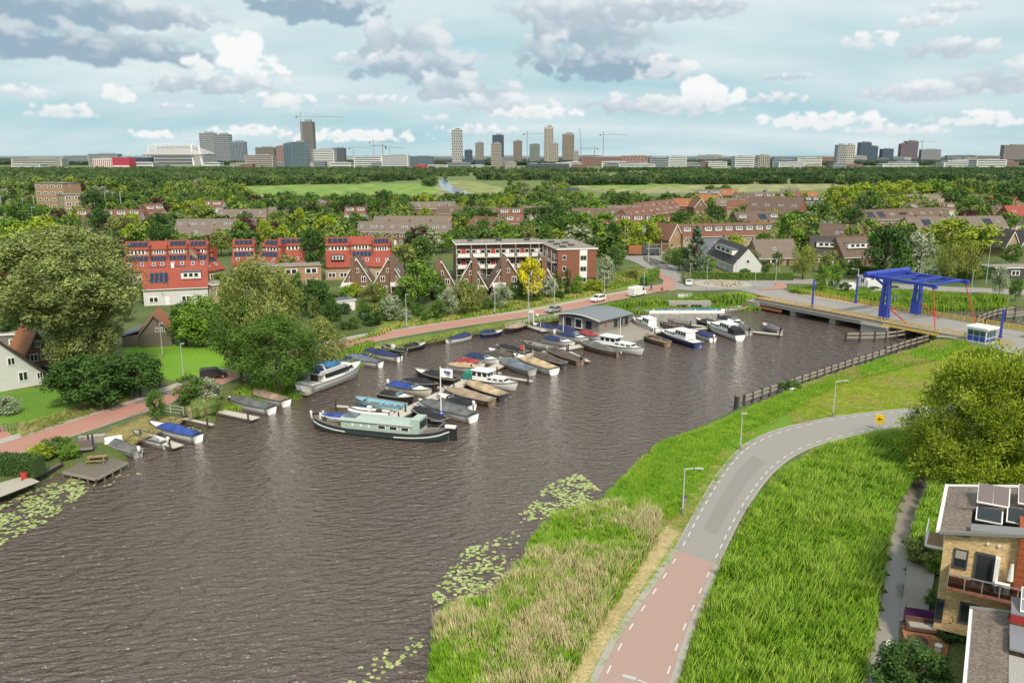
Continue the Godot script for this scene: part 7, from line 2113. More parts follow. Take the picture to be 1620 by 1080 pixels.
func car(p: Vector2, heading: Vector2, kind: String, paint: String, label: String) -> void:
	var o := thing("parked_van" if kind == "van" else "car", v3(p, ground_y(p) + 0.08), atan2(-heading.y, heading.x), label, "van" if kind == "van" else "car")
	var prof: PackedVector2Array
	var glass := []
	var l := 4.4
	var w := 1.78
	if kind == "van":
		l = 5.6
		w = 2.0
		prof = pts([-2.8, 0.35, -2.8, 2.3, -2.6, 2.5, 1.3, 2.5, 1.7, 2.35, 2.3, 1.45, 2.75, 1.2, 2.8, 0.35])
		glass = [pts([1.0, 1.4, 1.1, 2.2, 1.6, 2.2, 2.05, 1.45])]
	elif kind == "suv":
		prof = pts([-2.15, 0.35, -2.2, 1.0, -2.05, 1.62, -1.7, 1.72, 0.5, 1.68, 1.15, 1.08, 2.05, 0.9, 2.2, 0.6, 2.15, 0.35])
		glass = [pts([-1.8, 1.1, -1.65, 1.6, -0.45, 1.62, -0.45, 1.1]), pts([-0.35, 1.1, -0.35, 1.62, 0.42, 1.6, 0.95, 1.1])]
	else:
		prof = pts([-2.15, 0.32, -2.2, 0.85, -1.75, 1.1, -1.2, 1.46, 0.3, 1.46, 1.0, 1.0, 2.0, 0.8, 2.2, 0.55, 2.15, 0.32])
		glass = [pts([-1.5, 1.0, -1.1, 1.38, -0.35, 1.4, -0.35, 1.0]), pts([-0.27, 1.0, -0.27, 1.4, 0.24, 1.38, 0.8, 1.0])]
	# profile is (x, y): sweep across the width
	var turn := Transform3D(Basis(Vector3(0, 0, 1), Vector3(0, 1, 0), Vector3(1, 0, 0)), Vector3.ZERO)
	var b := MB.new()
	b.t = turn
	part(o, "body", b.sweep(prof, -w / 2, w / 2), M[paint])
	for g in glass:
		var gb := MB.new()
		gb.t = turn
		part(o, "side_window", gb.sweep(g, -w / 2 - 0.01, w / 2 + 0.01), M.glass)
	var top: float = prof[5].x if kind == "van" else 0.4
	if kind == "van":
		part(o, "windscreen", MB.new().bar(Vector3(1.76, 2.28, 0), Vector3(2.28, 1.52, 0), w * 0.86, 0.04), M.glass)
	else:
		var k := 4 if kind == "suv" else 4
		var a: Vector2 = prof[k]
		var c: Vector2 = prof[k + 1]
		part(o, "windscreen", MB.new().bar(Vector3(a.x + 0.08, a.y - 0.05, 0), Vector3(c.x - 0.05, c.y + 0.06, 0), w * 0.84, 0.05), M.glass)
		part(o, "rear_window", MB.new().bar(Vector3(prof[2].x + 0.02, prof[2].y + 0.0, 0), Vector3(prof[3].x - 0.02, prof[3].y - 0.04, 0), w * 0.8, 0.06), M.glass)
	for x in [-l * 0.3, l * 0.31]:
		for z in [-w * 0.46, w * 0.46]:
			var t := part(o, "wheel", MB.new().tube(Vector3(x, 0.33, z - 0.11), Vector3(x, 0.33, z + 0.11), 0.33, 0.33, 12), M.black)
			part(t, "rim", MB.new().tube(Vector3(x, 0.33, z - 0.12), Vector3(x, 0.33, z + 0.12), 0.2, 0.2, 10), M.steel)
	for z in [-w * 0.36, w * 0.36]:
		part(o, "headlight", MB.new().box(Vector3(l * 0.49, 0.72, z), Vector3(0.1, 0.16, 0.34)), M.white)
		part(o, "tail_light", MB.new().box(Vector3(-l * 0.5, 0.85, z), Vector3(0.06, 0.22, 0.28)), M.signal_red)


func make_street() -> void:
	mat("car_silver", lin(0.42, 0.43, 0.44), 0.3, 0.5)
	mat("car_white", lin(0.72, 0.72, 0.72), 0.25)
	mat("car_dark", lin(0.03, 0.03, 0.035), 0.25)
	var along_n := (Vector2(24.49, -209.49) - Vector2(7.5, -191.79)).normalized()
	car(Vector2(9.86, -190.98), -along_n, "car", "car_silver", "silver car driving on the red brick road by the marina gangway")
	car(Vector2(21.82, -205.7), -along_n, "suv", "car_white", "white estate car on the red brick road")
	car(Vector2(33.06, -214.41), (Vector2(42.38, -227.18) - Vector2(32.02, -216.44)).normalized(), "van", "car_white", "white delivery van near the roundabout")
	car(Vector2(50.65, -232.95), Vector2(-0.2, 1).normalized(), "car", "car_white", "white car entering the roundabout")
	car(Vector2(101.09, -224.95), Vector2(1, 0.15), "van", "car_white", "white van parked behind the drawbridge tower")
	car(Vector2(97.63, -215.42), Vector2(1, 0.15), "car", "car_white", "white car parked in front of the van behind the drawbridge")
	car(Vector2(104.33, -221.69), Vector2(1, 0.12), "suv", "car_silver", "silver car parked beyond the drawbridge tower")
	car(Vector2(98.87, -220.62), Vector2(1, 0.15), "car", "car_dark", "dark car parked beside the white van behind the drawbridge")
	car(Vector2(-49.62, -131.99), Vector2(0.95, -0.4), "suv", "car_dark", "black car parked under the bank trees")
	car(Vector2(-80.01, -134.43), Vector2(0.3, -1), "car", "car_dark", "dark car parked beside the white farmhouse")
	# truck at the bus stop
	var tk := thing("lorry", v3(Vector2(47.48, -305.12), LAND + 0.1), 0.1, "dark lorry with an orange load at the bus stop", "lorry")
	box_part(tk, "cargo_box", Vector3(-2.0, 2.1, 0), Vector3(5.0, 2.9, 2.4), M.roof_orange)
	box_part(tk, "trailer", Vector3(3.4, 2.0, 0), Vector3(5.4, 2.7, 2.4), M.dark_grey)
	box_part(tk, "cab", Vector3(7.2, 1.7, 0), Vector3(1.9, 2.4, 2.3), M.dark_grey)
	box_part(tk, "windscreen", Vector3(8.17, 2.2, 0), Vector3(0.06, 0.9, 2.0), M.glass)
	for x in [-3.6, -2.4, 2.0, 5.0, 7.2]:
		for z in [-1.05, 1.05]:
			part(tk, "wheel", MB.new().tube(Vector3(x, 0.48, z - 0.15), Vector3(x, 0.48, z + 0.15), 0.48, 0.48, 12), M.black)
	var bs := thing("bus_shelter", v3(Vector2(52.18, -305.12), LAND), 0.1, "glass bus shelter with steel frame behind the apartments", "bus shelter")
	box_part(bs, "roof", Vector3(0, 2.7, 0), Vector3(5.5, 0.15, 1.8), M.galvanised)
	box_part(bs, "back_pane", Vector3(0, 1.5, -0.8), Vector3(5.2, 1.9, 0.05), M.glass_blue)
	for x in [-2.5, 0.0, 2.5]:
		box_part(bs, "post", Vector3(x, 1.35, -0.7), Vector3(0.12, 2.7, 0.12), M.galvanised)
	for q in [[Vector2(47.73, -286.36), 7.0, "first traffic portal at the bus stop"], [Vector2(53.43, -293.59), 6.5, "second traffic portal at the bus stop"]]:
		var o := thing("traffic_portal", v3(q[0], LAND), 0.2, q[2], "traffic signal")
		part(o, "pole", MB.new().tube(Vector3.ZERO, Vector3(0, q[1], 0), 0.14, 0.1, 8), M.galvanised)
		part(o, "arm", MB.new().bar(Vector3(0, q[1] - 1.0, 0), Vector3(4.0, q[1] - 1.0, 0), 0.12, 0.12).bar(Vector3(4.0, q[1] - 1.0, 0), Vector3(4.0, q[1] - 4.5, 0), 0.12, 0.12), M.galvanised)
		part(o, "signal_head", MB.new().box(Vector3(3.9, q[1] - 1.6, 0), Vector3(0.4, 1.0, 0.35)), M.black)
	# street lamps, near bank
	lamp(Vector2(17.57, -78.62), 5.0, 1.5, -0.1, "street lamp with long arm on the near verge, closest to the camera road")
	lamp(Vector2(28.65, -97.64), 4.8, 0.0, 0.0, "slim street lamp on the near verge by the mooring post")
	lamp(Vector2(45.39, -110.96), 5.2, 1.5, 0.1, "street lamp with arm beside the bend of the near road")
	lamp(Vector2(8.42, -43.59), 5.0, 1.5, 2.7, "street lamp whose head shows at the bottom edge")
	# street lamps, far bank and roundabout
	var spots := [Vector2(-22.57, -172.02), Vector2(-3.97, -187.81), Vector2(3.61, -176.76), Vector2(10.43, -199.39), Vector2(24.38, -214.41), Vector2(-54.36, -131.2), Vector2(-63.97, -146.05), Vector2(37.62, -231.78), Vector2(55.06, -252.08), Vector2(53.11, -221.69), Vector2(67.69, -246.69), Vector2(75.43, -232.95), Vector2(53.54, -276.15), Vector2(65.91, -220.62), Vector2(80.69, -246.69), Vector2(104.02, -246.69), Vector2(119.61, -239.01), Vector2(135.01, -231.78), Vector2(40.8, -297.34), Vector2(37.65, -321.94), Vector2(120.14, -212.41)]
	var tall := [7.4, 6.4, 10.0, 6.4, 6.6, 6.0, 6.4, 4.6, 3.6, 8.4, 5.4, 7.2, 6.0, 4.4, 6.0, 6.0, 8.0, 12.0, 9.0, 8.0, 7.0]
	var where := ["beside the garden pond on the red brick road", "left of the yellow tree on the red brick road", "tall one by the marina gangway", "in front of the white blossoming bush", "beside the white estate car", "in front of the left lawn", "between barn and lawn", "beside the white delivery van", "on the far side of the roundabout", "before the roundabout island", "behind the roundabout island at the hedge", "right of the roundabout by the hedge", "beside the conifer near the roundabout", "short one right of the roundabout", "by the weeping tree", "behind the drawbridge beam", "behind the pollard trees", "tall one near the pavilion", "near the traffic portals", "behind the apartments", "right of the far bridge tower"]
	for k in spots.size():
		lamp(spots[k], tall[k], 1.2 if k % 3 == 1 else 0.0, 0.3 * (k % 4), "street lamp " + where[k])
	# distant road lamps among the left trees
	for q in [Vector2(-303.51, -493.7), Vector2(-276.24, -469.34), Vector2(-281.06, -488.63), Vector2(-248.15, -493.7), Vector2(-269.22, -550.72), Vector2(-261.22, -544.44), Vector2(-262.14, -557.14), Vector2(-223.19, -385.31)]:
		var o := thing("street_lamp", v3(q, LAND), 0.2, "thin pale road lamp among the left trees", "street lamp", "road lamps among the left trees")
		part(o, "pole", MB.new().tube(Vector3.ZERO, Vector3(0, 13, 0), 0.25, 0.16, 6), M.galvanised)
		part(o, "lamp_head", MB.new().box(Vector3(0.8, 13, 0), Vector3(2.2, 0.2, 0.5)), M.galvanised)
	# yellow sign on the near road
	var p := Vector2(49.4, -105.2)
	var s := thing("yellow_sign", v3(p, ground_y(p)), -0.45, "yellow square sign with a black aeroplane on a post", "sign")
	part(s, "post", MB.new().tube(Vector3.ZERO, Vector3(0, 2.0, 0), 0.04, 0.04), M.galvanised)
	var bd := part(s, "board", MB.new().box(Vector3(0, 1.62, 0.05), Vector3(1.05, 1.25, 0.04)), mat("sign_yellow", lin(0.85, 0.58, 0.01), 0.5))
	part(bd, "aeroplane_symbol", MB.new().box(Vector3(0, 1.62, 0.08), Vector3(0.66, 0.09, 0.02)).bar(Vector3(0.06, 1.62, 0.08), Vector3(-0.12, 1.85, 0.08), 0.02, 0.1).bar(Vector3(0.06, 1.62, 0.08), Vector3(-0.12, 1.39, 0.08), 0.02, 0.1).bar(Vector3(-0.26, 1.62, 0.08), Vector3(-0.34, 1.74, 0.08), 0.02, 0.07).bar(Vector3(-0.26, 1.62, 0.08), Vector3(-0.34, 1.5, 0.08), 0.02, 0.07), M.black)
	for q in [[Vector2(-32.73, -177.46), "small blue street sign in the garden by the far road"], [Vector2(95.01, -201.15), "small white sign beyond the drawbridge"]]:
		var o := thing("small_sign", v3(q[0], LAND), 0.0, q[1], "sign")
		part(o, "post", MB.new().tube(Vector3.ZERO, Vector3(0, 2.2, 0), 0.05, 0.05), M.galvanised)
		part(o, "plate", MB.new().box(Vector3(0, 2.1, 0.06), Vector3(0.8, 0.6, 0.04)), M.sky_tarp)
	# electricity cabinet on the near bank, litter bin on lamp
	var eb := thing("inspection_box", v3(Vector2(43.81, -123.38), LAND), 0.6, "small black and white marker box on the near bank", "box")
	box_part(eb, "body", Vector3(0, 0.35, 0), Vector3(0.7, 0.7, 0.5), M.white)
	box_part(eb, "face", Vector3(0, 0.4, 0.26), Vector3(0.6, 0.5, 0.04), M.black)
	var lb := thing("litter_bin", v3(Vector2(17.96, -79.86), LAND + 0.9), 0.0, "grey litter bin hanging on the near street lamp", "litter bin")
	part(lb, "bin", MB.new().tube(Vector3(0, 0, 0.25), Vector3(0, 0.65, 0.25), 0.2, 0.22, 10), M.mid_grey)
	part(lb, "rim", MB.new().tube(Vector3(0, 0.65, 0.25), Vector3(0, 0.7, 0.25), 0.25, 0.25, 10), M.dark_grey)
	var cu := thing("culvert", v3(Vector2(43.96, -199.53), 0.0), 0.02, "concrete culvert mouth with two dark openings in the northern reeds", "culvert")
	part(cu, "headwall", MB.new().box(Vector3(0, 1.0, -1.0), Vector3(10.5, 2.2, 1.4)), M.concrete)
	for x in [-1.9, 1.6]:
		box_part(cu, "opening", Vector3(x, 0.75, -0.28), Vector3(2.6, 1.0, 0.1), M.black)
	var wb := thing("white_cabinet", v3(Vector2(44.58, -209.49), LAND), 0.0, "low white cabinet behind the reeds by the roundabout", "cabinet")
	box_part(wb, "body", Vector3(0, 0.7, 0), Vector3(3.6, 1.3, 0.8), M.white)
	box_part(wb, "lid", Vector3(0, 1.4, 0), Vector3(3.8, 0.12, 1.0), M.concrete)
	var cv := thing("caravan", v3(Vector2(91.05, -221.69), LAND), -0.1, "white caravan parked behind the reeds by the drawbridge", "caravan")
	box_part(cv, "body", Vector3(0, 1.35, 0), Vector3(4.6, 2.0, 2.1), M.white)
	box_part(cv, "window", Vector3(0.6, 1.7, 1.06), Vector3(1.2, 0.6, 0.04), M.glass)
	box_part(cv, "roof_hatch", Vector3(0.2, 2.42, 0), Vector3(0.8, 0.16, 0.8), M.concrete)
	for x in [-0.4, 0.4]:
		part(cv, "wheel", MB.new().tube(Vector3(x, 0.32, 0.9), Vector3(x, 0.32, 1.1), 0.32, 0.32, 12), M.black)
	# fences
	rail_fence("garden_fence", pts([-55.07, -99.03, -54.39, -103.4, -52.84, -107.33, -51.74, -112.42]), LAND, 1.1, M.mid_grey, 1.9, "thin grey post fence between road and dry lawn")
	rail_fence("field_gate", pts([-51.28, -113.91, -46.92, -112.12]), LAND, 1.2, M.galvanised, 1.6, "galvanised gate at the end of the dry lawn", 3)
	rail_fence("picket_fence", pts([-70.29, -103.4, -66.48, -105.46]), LAND, 1.1, M.wood_grey, 0.35, "grey picket fence at the left edge beside the road", 2)
	cyclist(Vector2(38.12, -222.77), 0.9, "person on a bicycle near the white van", "hull_navy")
	cyclist(Vector2(40.3, -218.51), -0.6, "person on a dark scooter crossing near the roundabout", "dark_grey")


# a rider: one continuous tapered body, seated, on a two wheeled machine
func cyclist(p: Vector2, turn: float, label: String, cloth: String) -> void:
	var b := thing("bicycle", v3(p, ground_y(p) + 0.14), turn, label.replace("person on a", "machine under the person on the"), "bicycle")
	for x in [-0.52, 0.52]:
		part(b, "wheel", MB.new().tube(Vector3(x, 0.34, -0.025), Vector3(x, 0.34, 0.025), 0.34, 0.34, 14, false), M.black)
	part(b, "frame", MB.new().bar(Vector3(-0.52, 0.34, 0), Vector3(-0.15, 0.85, 0), 0.05, 0.05).bar(Vector3(-0.2, 0.78, 0), Vector3(0.4, 0.82, 0), 0.05, 0.05).bar(Vector3(-0.05, 0.34, 0), Vector3(0.4, 0.82, 0), 0.05, 0.05).bar(Vector3(0.52, 0.34, 0), Vector3(0.38, 1.02, 0), 0.05, 0.05), M.dark_grey)
	part(b, "saddle", MB.new().box(Vector3(-0.18, 0.9, 0), Vector3(0.26, 0.06, 0.16)), M.black)
	part(b, "handlebar", MB.new().bar(Vector3(0.34, 1.06, -0.28), Vector3(0.34, 1.06, 0.28), 0.04, 0.04), M.black)
	var r := thing("person", v3(p, ground_y(p) + 0.14), turn, label, "person")
	var rings := []
	for q in [[-0.2, 0.92, 0.16], [-0.18, 1.05, 0.18], [-0.1, 1.25, 0.17], [0.0, 1.45, 0.19], [0.03, 1.52, 0.1], [0.04, 1.58, 0.07], [0.06, 1.64, 0.1], [0.07, 1.74, 0.11], [0.06, 1.84, 0.06]]:
		rings.append(oval(q[0], 0.0, q[1], q[2] * 0.75, q[2]))
	var mb := MB.new().loft(rings)
	for s in [-1.0, 1.0]:
		mb.tube(Vector3(-0.18, 0.95, s * 0.1), Vector3(0.24, 0.82, s * 0.13), 0.11, 0.08, 8)
		mb.tube(Vector3(0.24, 0.82, s * 0.13), Vector3(0.08, 0.36, s * 0.12), 0.08, 0.05, 8)
		mb.tube(Vector3(0.0, 1.44, s * 0.2), Vector3(0.12, 1.2, s * 0.26), 0.06, 0.05, 8)
		mb.tube(Vector3(0.12, 1.2, s * 0.26), Vector3(0.34, 1.08, s * 0.25), 0.05, 0.035, 8)
	part(r, "body", mb, M[cloth], true)
	part(r, "hair", MB.new().loft([oval(0.05, 0, 1.74, 0.11, 0.115), oval(0.05, 0, 1.82, 0.1, 0.1), oval(0.06, 0, 1.87, 0.05, 0.05)]), M.wood_dark, true)



const GREENS := {
	"d": [Color(0.035, 0.085, 0.018), Color(0.06, 0.12, 0.024)],
	"m": [Color(0.055, 0.125, 0.02), Color(0.10, 0.18, 0.03)],
	"l": [Color(0.10, 0.20, 0.022), Color(0.17, 0.28, 0.035)],
	"y": [Color(0.17, 0.26, 0.018), Color(0.28, 0.34, 0.03)],
	"Y": [Color(0.42, 0.40, 0.012), Color(0.56, 0.50, 0.02)],
	"s": [Color(0.15, 0.21, 0.10), Color(0.36, 0.40, 0.28)],
	"o": [Color(0.12, 0.16, 0.03), Color(0.25, 0.28, 0.08)],
	"W": [Color(0.11, 0.155, 0.035), Color(0.30, 0.345, 0.12)],
	"c": [Color(0.050, 0.022, 0.020), Color(0.085, 0.034, 0.03)],
	"n": [Color(0.05, 0.085, 0.045), Color(0.12, 0.16, 0.10)],
	"k": [Color(0.03, 0.07, 0.016), Color(0.05, 0.10, 0.022)],
	"w": [Color(0.15, 0.20, 0.03), Color(0.25, 0.28, 0.06)],
}
const KIND_TEXT := {"d": "dark green", "m": "mid green", "l": "fresh green", "y": "lime green", "Y": "bright yellow", "s": "silvery", "o": "olive", "W": "grey olive", "c": "copper red", "n": "blue green conifer", "k": "dark columnar", "w": "weeping olive"}
var claimed := []
var homes := []


# leaves spread through the volume of many rounded lobes; the mesh fits a box 1 wide and 1 high
func crown(seed_: int, lobes: int, leaves: int, leaf: float, cols: Array, shape: String) -> ArrayMesh:
	var r := RandomNumberGenerator.new()
	r.seed = seed_
	var v := PackedVector3Array()
	var c := PackedColorArray()
	var centre := []
	for k in lobes:
		var a := r.randf() * TAU
		var y := r.randf()
		var p: Vector3
		var rad := r.randf_range(0.55, 1.0) * 0.62 / pow(lobes, 0.36)
		match shape:
			"cone":
				y = pow(y, 1.25)
				var w := 0.46 * (1.0 - y) + 0.03
				p = Vector3(cos(a) * w * r.randf_range(0.4, 0.85), 0.04 + y * 0.92, sin(a) * w * r.randf_range(0.4, 0.85))
				rad *= 0.85 * (1.0 - y * 0.6)
			"bushy":
				y = pow(y, 1.2)
				var w := 0.47 * sqrt(1.0 - y * y * 0.92) * r.randf_range(0.75, 1.05)
				p = Vector3(cos(a) * w, 0.04 + y * 0.9, sin(a) * w)
				if k % 4 == 0:
					p = Vector3(p.x * 0.5, p.y * 0.9, p.z * 0.5)
			"column":
				p = Vector3(cos(a) * 0.3 * r.randf(), 0.08 + y * 0.84, sin(a) * 0.3 * r.randf())
				rad *= 1.0
			_:
				var u := r.randf_range(-0.85, 1.0)
				var s := sqrt(maxf(0.0, 1.0 - u * u)) * r.randf_range(0.55, 1.0)
				p = Vector3(cos(a) * s * 0.40, 0.5 + u * 0.38, sin(a) * s * 0.40)
		centre.append([p, rad, r.randf_range(0.75, 1.25), r.randf()])
	var loose := 0.9 if shape == "bushy" else (0.55 if shape == "long" else 0.2)
	for k in leaves:
		var q: Array = centre[r.randi() % lobes]
		var d := Vector3(r.randfn(), r.randfn() + 0.25, r.randfn()).normalized()
		var p: Vector3 = q[0] + d * q[1] * ((r.randf_range(0.6, 1.1) + r.randf() * r.randf() * loose) if k % 5 else r.randf_range(0.1, 0.7))
		var up := (d + Vector3(r.randfn(), r.randfn() + 0.4, r.randfn()) * 0.55).normalized()
		var t := up.cross(Vector3(r.randfn(), r.randfn(), r.randfn())).normalized()
		if shape == "weep":
			t = (Vector3(r.randfn() * 0.25, -1.0, r.randfn() * 0.25)).normalized()
			p.y -= r.randf() * 0.12
		if shape == "bushy":
			t = (t * 0.5 + d * 0.7 + Vector3(0, 0.6, 0)).normalized()
			up = t.cross(Vector3(r.randfn(), r.randfn(), r.randfn())).normalized()
		var b := t.cross(up).normalized()
		var s := leaf * r.randf_range(0.55, 1.3)
		t *= s
		b *= s * (0.3 if shape in ["weep", "long", "bushy"] else 0.55)
		var col: Color = cols[0].lerp(cols[1], clampf(q[3] * 0.55 + r.randf() * 0.5, 0.0, 1.0)) * q[2]
		v.append(p - t)
		v.append(p + b)
		v.append(p + t)
		v.append(p - t)
		v.append(p + t)
		v.append(p - b)
		for j in 6:
			c.append(col)
	var mb := MB.new()
	mb.v = v
	mb.c = c
	return mb.mesh()


func trunk_mesh(seed_: int) -> ArrayMesh:
	var r := RandomNumberGenerator.new()
	r.seed = seed_
	var mb := MB.new()
	mb.tube(Vector3.ZERO, Vector3(0.01, 0.45, 0), 0.028, 0.018, 7, false)
	for k in 6:
		var a := TAU * k / 6.0 + r.randf()
		var y := r.randf_range(0.28, 0.46)
		mb.tube(Vector3(0, y, 0), Vector3(cos(a) * 0.24, y + r.randf_range(0.2, 0.38), sin(a) * 0.24), 0.013, 0.005, 5, false)
	mb.tube(Vector3(0.01, 0.45, 0), Vector3(0.0, 0.86, 0.02), 0.018, 0.005, 6, false)
	return mb.mesh(true)


func crown_of(kind: String, variant: int) -> ArrayMesh:
	var key := "crown_%s_%d" % [kind, variant]
	if not shared.has(key):
		var shape := "round"
		if kind == "n":
			shape = "cone"
		elif kind == "k":
			shape = "column"
		elif kind == "w":
			shape = "weep"
		shared[key] = crown(hash(key) % 100000, 34, 2600, 0.034, GREENS[kind], shape)
	return shared[key]


func tree(p: Vector2, h: float, w: float, kind: String, label: String, group := "", mesh: ArrayMesh = null) -> Node3D:
	var o := thing("tree" if h > 4.5 else "bush", v3(p, ground_y(p) - 0.05), rng.randf() * TAU, label, "tree" if h > 4.5 else "bush", group)
	var low := 0.1 if h > 6.0 else 0.02
	if mesh:
		low = 0.27 if label.begins_with("huge") else 0.02
	if kind == "k" or kind == "n":
		low = 0.03
	var m := mesh if mesh else crown_of(kind, rng.randi() % 2)
	put(o, "crown", m, M.leaf, Transform3D(Basis.from_scale(Vector3(w, h * (1.0 - low), w)), Vector3(0, h * low, 0)))
	if not shared.has("trunk0"):
		for k in 3:
			shared["trunk%d" % k] = trunk_mesh(40 + k)
	put(o, "trunk", shared["trunk%d" % (rng.randi() % 3)], M.trunk, Transform3D(Basis.from_scale(Vector3(minf(w, h * 0.9), h * 0.96, minf(w, h * 0.9))), Vector3.ZERO))
	claimed.append([p, w * 0.4])
	return o


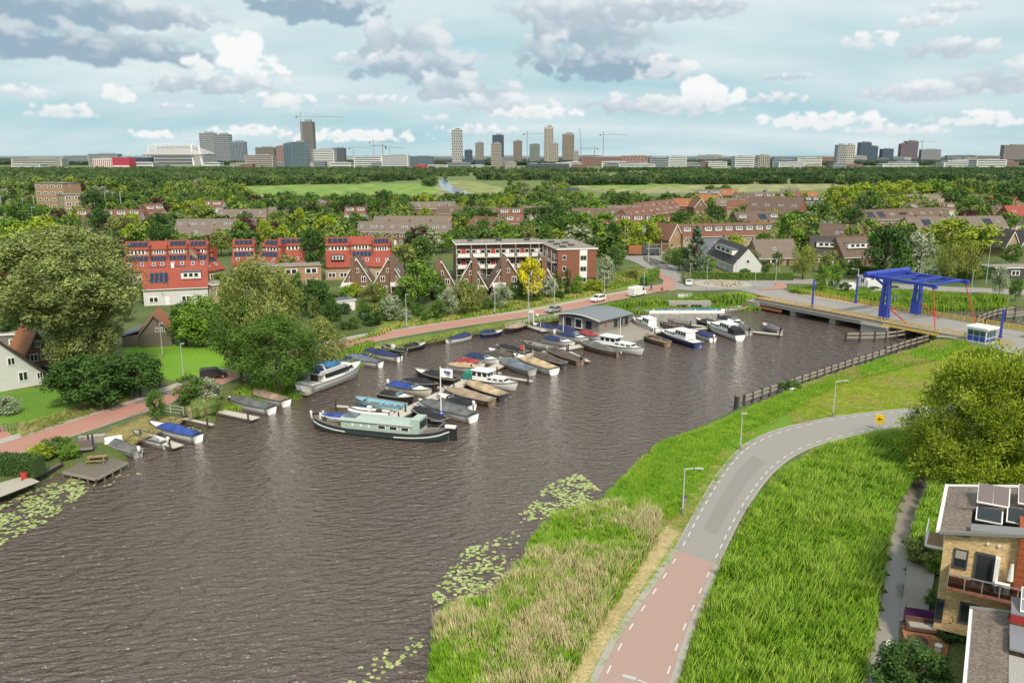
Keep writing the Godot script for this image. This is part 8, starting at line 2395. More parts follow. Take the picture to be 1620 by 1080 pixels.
func make_trees() -> void:
	# large trees close to the camera, each with a crown of its own
	var big := [
		[[-71.93, -130.41, 26.51, 26.61, "W"], "long", 300, 62000, 0.0125, "huge grey olive willow towering over the left bank"],
		[[-69.26, -129.64, 13.07, 12.4, "W"], "long", 110, 20000, 0.018, "lower grey olive foliage hanging under the huge willow"],
		[[-61.66, -116.39, 8.2, 12.61, "d"], "round", 70, 9000, 0.022, "dark green bushy tree below the huge willow"],
		[[-56.95, -120.96, 7.11, 7.75, "d"], "round", 50, 6000, 0.028, "dark green shrub beside the driveway"],
		[[-40.98, -131.2, 21.33, 13.8, "o"], "long", 120, 26000, 0.015, "tall yellowish olive tree on the left bank"],
		[[-36.8, -124.44, 12.78, 14.92, "m"], "long", 120, 26000, 0.014, "broad leafy tree hanging over the yacht's berth"],
		[[-44, -128.87, 14.26, 10.28, "m"], "long", 60, 9000, 0.022, "leafy tree between lawn and yacht"],
		[[-31.66, -134.43, 9.82, 8.34, "o"], "long", 50, 6000, 0.026, "sparse grey green shrub tree behind the yacht"],
		[[-60.07, -155.27, 10.25, 9.07, "l"], "round", 50, 6000, 0.028, "rounded fresh green tree behind the left lawn"],
		[[-63.9, -156.91, 8.72, 6.19, "m"], "round", 40, 5000, 0.03, "mid green tree beside the timber barn"],
		[[-54.69, -153.12, 9.38, 6.53, "m"], "round", 40, 5000, 0.03, "mid green tree at the right of the left lawn"],
		[[-97.35, -155.27, 12.76, 10.3, "d"], "round", 60, 8000, 0.026, "dark evergreen at the left edge behind the farmhouse"],
		[[54.23, -88.5, 15.09, 16.1, "y"], "bushy", 330, 80000, 0.0125, "large bright green tree beside the yellow brick house"],
		[[59.82, -87.01, 14.42, 13.56, "y"], "bushy", 220, 50000, 0.014, "fresh green tree at the right edge above the roofs"],
		[[26.88, -48.74, 4.35, 5.12, "d"], "round", 60, 9000, 0.024, "dark green bush at the bottom edge beside the ditch"],
		[[37.42, -68.37, 2.58, 3.56, "o"], "round", 40, 5000, 0.03, "olive garden shrub at the end of the garden deck"],
		[[37.69, -66.62, 1.89, 2.24, "l"], "round", 30, 4000, 0.04, "fresh green garden shrub beside the yellow brick wall"],
	]
	for q in big:
		var a: Array = q[0]
		var mesh := crown(hash(q[5]) % 99999, q[2], q[3], q[4], GREENS[a[4]], q[1])
		tree(Vector2(a[0], a[1]), a[2], a[3] * 1.14, a[4], q[5], "", mesh)
	var conifer := crown(777, 40, 5000, 0.05, GREENS.k, "cone")
	tree(Vector2(34.83, -56.17), 5.6, 3.0, "n", "small conifer in front of the yellow brick balcony", "", conifer)
	tree(Vector2(33.37, -56.34), 3.2, 2.2, "k", "dark ivy shrub at the corner of the yellow brick house", "", conifer)
	tree(Vector2(34.57, -60.86), 1.6, 1.8, "m", "low leafy shrubs between garden deck and yellow wall")
	# gardens, street trees and the nearer suburb
	var named := [
		[-44.86, -184.74, 9.15, 7.53, "d"], [-41.14, -201.15, 4.81, 4.71, "l"], [-49.88, -186.26, 8.93, 6.13, "d"], [-38.24, -170.71, 6.02, 5.9, "d"], [-41.37, -212.41, 4.05, 4.96, "y"], [-34.83, -204.78, 5.21, 7.99, "o"], [-26.97, -181.03, 5.94, 5.39, "s"], [-29.29, -183.24, 4.69, 3.73, "l"], [-23.04, -199.39, 11.44, 10.9, "l"], [-20.48, -208.53, 7.3, 8.13, "m"],
		[-14.47, -184.74, 7.09, 5.21, "s"], [-16.53, -181.76, 4.94, 4.56, "m"], [-11.23, -186.26, 8.93, 5.83, "o"], [-8.56, -188.6, 7.68, 4.43, "o"], [-2.58, -194.26, 6.51, 6.07, "s"], [1.28, -205.7, 5.73, 5.13, "m"], [4.59, -202.95, 12.28, 6.97, "Y"], [9.51, -210.45, 6.02, 5.58, "s"], [18.15, -257.71, 9.77, 3.99, "c"], [14.53, -214.41, 7.15, 2.67, "k"],
		[17.11, -215.42, 5.65, 4.7, "l"], [22.31, -220.62, 3.85, 6.18, "y"], [25.64, -222.77, 9.9, 5.89, "s"], [33.44, -263.58, 9.15, 8.16, "m"], [35.96, -244.08, 3.47, 4.54, "o"], [-11.28, -265.09, 9.83, 4.51, "d"], [-7.98, -257.71, 6.51, 5.59, "m"], [-4.54, -254.87, 6.44, 4.74, "m"], [-14.97, -265.09, 6.9, 4.92, "m"], [-58.04, -239.01, 16.27, 9.64, "d"],
		[-106.76, -301.18, 10.42, 9.28, "o"], [-110.45, -340.66, 11.75, 13.09, "c"], [-104.88, -361.64, 8.49, 9.43, "c"], [57.85, -257.71, 15.06, 12.77, "n"], [53.83, -263.58, 7.9, 7.75, "m"], [63.61, -263.58, 4.99, 4.89, "l"], [76.66, -263.58, 7.07, 6.93, "o"], [102.25, -305.12, 15.82, 12.69, "l"], [87.05, -244.08, 11.2, 9.46, "w"], [99.94, -257.71, 7.32, 7.58, "o"],
		[125.63, -340.66, 10.14, 8.38, "d"], [137.92, -350.84, 8.79, 8.08, "d"], [110.15, -241.52, 16.81, 14.24, "d"], [118.17, -246.69, 10.92, 8.41, "m"], [124.96, -252.08, 13.54, 12.89, "s"], [167.36, -305.12, 14.39, 27.74, "y"], [127.96, -239.01, 12.86, 9.27, "w"], [134.45, -239.01, 12.48, 9.27, "w"], [80.04, -210.45, 8.53, 5.25, "l"], [86.73, -218.51, 8.33, 4.42, "l"],
		[127.42, -212.41, 8.44, 4.96, "s"], [128.27, -206.63, 6.25, 3.87, "m"], [103.25, -246.69, 6.24, 5.74, "m"], [123.94, -240.26, 4.75, 5.59, "s"], [168.52, -276.15, 7.62, 8.53, "m"], [-85.53, -202.95, 6.46, 5.38, "m"], [-74.95, -182.5, 3.94, 4.29, "m"], [-91.54, -202.95, 6.46, 5.7, "m"], [-76.12, -212.41, 6.75, 5.63, "l"], [-64.91, -186.26, 8.93, 5.83, "o"],
		[-66.19, -212.41, 8.44, 6.62, "m"], [-67.88, -246.69, 7.8, 6.88, "o"], [-69.95, -313.31, 14.76, 13.99, "y"], [-85.26, -331.04, 10.9, 10.18, "m"], [-64.39, -321.94, 8.59, 7.43, "d"], [-34.66, -263.58, 9.15, 10.6, "o"], [-30.29, -276.15, 10.44, 10.67, "m"], [-26.53, -313.31, 7.87, 10.61, "l"], [-21.8, -321.94, 9.09, 9.91, "m"], [-37.39, -313.31, 9.84, 8.68, "d"],
		[-150.56, -385.31, 8.13, 11.81, "l"], [-130.45, -305.12, 12.47, 10.34, "d"], [-145.41, -317.56, 11.47, 12.22, "y"], [-172.03, -361.64, 11.32, 12.76, "o"], [-183.11, -367.29, 13.79, 14.09, "d"], [-166.43, -313.31, 14.76, 14.47, "m"], [-159.98, -276.15, 17.41, 19.2, "y"], [-190.55, -313.31, 13.29, 19.3, "l"], [-236.47, -469.34, 17.54, 18.63, "d"], [-227.32, -385.31, 16.26, 17.71, "m"],
		[-2.41, -313.31, 11.81, 12.06, "l"], [5.45, -321.94, 12.63, 13.87, "m"], [13.81, -345.68, 12.46, 13.27, "d"], [22.04, -345.68, 13, 14.87, "m"], [30.98, -350.84, 13.19, 15.62, "l"], [38.74, -340.66, 13.88, 15.7, "l"], [45.19, -326.43, 12.8, 12.55, "y"], [51.81, -317.56, 12.96, 12.22, "y"], [-12, -391.7, 12.24, 15, "d"], [-23.1, -419.52, 11.78, 15.4, "m"],
		[-73.81, -460.24, 14.34, 16.17, "m"], [-89.57, -469.34, 16.08, 17.91, "d"], [-101.04, -469.34, 16.08, 17.91, "m"], [-112.47, -460.24, 17.21, 16.87, "m"], [-120.19, -443.05, 13.12, 13.54, "d"], [-81.92, -532.3, 15.72, 10.54, "d"], [-64.02, -493.7, 11.14, 15.06, "m"], [19.25, -419.52, 13.75, 19.25, "d"], [33.39, -460.24, 12.91, 21.09, "m"], [47.5, -478.79, 12.67, 21.92, "l"],
		[83.33, -309.16, 7.77, 9.52, "y"], [99.74, -324.17, 7.38, 7.48, "l"], [81.01, -391.7, 12.24, 13.8, "m"], [88.57, -385.31, 10.24, 12.99, "o"], [61.08, -331.04, 10.38, 10.18, "c"], [63.82, -361.64, 11.32, 13.87, "m"], [104.5, -427.08, 12.66, 13.06, "d"], [148.74, -493.7, 11.91, 16.57, "m"], [190.19, -748.46, 11.58, 17.03, "m"], [176.13, -737, 11.41, 16.77, "m"],
		[164.69, -398.31, 11.82, 12.2, "d"], [197.52, -460.24, 18.64, 17.57, "m"], [204.36, -520.67, 19.43, 23.81, "y"], [244.54, -584.38, 19.05, 26.68, "y"], [275.6, -614.38, 19.06, 28.03, "y"], [301.93, -630.55, 19.55, 33.55, "y"], [329.67, -647.58, 19.07, 29.52, "l"], [296.92, -557.14, 16.44, 18.66, "m"], [242.05, -520.67, 12.95, 23.81, "y"], [241.15, -478.79, 11.18, 21.92, "o"],
		[256.56, -460.24, 14.34, 19.68, "m"], [219.59, -398.31, 11.82, 13.42, "c"], [278.42, -478.79, 15.65, 21.92, "m"], [234.02, -391.7, 10.4, 15, "l"], [278.07, -684.52, 13.78, 22.87, "y"], [144.4, -419.52, 9.82, 11.55, "m"], [335.1, -557.14, 19.9, 25.45, "d"], [185.75, -321.94, 9.09, 10.9, "m"], [143.38, -305.12, 7.67, 9.4, "n"], [180.47, -350.84, 7.69, 10.77, "n"],
		[-33.79, -172.02, 2.76, 3.51, "m"], [-34.28, -186.26, 3.27, 3.79, "m"], [-24.04, -180.31, 2.88, 3.68, "s"], [-21.88, -186.26, 3.27, 4.38, "m"], [-19.09, -180.31, 2.6, 3.11, "m"], [-30.41, -176.07, 3.1, 5.53, "d"], [-17.57, -204.78, 4.56, 4.79, "m"], [-6.02, -192.61, 3.38, 3.92, "m"], [6.39, -204.78, 2.61, 3.51, "m"], [12.19, -208.53, 2.65, 2.93, "d"],
		[-47.89, -117.02, 4.79, 5.45, "m"], [-45.54, -118.31, 3.87, 4.74, "s"], [-49.74, -109.82, 4.69, 3.01, "m"], [-56.33, -95.86, 2.39, 4.68, "m"], [-57.23, -94.13, 2.19, 3.84, "y"], [-53.93, -94.55, 2.04, 3.08, "l"], [-72.36, -112.42, 2.77, 4.52, "s"], [86.88, -212.41, 4.05, 3.31, "d"], [43.47, -126.62, 0.83, 2.63, "m"], [44.5, -125.16, 1.63, 3, "m"],
		[54.38, -279.47, 5.72, 6.47, "o"], [50.49, -236.55, 3.37, 4.04, "o"], [70.75, -246.69, 3.12, 4.97, "m"], [79.79, -257.71, 4.48, 4.79, "m"], [106.02, -263.58, 4.16, 4.89, "m"], [70.49, -268.16, 2.75, 4.15, "l"], [-28.13, -212.41, 5.06, 4.96, "o"], [-7.94, -212.41, 5.06, 4.3, "d"], [-31.47, -182.5, 3.65, 4.29, "m"], [89.59, -276.15, 4.79, 4.69, "m"]]
	var areas := ["in the gardens of the double houses", "beside the far riverside road", "in front of the apartments", "by the roundabout gardens", "among the dormer houses", "on the right behind the drawbridge", "beside the red terraces", "in the suburb on the left", "in the middle of the suburb", "between suburb and meadow", "in the crowded quarter", "in the right hand suburb", "on the right near the tall terraces", "along the garden edge", "on the near banks", "along the hedges"]
	var seen_text := {}
	for k in named.size():
		var a: Array = named[k]
		var text: String = "%s %s %s" % [KIND_TEXT[a[4]], "tree" if a[2] > 4.5 else "bush", areas[mini(int(k / 10), areas.size() - 1)]]
		if seen_text.has(text):
			text = near_label(Vector2(a[0], a[1]), "%s%s %s" % ["tall " if a[2] > 12.0 else ("small " if a[2] < 6.0 else ""), KIND_TEXT[a[4]], "tree" if a[2] > 4.5 else "bush"])
		seen_text[text] = 1
		tree(Vector2(a[0], a[1]), a[2], a[3], a[4], text, "suburb and bank trees")
	hedge(Vector2(-62.25, -90.64), Vector2(-54.51, -89.27), 2.0, 2.2, "clipped dark green hedge at the lower left quay", "d")
	hedge(Vector2(54.02, -245.38), Vector2(67.78, -242.79), 1.6, 2.2, "long clipped hedge behind the roundabout, left part", "l")
	hedge(Vector2(67.78, -242.79), Vector2(83.6, -242.79), 1.6, 2.2, "long clipped hedge behind the roundabout, right part", "l")
	hedge(Vector2(37.44, -231.78), Vector2(44.71, -252.08), 2.0, 2.4, "clipped hedge curving beside the red cycle path", "l")
	hedge(Vector2(104.59, -254.87), Vector2(115.2, -252.08), 2.0, 2.6, "clipped hedge behind the drawbridge beam", "m")
	hedge(Vector2(122.39, -239.01), Vector2(145.7, -246.69), 2.0, 3.4, "tall dark hedge left of the black pavilion", "d")
	# fill the suburb between the named trees; the nearest are trees of their own, the rest one mass
	var r := RandomNumberGenerator.new()
	r.seed = 99
	var clear := [pts([-361.5, -995.51, -270.62, -1084.72, -128.73, -1135.55, -76.59, -919.76, -62.37, -684.52, -96.87, -606.6, -160.86, -622.37, -201.74, -647.58, -251.88, -772.48]), pts([-134.65, -1321, -64.83, -1321, -7.24, -956.15, -11.35, -748.46, -33.26, -684.52, -57.17, -684.52, -83.55, -919.76]), pts([42.17, -694.42, 157.38, -715.08, 291.65, -785.07, 403.84, -919.76, 429.11, -1135.55, 73.81, -1084.72]), pts([83.47, -1162.78, 452.06, -1221.32, 565.08, -1528.68, 111.83, -1482.11]), pts([24.53, -276.15, 105.75, -279.47, 77.61, -202.95, 18.21, -202.95])]
	var kinds := "ddmmmmlloyd"
	var own := 0
	for k in 900:
		var p := Vector2(r.randf_range(-330, 330), r.randf_range(-620, -300))
		if absf(p.x) > -p.y * 0.66 or own >= 130:
			continue
		var bad := false
		for c in claimed:
			if p.distance_squared_to(c[0]) < c[1] * c[1] * 1.6:
				bad = true
				break
		if bad or in_any(p, clear) or p.x > 90.0 and r.randf() < 0.55:
			continue
		var kd := kinds[r.randi() % kinds.length()]
		tree(p, r.randf_range(5.0, 10.0) if p.x > 60.0 else r.randf_range(7.0, 13.0), r.randf_range(6.0, 11.0), kd, near_label(p, "%s tree" % KIND_TEXT[kd]), "suburb and bank trees")
		own += 1
	own = 0
	var gardens := [pts([-37.16, -162.64, -24.22, -181.76, -4.73, -202.05, 13.99, -224.95, 14.05, -241.52, -5.3, -227.18, -28.13, -212.41, -42.3, -186.26]), pts([-63.53, -172.02, -48.97, -151.04, -35.27, -159.73, -46.34, -212.41, -72.74, -228.32, -73.65, -202.95]), pts([-87.86, -172.02, -81.93, -175.38, -98.46, -212.41, -107.56, -212.41])]
	for k in 900:
		var p := Vector2(r.randf_range(-120, 30), r.randf_range(-260, -140))
		if own >= 84 or not in_any(p, gardens):
			continue
		var kd := "dmlmosm"[r.randi() % 7]
		tree(p, r.randf_range(1.8, 5.2) if p.x > -45.0 else r.randf_range(3.5, 8.0), r.randf_range(2.4, 5.2), kd, near_label(p, "%s garden %s" % [KIND_TEXT[kd], "shrub"]), "suburb and bank trees")
		own += 1
	far_wood(r, clear)


# what a thing stands next to, as seen from the river
func near_label(p: Vector2, what: String) -> String:
	var best := 1e9
	var text := ""
	for q in homes:
		var d: Vector2 = p - q[0]
		if d.length() < best:
			best = d.length()
			var side := "left of" if d.x < 0.0 else "right of"
			if absf(d.y) > absf(d.x):
				side = "in front of" if d.y > 0.0 else "behind"
			text = "%s %s the %s" % [what, side, q[1]]
	var w := text.split(" ").slice(0, 15)
	while w[w.size() - 1] in ["the", "a", "of", "with", "and", "by", "in", "before", "above", "behind", "beside", "between", "below", "among", "at", "left", "right", "next", "to", "on", "white", "red"]:
		w.remove_at(w.size() - 1)
	return " ".join(w)


func in_any(p: Vector2, polys: Array) -> bool:
	for q in polys:
		if Geometry2D.is_point_in_polygon(p, q):
			return true
	return false


func hedge(a: Vector2, b: Vector2, w: float, h: float, label: String, kind: String) -> void:
	var d := b - a
	var l := d.length()
	var o := thing("hedge", v3((a + b) * 0.5, ground_y((a + b) * 0.5)), atan2(-d.y, d.x), label, "hedge")
	part(o, "inner_growth", MB.new().box(Vector3(0, h * 0.48, 0), Vector3(l * 0.99, h * 0.94, w * 0.9)), mat("hedge_core", lin(0.03, 0.06, 0.012), 0.9))
	var mb := MB.new()
	var cols: Array = GREENS[kind]
	for k in int(l * (w + 2 * h) * 26):
		var s := rng.randf() * (w + 2 * h)
		var p := Vector3((rng.randf() - 0.5) * l, 0, 0)
		var n := Vector3.UP
		if s < w:
			p.y = h
			p.z = s - w / 2
		else:
			var q := fmod(s - w, h)
			n = Vector3(0, 0, 1 if s - w < h else -1)
			p.y = q
			p.z = n.z * w / 2
		p += n * rng.randf_range(-0.05, 0.08)
		var t := (Vector3(rng.randfn(), rng.randfn(), rng.randfn()) + n * 0.3).normalized() * 0.16
		var u := t.cross(n + Vector3(rng.randfn(), rng.randfn(), rng.randfn()) * 0.5).normalized() * 0.09
		mb.quad(p - t, p + u, p + t, p - u)
		var c: Color = cols[0].lerp(cols[1], rng.randf())
		for j in 6:
			mb.c.append(c)
	part(o, "foliage", mb, M.leaf)


func mass(called: String, mesh: Mesh, m: Material, list: Array, label: String) -> void:
	var mm := MultiMesh.new()
	mm.transform_format = MultiMesh.TRANSFORM_3D
	mm.use_colors = true
	mm.mesh = mesh
	mm.instance_count = list.size()
	for i in list.size():
		mm.set_instance_transform(i, list[i][0])
		mm.set_instance_color(i, list[i][1])
	var o := MultiMeshInstance3D.new()
	o.name = numbered(called)
	o.multimesh = mm
	o.material_override = m
	add_child(o)
	tag(o, label, "", "", "stuff")


func far_wood(r: RandomNumberGenerator, clear: Array) -> void:
	var grey := [Color(0.75, 0.75, 0.75), Color(1.0, 1.0, 1.0)]
	var meshes := []
	for k in 3:
		meshes.append(crown(300 + k, 16, 520, 0.075, grey, "round"))
	var lists := [[], [], []]
	var n := FastNoiseLite.new()
	n.seed = 4
	n.frequency = 0.004
	for k in 56000:
		# spread evenly in distance bands, thinning with a noise mask
		var z := -300.0 - 2050.0 * pow(r.randf(), 1.1)
		var x := r.randf_range(-0.9, 0.9) * -z
		var p := Vector2(x, z)
		var v := n.get_noise_2d(x, z)
		var keep := 0.9 if z > -600.0 else (0.55 if z > -1000.0 else 0.85)
		if z < -640.0 and v < (0.1 if x > -200.0 else -0.15):
			continue
		if r.randf() > keep or in_any(p, clear) or absf(x) > -z * 0.9:
			continue
		var bad := false
		if z > -640.0:
			for c in claimed:
				if p.distance_squared_to(c[0]) < c[1] * c[1] * 1.3:
					bad = true
					break
		if bad:
			continue
		if z > -560.0 and r.randf() < 0.72 or z > -1000.0 and r.randf() < 0.45:
			continue
		var h := r.randf_range(5.5, 11.0) if z > -700.0 else (r.randf_range(8.0, 15.0) if z > -1300.0 else r.randf_range(6.0, 10.5))
		var w := h * r.randf_range(0.8, 1.25)
		var pick := r.randf()
		var c := Color(0.06, 0.12, 0.026).lerp(Color(0.20, 0.28, 0.05), clampf(pick + v * 0.8, 0.0, 1.0))
		var odd := r.randf()
		if odd < 0.12:
			c = Color(0.24, 0.31, 0.03)
		elif odd < 0.18:
			c = Color(0.26, 0.30, 0.17)
		elif odd < 0.2:
			c = Color(0.07, 0.03, 0.03)
		if z > -1000.0:
			h *= r.randf_range(0.7, 1.25)
			w *= r.randf_range(0.75, 1.3)
		if z < -900.0:
			c = Color(0.05, 0.105, 0.03).lerp(Color(0.18, 0.25, 0.07), pick * pick)
		lists[k % 3].append([Transform3D(Basis(Vector3.UP, r.randf() * TAU) * Basis.from_scale(Vector3(w, h, w)), Vector3(x, LAND - h * 0.06, z)), c])
	# tree rows and a dense wood in the polder on the right
	for k in 3600:
		var row := r.randi() % 6
		var p: Vector2
		var h := r.randf_range(7.0, 12.0)
		if row < 2:
			p = Vector2(56.16, -1060.96).lerp(Vector2(454.85, -1135.55), r.randf()) if row else Vector2(194.77, -1357.92).lerp(Vector2(564.4, -1438.28), r.randf())
			if n.get_noise_2d(p.x * 4.0, p.y) < -0.05:
				continue
			p += Vector2(r.randfn(), r.randfn()) * 5.0
		elif row == 2:
			p = Vector2(103.33, -1958.98).lerp(Vector2(818.28, -2130.03), r.randf()) + Vector2(r.randfn() * 8.0, r.randfn() * 60.0)
			h = r.randf_range(6.0, 10.0)
			if n.get_noise_2d(p.x * 2.0, p.y) < 0.0:
				continue
		else:
			p = Vector2(429.11, -1135.55).lerp(Vector2(764.42, -1162.78), r.randf()).lerp(Vector2(738.06, -1883.32).lerp(Vector2(1284.23, -1958.98), r.randf()), r.randf())
			h = r.randf_range(9.0, 15.0)
		var w := h * r.randf_range(0.9, 1.3)
		lists[k % 3].append([Transform3D(Basis(Vector3.UP, r.randf() * TAU) * Basis.from_scale(Vector3(w, h, w)), Vector3(p.x, LAND - h * 0.06, p.y)), Color(0.04, 0.09, 0.022).lerp(Color(0.11, 0.18, 0.04), r.randf() * r.randf())])
	# wooded strips to the horizon
	for k in 12000:
		var z := -3300.0 - 6500.0 * r.randf()
		var x := r.randf_range(-0.9, 0.9) * -z
		var w := r.randf_range(30.0, 90.0)
		lists[k % 3].append([Transform3D(Basis(Vector3.UP, r.randf() * TAU) * Basis.from_scale(Vector3(w, r.randf_range(12.0, 20.0), w)), Vector3(x, LAND - 2.0, z)), Color(0.05, 0.09, 0.045).lerp(Color(0.08, 0.12, 0.055), r.randf())])
	for k in 3:
		mass("distant_wood", meshes[k], M.leaf, lists[k], ["far woods and tree belts below the skyline", "far tree rows between the polder meadows", "far garden trees beyond the suburb"][k])



func blades(seed_: int, n: int, spread: float, width: float, lean: float) -> ArrayMesh:
	# a tuft of bent blades about 1 high
	var r := RandomNumberGenerator.new()
	r.seed = seed_
	var mb := MB.new()
	for k in n:
		var a := r.randf() * TAU
		var base := Vector3(r.randfn() * spread, 0, r.randfn() * spread)
		var h := r.randf_range(0.6, 1.1)
		var dir := Vector3(cos(a), 0, sin(a)) * lean * r.randf_range(0.2, 1.0) + Vector3(0.12, 0, 0.05)
		var side := Vector3(-sin(a), 0, cos(a)) * width * r.randf_range(0.7, 1.3)
		var mid := base + dir * 0.35 + Vector3(0, h * 0.6, 0)
		var tip := base + dir + Vector3(0, h * (1.0 - 0.25 * lean), 0)
		var c := r.randf_range(0.75, 1.15)
		mb.quad(base - side * 0.6, base + side * 0.6, mid + side, mid - side)
		mb.tri(mid - side, mid + side, tip)
		for j in 9:
			mb.c.append(Color(c, c * r.randf_range(0.95, 1.05), c))
	return mb.mesh()


func meadow(called: String, poly: PackedVector2Array, per_m2: float, h0: float, h1: float, width: float, mesh: Mesh, cols: Array, label: String, water := false, dry := 0.0) -> void:
	var lo := poly[0]
	var hi := poly[0]
	for p in poly:
		lo = lo.min(p)
		hi = hi.max(p)
	var list := []
	var r := RandomNumberGenerator.new()
	r.seed = hash(label) % 99999
	var n := int((hi.x - lo.x) * (hi.y - lo.y) * per_m2)
	for k in n:
		var p := Vector2(r.randf_range(lo.x, hi.x), r.randf_range(lo.y, hi.y))
		if not Geometry2D.is_point_in_polygon(p, poly):
			continue
		var v := patch_noise.get_noise_2d(p.x * 1.6, p.y * 1.6)
		var f := patch_noise.get_noise_2d(p.x * 6.0 + 50.0, p.y * 6.0)
		var y := ground_y(p) - 0.03
		if water:
			var d := edge_distance(river, p)
			y = lerpf(-0.1, ground_y(p), smooth01(-0.8, 0.9, d)) - 0.05
		var c: Color = cols[0].lerp(cols[1], clampf(0.5 + f * 0.9 + v * 0.5 + r.randf_range(-0.2, 0.2), 0.0, 1.0))
		var h := lerpf(h0, h1, clampf(0.5 + v * 0.8 + r.randf_range(-0.35, 0.35), 0.0, 1.0))
		if dry > 0.0 and v + f * 0.6 + r.randf_range(-0.55, 0.55) > 0.4 - dry * 0.6:
			c = cols[2].lerp(cols[3], r.randf())
			h *= 1.08
		list.append([Transform3D(Basis(Vector3.UP, r.randf_range(-0.6, 0.6)) * Basis.from_scale(Vector3(width, h, width)), Vector3(p.x, y, p.y)), c])
	mass(called, mesh, M.leaf, list, label)


func make_reeds() -> void:
	var reed := blades(1, 15, 0.2, 0.03, 0.55)
	var fine := blades(2, 16, 0.2, 0.016, 0.5)
	var broad := blades(3, 12, 0.3, 0.06, 0.5)
	var fresh := [Color(0.17, 0.34, 0.018), Color(0.35, 0.50, 0.07), Color(0.46, 0.40, 0.20), Color(0.64, 0.56, 0.34)]
	var grassy := [Color(0.17, 0.36, 0.018), Color(0.30, 0.48, 0.04), Color(0.40, 0.36, 0.12), Color(0.46, 0.40, 0.16)]
	meadow("reed_bed", pts([11.37, -48.87, 14.12, -56.34, 19.63, -68.37, 24.95, -78.93, 31.57, -89.27, 38.71, -96.74, 47.88, -101.9, 54.81, -103.91, 50.97, -95.42, 46.48, -89.27, 40.71, -80.81, 35.52, -71.85, 31.39, -63.89, 27.47, -56.34, 23.26, -48.87]), 8.0, 1.1, 2.0, 1.0, reed, fresh, "dense fresh green reed bed between road and ditch")
	meadow("reed_bed", pts([47.58, -87.38, 53.15, -91.64, 53.95, -87.75, 46.05, -80.81, 41.74, -73.44, 39.06, -69.58, 36.84, -69.58, 39.58, -74.82]), 10.0, 0.9, 1.6, 1.0, reed, fresh, "green reeds between ditch and yellow brick house")
	meadow("reed_bed", pts([-5.56, -48.87, -5.77, -53.9, -5.98, -58.25, -4.52, -60.28, -1.68, -61.64, -0.54, -64.31, 1.49, -68.13, 1.56, -71.85, 4.16, -77.12, 12.77, -81.46, 15.04, -76.82, 13.65, -72.37, 7.1, -58.52, 2.91, -48.87]), 13.0, 1.0, 1.9, 1.0, reed, fresh, "mixed dry and green reeds on the near bank", true, 0.3)
	meadow("tall_grass", pts([3.85, -77.41, 9.8, -81.95, 14.21, -91.03, 18.82, -99.97, 25.45, -104.94, 45.25, -125.88, 44.78, -118.31, 27.7, -100.45, 21.58, -87.75, 16.06, -76.82, 12.41, -78.93]), 10.0, 0.45, 0.95, 0.9, fine, grassy, "bright tall grass along the near waterline", true)
	meadow("verge_grass", pts([15.04, -76.82, 21.58, -87.75, 27.7, -100.45, 44.78, -118.31, 38.89, -112.42, 27.19, -95.42, 20.2, -81.63, 16.14, -73.99]), 12.0, 0.12, 0.3, 0.8, fine, grassy, "short verge grass beside the grey road", false, 0.18)
	meadow("verge_grass", pts([40.38, -117.02, 55.62, -134.43, 67.83, -145.09, 80.38, -154.19, 85.99, -151.04, 85, -135.26, 76.52, -120.96, 60.17, -116.39, 47.3, -112.42, 38.64, -107.6]), 6.0, 0.14, 0.34, 1.0, fine, [Color(0.24, 0.36, 0.015), Color(0.36, 0.40, 0.03), Color(0.40, 0.36, 0.12), Color(0.46, 0.40, 0.16)], "yellowish mown grass before the drawbridge", false, 0.1)
	meadow("tall_grass", pts([45, -125.16, 55.62, -134.43, 68.04, -145.57, 82.42, -155.81, 87.72, -153.12, 79.82, -146.05, 63.48, -135.26, 51.56, -126.62, 46.25, -120.29]), 7.0, 0.5, 1.1, 1.1, fine, grassy, "tall grass along the guide fence", true, 0.1)
	meadow("cut_straw", pts([2.65, -48.87, 7, -58.52, 13.2, -71.85, 15.95, -76.24, 16.68, -74.82, 13.95, -69.33, 8.48, -58.34, 4.36, -48.87]), 16.0, 0.06, 0.16, 1.1, fine, [Color(0.58, 0.48, 0.24), Color(0.72, 0.61, 0.36), Color(0.5, 0.4, 0.2), Color(0.6, 0.5, 0.3)], "cut straw strip beside the red road")
	meadow("verge_grass", pts([4.36, -48.87, 8.48, -58.34, 13.95, -69.33, 16.68, -74.82, 14.95, -70.32, 8.69, -58.07, 5.68, -51.06, 4.92, -48.87]), 14.0, 0.1, 0.28, 0.8, fine, grassy, "narrow green verge between straw and red road")
	meadow("verge_grass", pts([11.03, -48.87, 13.83, -56.76, 19.43, -68.97, 24.82, -79.86, 31.42, -90.64, 38.42, -98.1, 48.06, -103.65, 55.78, -106.25, 54.39, -103.4, 47.78, -101.66, 38.55, -96.3, 31.38, -88.69, 24.82, -78.47, 19.68, -68.13, 14.18, -56.17, 11.55, -48.87]), 12.0, 0.25, 0.6, 0.9, fine, grassy, "grass fringe along the right side of the near road", false, 0.12)
	# far bank
	var bank_green := [Color(0.12, 0.25, 0.02), Color(0.25, 0.38, 0.05), Color(0.4, 0.38, 0.2), Color(0.5, 0.45, 0.25)]
	meadow("bank_reeds", pts([17.25, -191.79, 30.09, -202.95, 46.53, -205.7, 62.67, -203.86, 61.4, -198.51, 43.23, -197.65, 28.85, -194.26]), 4.0, 1.2, 2.1, 1.5, broad, bank_green, "green reeds along the northern shore", true)
	meadow("bank_reeds", pts([72.17, -210.45, 83.72, -219.56, 105.68, -215.42, 127.13, -208.53, 122.08, -199.39, 96.87, -196.79, 76.62, -200.26]), 3.6, 1.4, 2.4, 1.6, broad, bank_green, "green reeds behind the drawbridge", true)
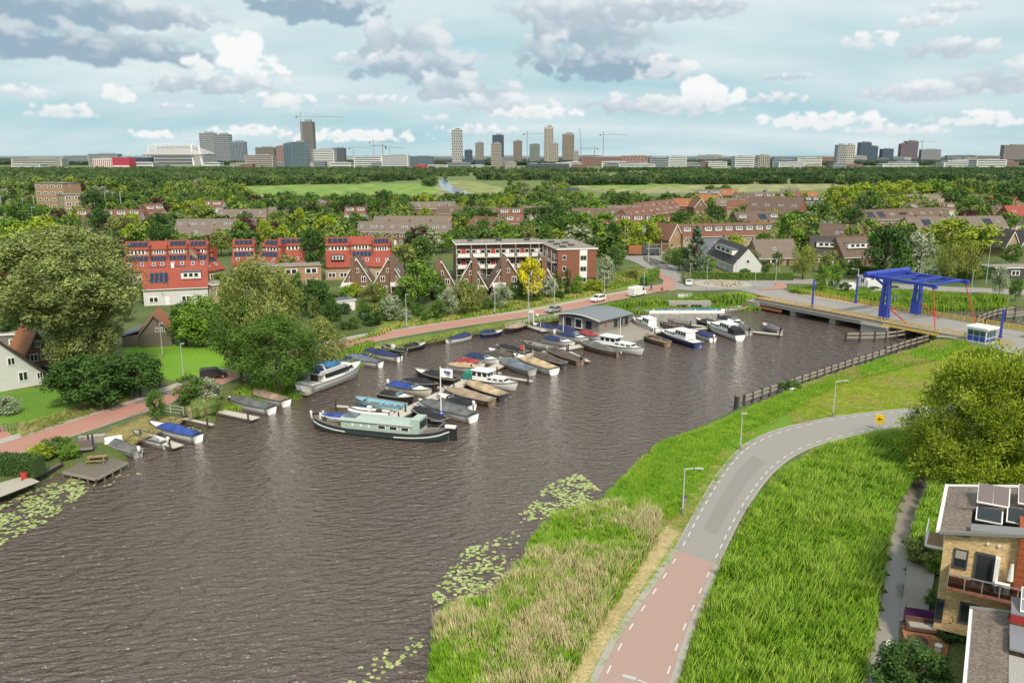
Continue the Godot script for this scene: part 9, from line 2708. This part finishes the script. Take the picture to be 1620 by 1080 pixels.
	meadow("road_verge", pts([-32.82, -156.91, -23.76, -178.16, -4.69, -200.26, 15.74, -224.95, 28.53, -245.38, 40.66, -269.72, 46.38, -260.61, 37.09, -239.01, 25.87, -221.69, 14.7, -209.49, -4.41, -187.81, -23.06, -172.69, -31.38, -159.16]), 3.2, 0.5, 1.1, 1.5, broad, [Color(0.16, 0.28, 0.03), Color(0.26, 0.36, 0.05), Color(0.42, 0.40, 0.12), Color(0.46, 0.42, 0.16)], "long flowering grass beside the red brick road", false, 0.16)
	meadow("road_verge", pts([-64.39, -101.9, -57.69, -118.96, -60.35, -123.73, -64.1, -113.91, -67.1, -106.52]), 6.0, 0.5, 1.0, 1.2, fine, [Color(0.22, 0.28, 0.04), Color(0.34, 0.36, 0.10), Color(0.42, 0.40, 0.16), Color(0.46, 0.42, 0.18)], "yellow green verge below the farmhouse lawn", false, 0.2)
	meadow("bank_reeds", pts([-31.05, -133.61, -25.62, -148.5, -27.65, -156.36, -31.24, -149, -32.69, -139.57]), 5.0, 1.0, 1.8, 1.3, broad, bank_green, "reeds behind the covered boats on the left bank", true)
	meadow("bank_reeds", pts([-42.7, -114.52, -41.85, -116.39, -33.46, -123.03, -33.87, -131.2, -36.38, -131.2, -42.32, -123.03]), 5.0, 0.8, 1.6, 1.3, broad, bank_green, "reeds under the trees by the yacht", true)
	meadow("bank_reeds", pts([-45.35, -110.39, -42.83, -113.31, -43.89, -117.66, -46.95, -117.02]), 8.0, 1.0, 2.0, 1.0, reed, [Color(0.14, 0.25, 0.05), Color(0.25, 0.33, 0.10), Color(0.4, 0.38, 0.2), Color(0.5, 0.45, 0.25)], "pampas like grass clump by the small dock", false, 0.2)
	meadow("lawn_grass", pts([-54.65, -101.9, -52.15, -112.12, -45.71, -110.39, -49.23, -98.56]), 12.0, 0.05, 0.14, 1.0, fine, [Color(0.36, 0.30, 0.08), Color(0.48, 0.42, 0.16), Color(0.5, 0.42, 0.2), Color(0.56, 0.5, 0.26)], "dry yellow lawn by the lower left quay", false, 0.3)
	meadow("lawn_grass", pts([-24.92, -150.01, -8.48, -165.66, 12.92, -183.24, 22.97, -195.94, 20.24, -199.39, 7.26, -185.5, -9.5, -172.69, -21.63, -161.46]), 3.0, 0.06, 0.16, 1.3, fine, [Color(0.20, 0.30, 0.035), Color(0.28, 0.34, 0.06), Color(0.3, 0.3, 0.1), Color(0.3, 0.3, 0.1)], "mown grass strip between brick road and quay")
	# water lilies
	var pad := MB.new()
	for k in 9:
		var a := 0.35 + (TAU - 0.7) * k / 9.0
		var b := 0.35 + (TAU - 0.7) * (k + 1) / 9.0
		pad.tri(Vector3.ZERO, Vector3(cos(a), 0.04, sin(a)), Vector3(cos(b), 0.04, sin(b)))
		for j in 3:
			pad.c.append(Color.WHITE)
	var pm := pad.mesh()
	var r := RandomNumberGenerator.new()
	r.seed = 61
	for q in [[pts([-12.61, -51.26, -11.57, -53.83, -8.47, -58.08, -6.85, -58.78, -7.17, -56.21, -9.38, -52.93, -10.72, -50.23]), 3.0, "water lily pads in the lowest corner of the river"], [pts([-7.03, -63.76, -6.25, -67.32, -4.4, -73.05, -1.25, -75.2, -0.48, -71.51, -0.8, -67.67, -2.21, -65.45, -4.64, -61.96, -6.37, -62.35]), 8.0, "water lily pads beside the dry reeds"], [pts([1.21, -81.12, 4.08, -88.67, 7.95, -92.55, 10.04, -87.21, 9.27, -83.89, 4.93, -80.49, 1.71, -79.26]), 11.0, "water lily pads off the grassy near bank"], [pts([-2.11, -74.38, 1.37, -83.06, 1.95, -78.36, 0.12, -72.79, -1.2, -71.51]), 1.2, "scattered lily pads between two lily beds"], [pts([-51.32, -70.27, -55.55, -83.06, -54.6, -88.67, -50.82, -90.96, -48.08, -87.57, -48.31, -78.65, -49.95, -73.85]), 9.0, "dense water lilies below the lower left quay"], [pts([-50.67, -90.96, -46.24, -95.23, -43.79, -93.15, -46.69, -87.39, -47, -79.87]), 0.9, "loose lily pads off the picnic deck"], [pts([9.08, -84.74, 12.15, -89.8, 13.04, -90.96, 11.14, -85.61]), 2.0, "thin lily patch at the grass edge"], [pts([-46.31, -111.72, -42.08, -109.48, -42.7, -107.32, -46.33, -109.48]), 4.0, "lilies in the small dock"]]:
		var poly: PackedVector2Array = q[0]
		var lo := poly[0]
		var hi := poly[0]
		for p in poly:
			lo = lo.min(p)
			hi = hi.max(p)
		var list := []
		for k in int((hi.x - lo.x) * (hi.y - lo.y) * q[1]):
			var p := Vector2(r.randf_range(lo.x, hi.x), r.randf_range(lo.y, hi.y))
			var v := patch_noise.get_noise_2d(p.x * 5.0, p.y * 5.0)
			if not Geometry2D.is_point_in_polygon(p, poly) or v < r.randf_range(-0.5, 0.1):
				continue
			var s := r.randf_range(0.12, 0.24)
			list.append([Transform3D(Basis(Vector3.UP, r.randf() * TAU) * Basis.from_scale(Vector3(s, s, s)), Vector3(p.x, r.randf_range(0.012, 0.05), p.y)), Color(0.22, 0.30, 0.08).lerp(Color(0.42, 0.46, 0.22), r.randf())])
		mass("water_lilies", pm, M.leaf, list, q[2])
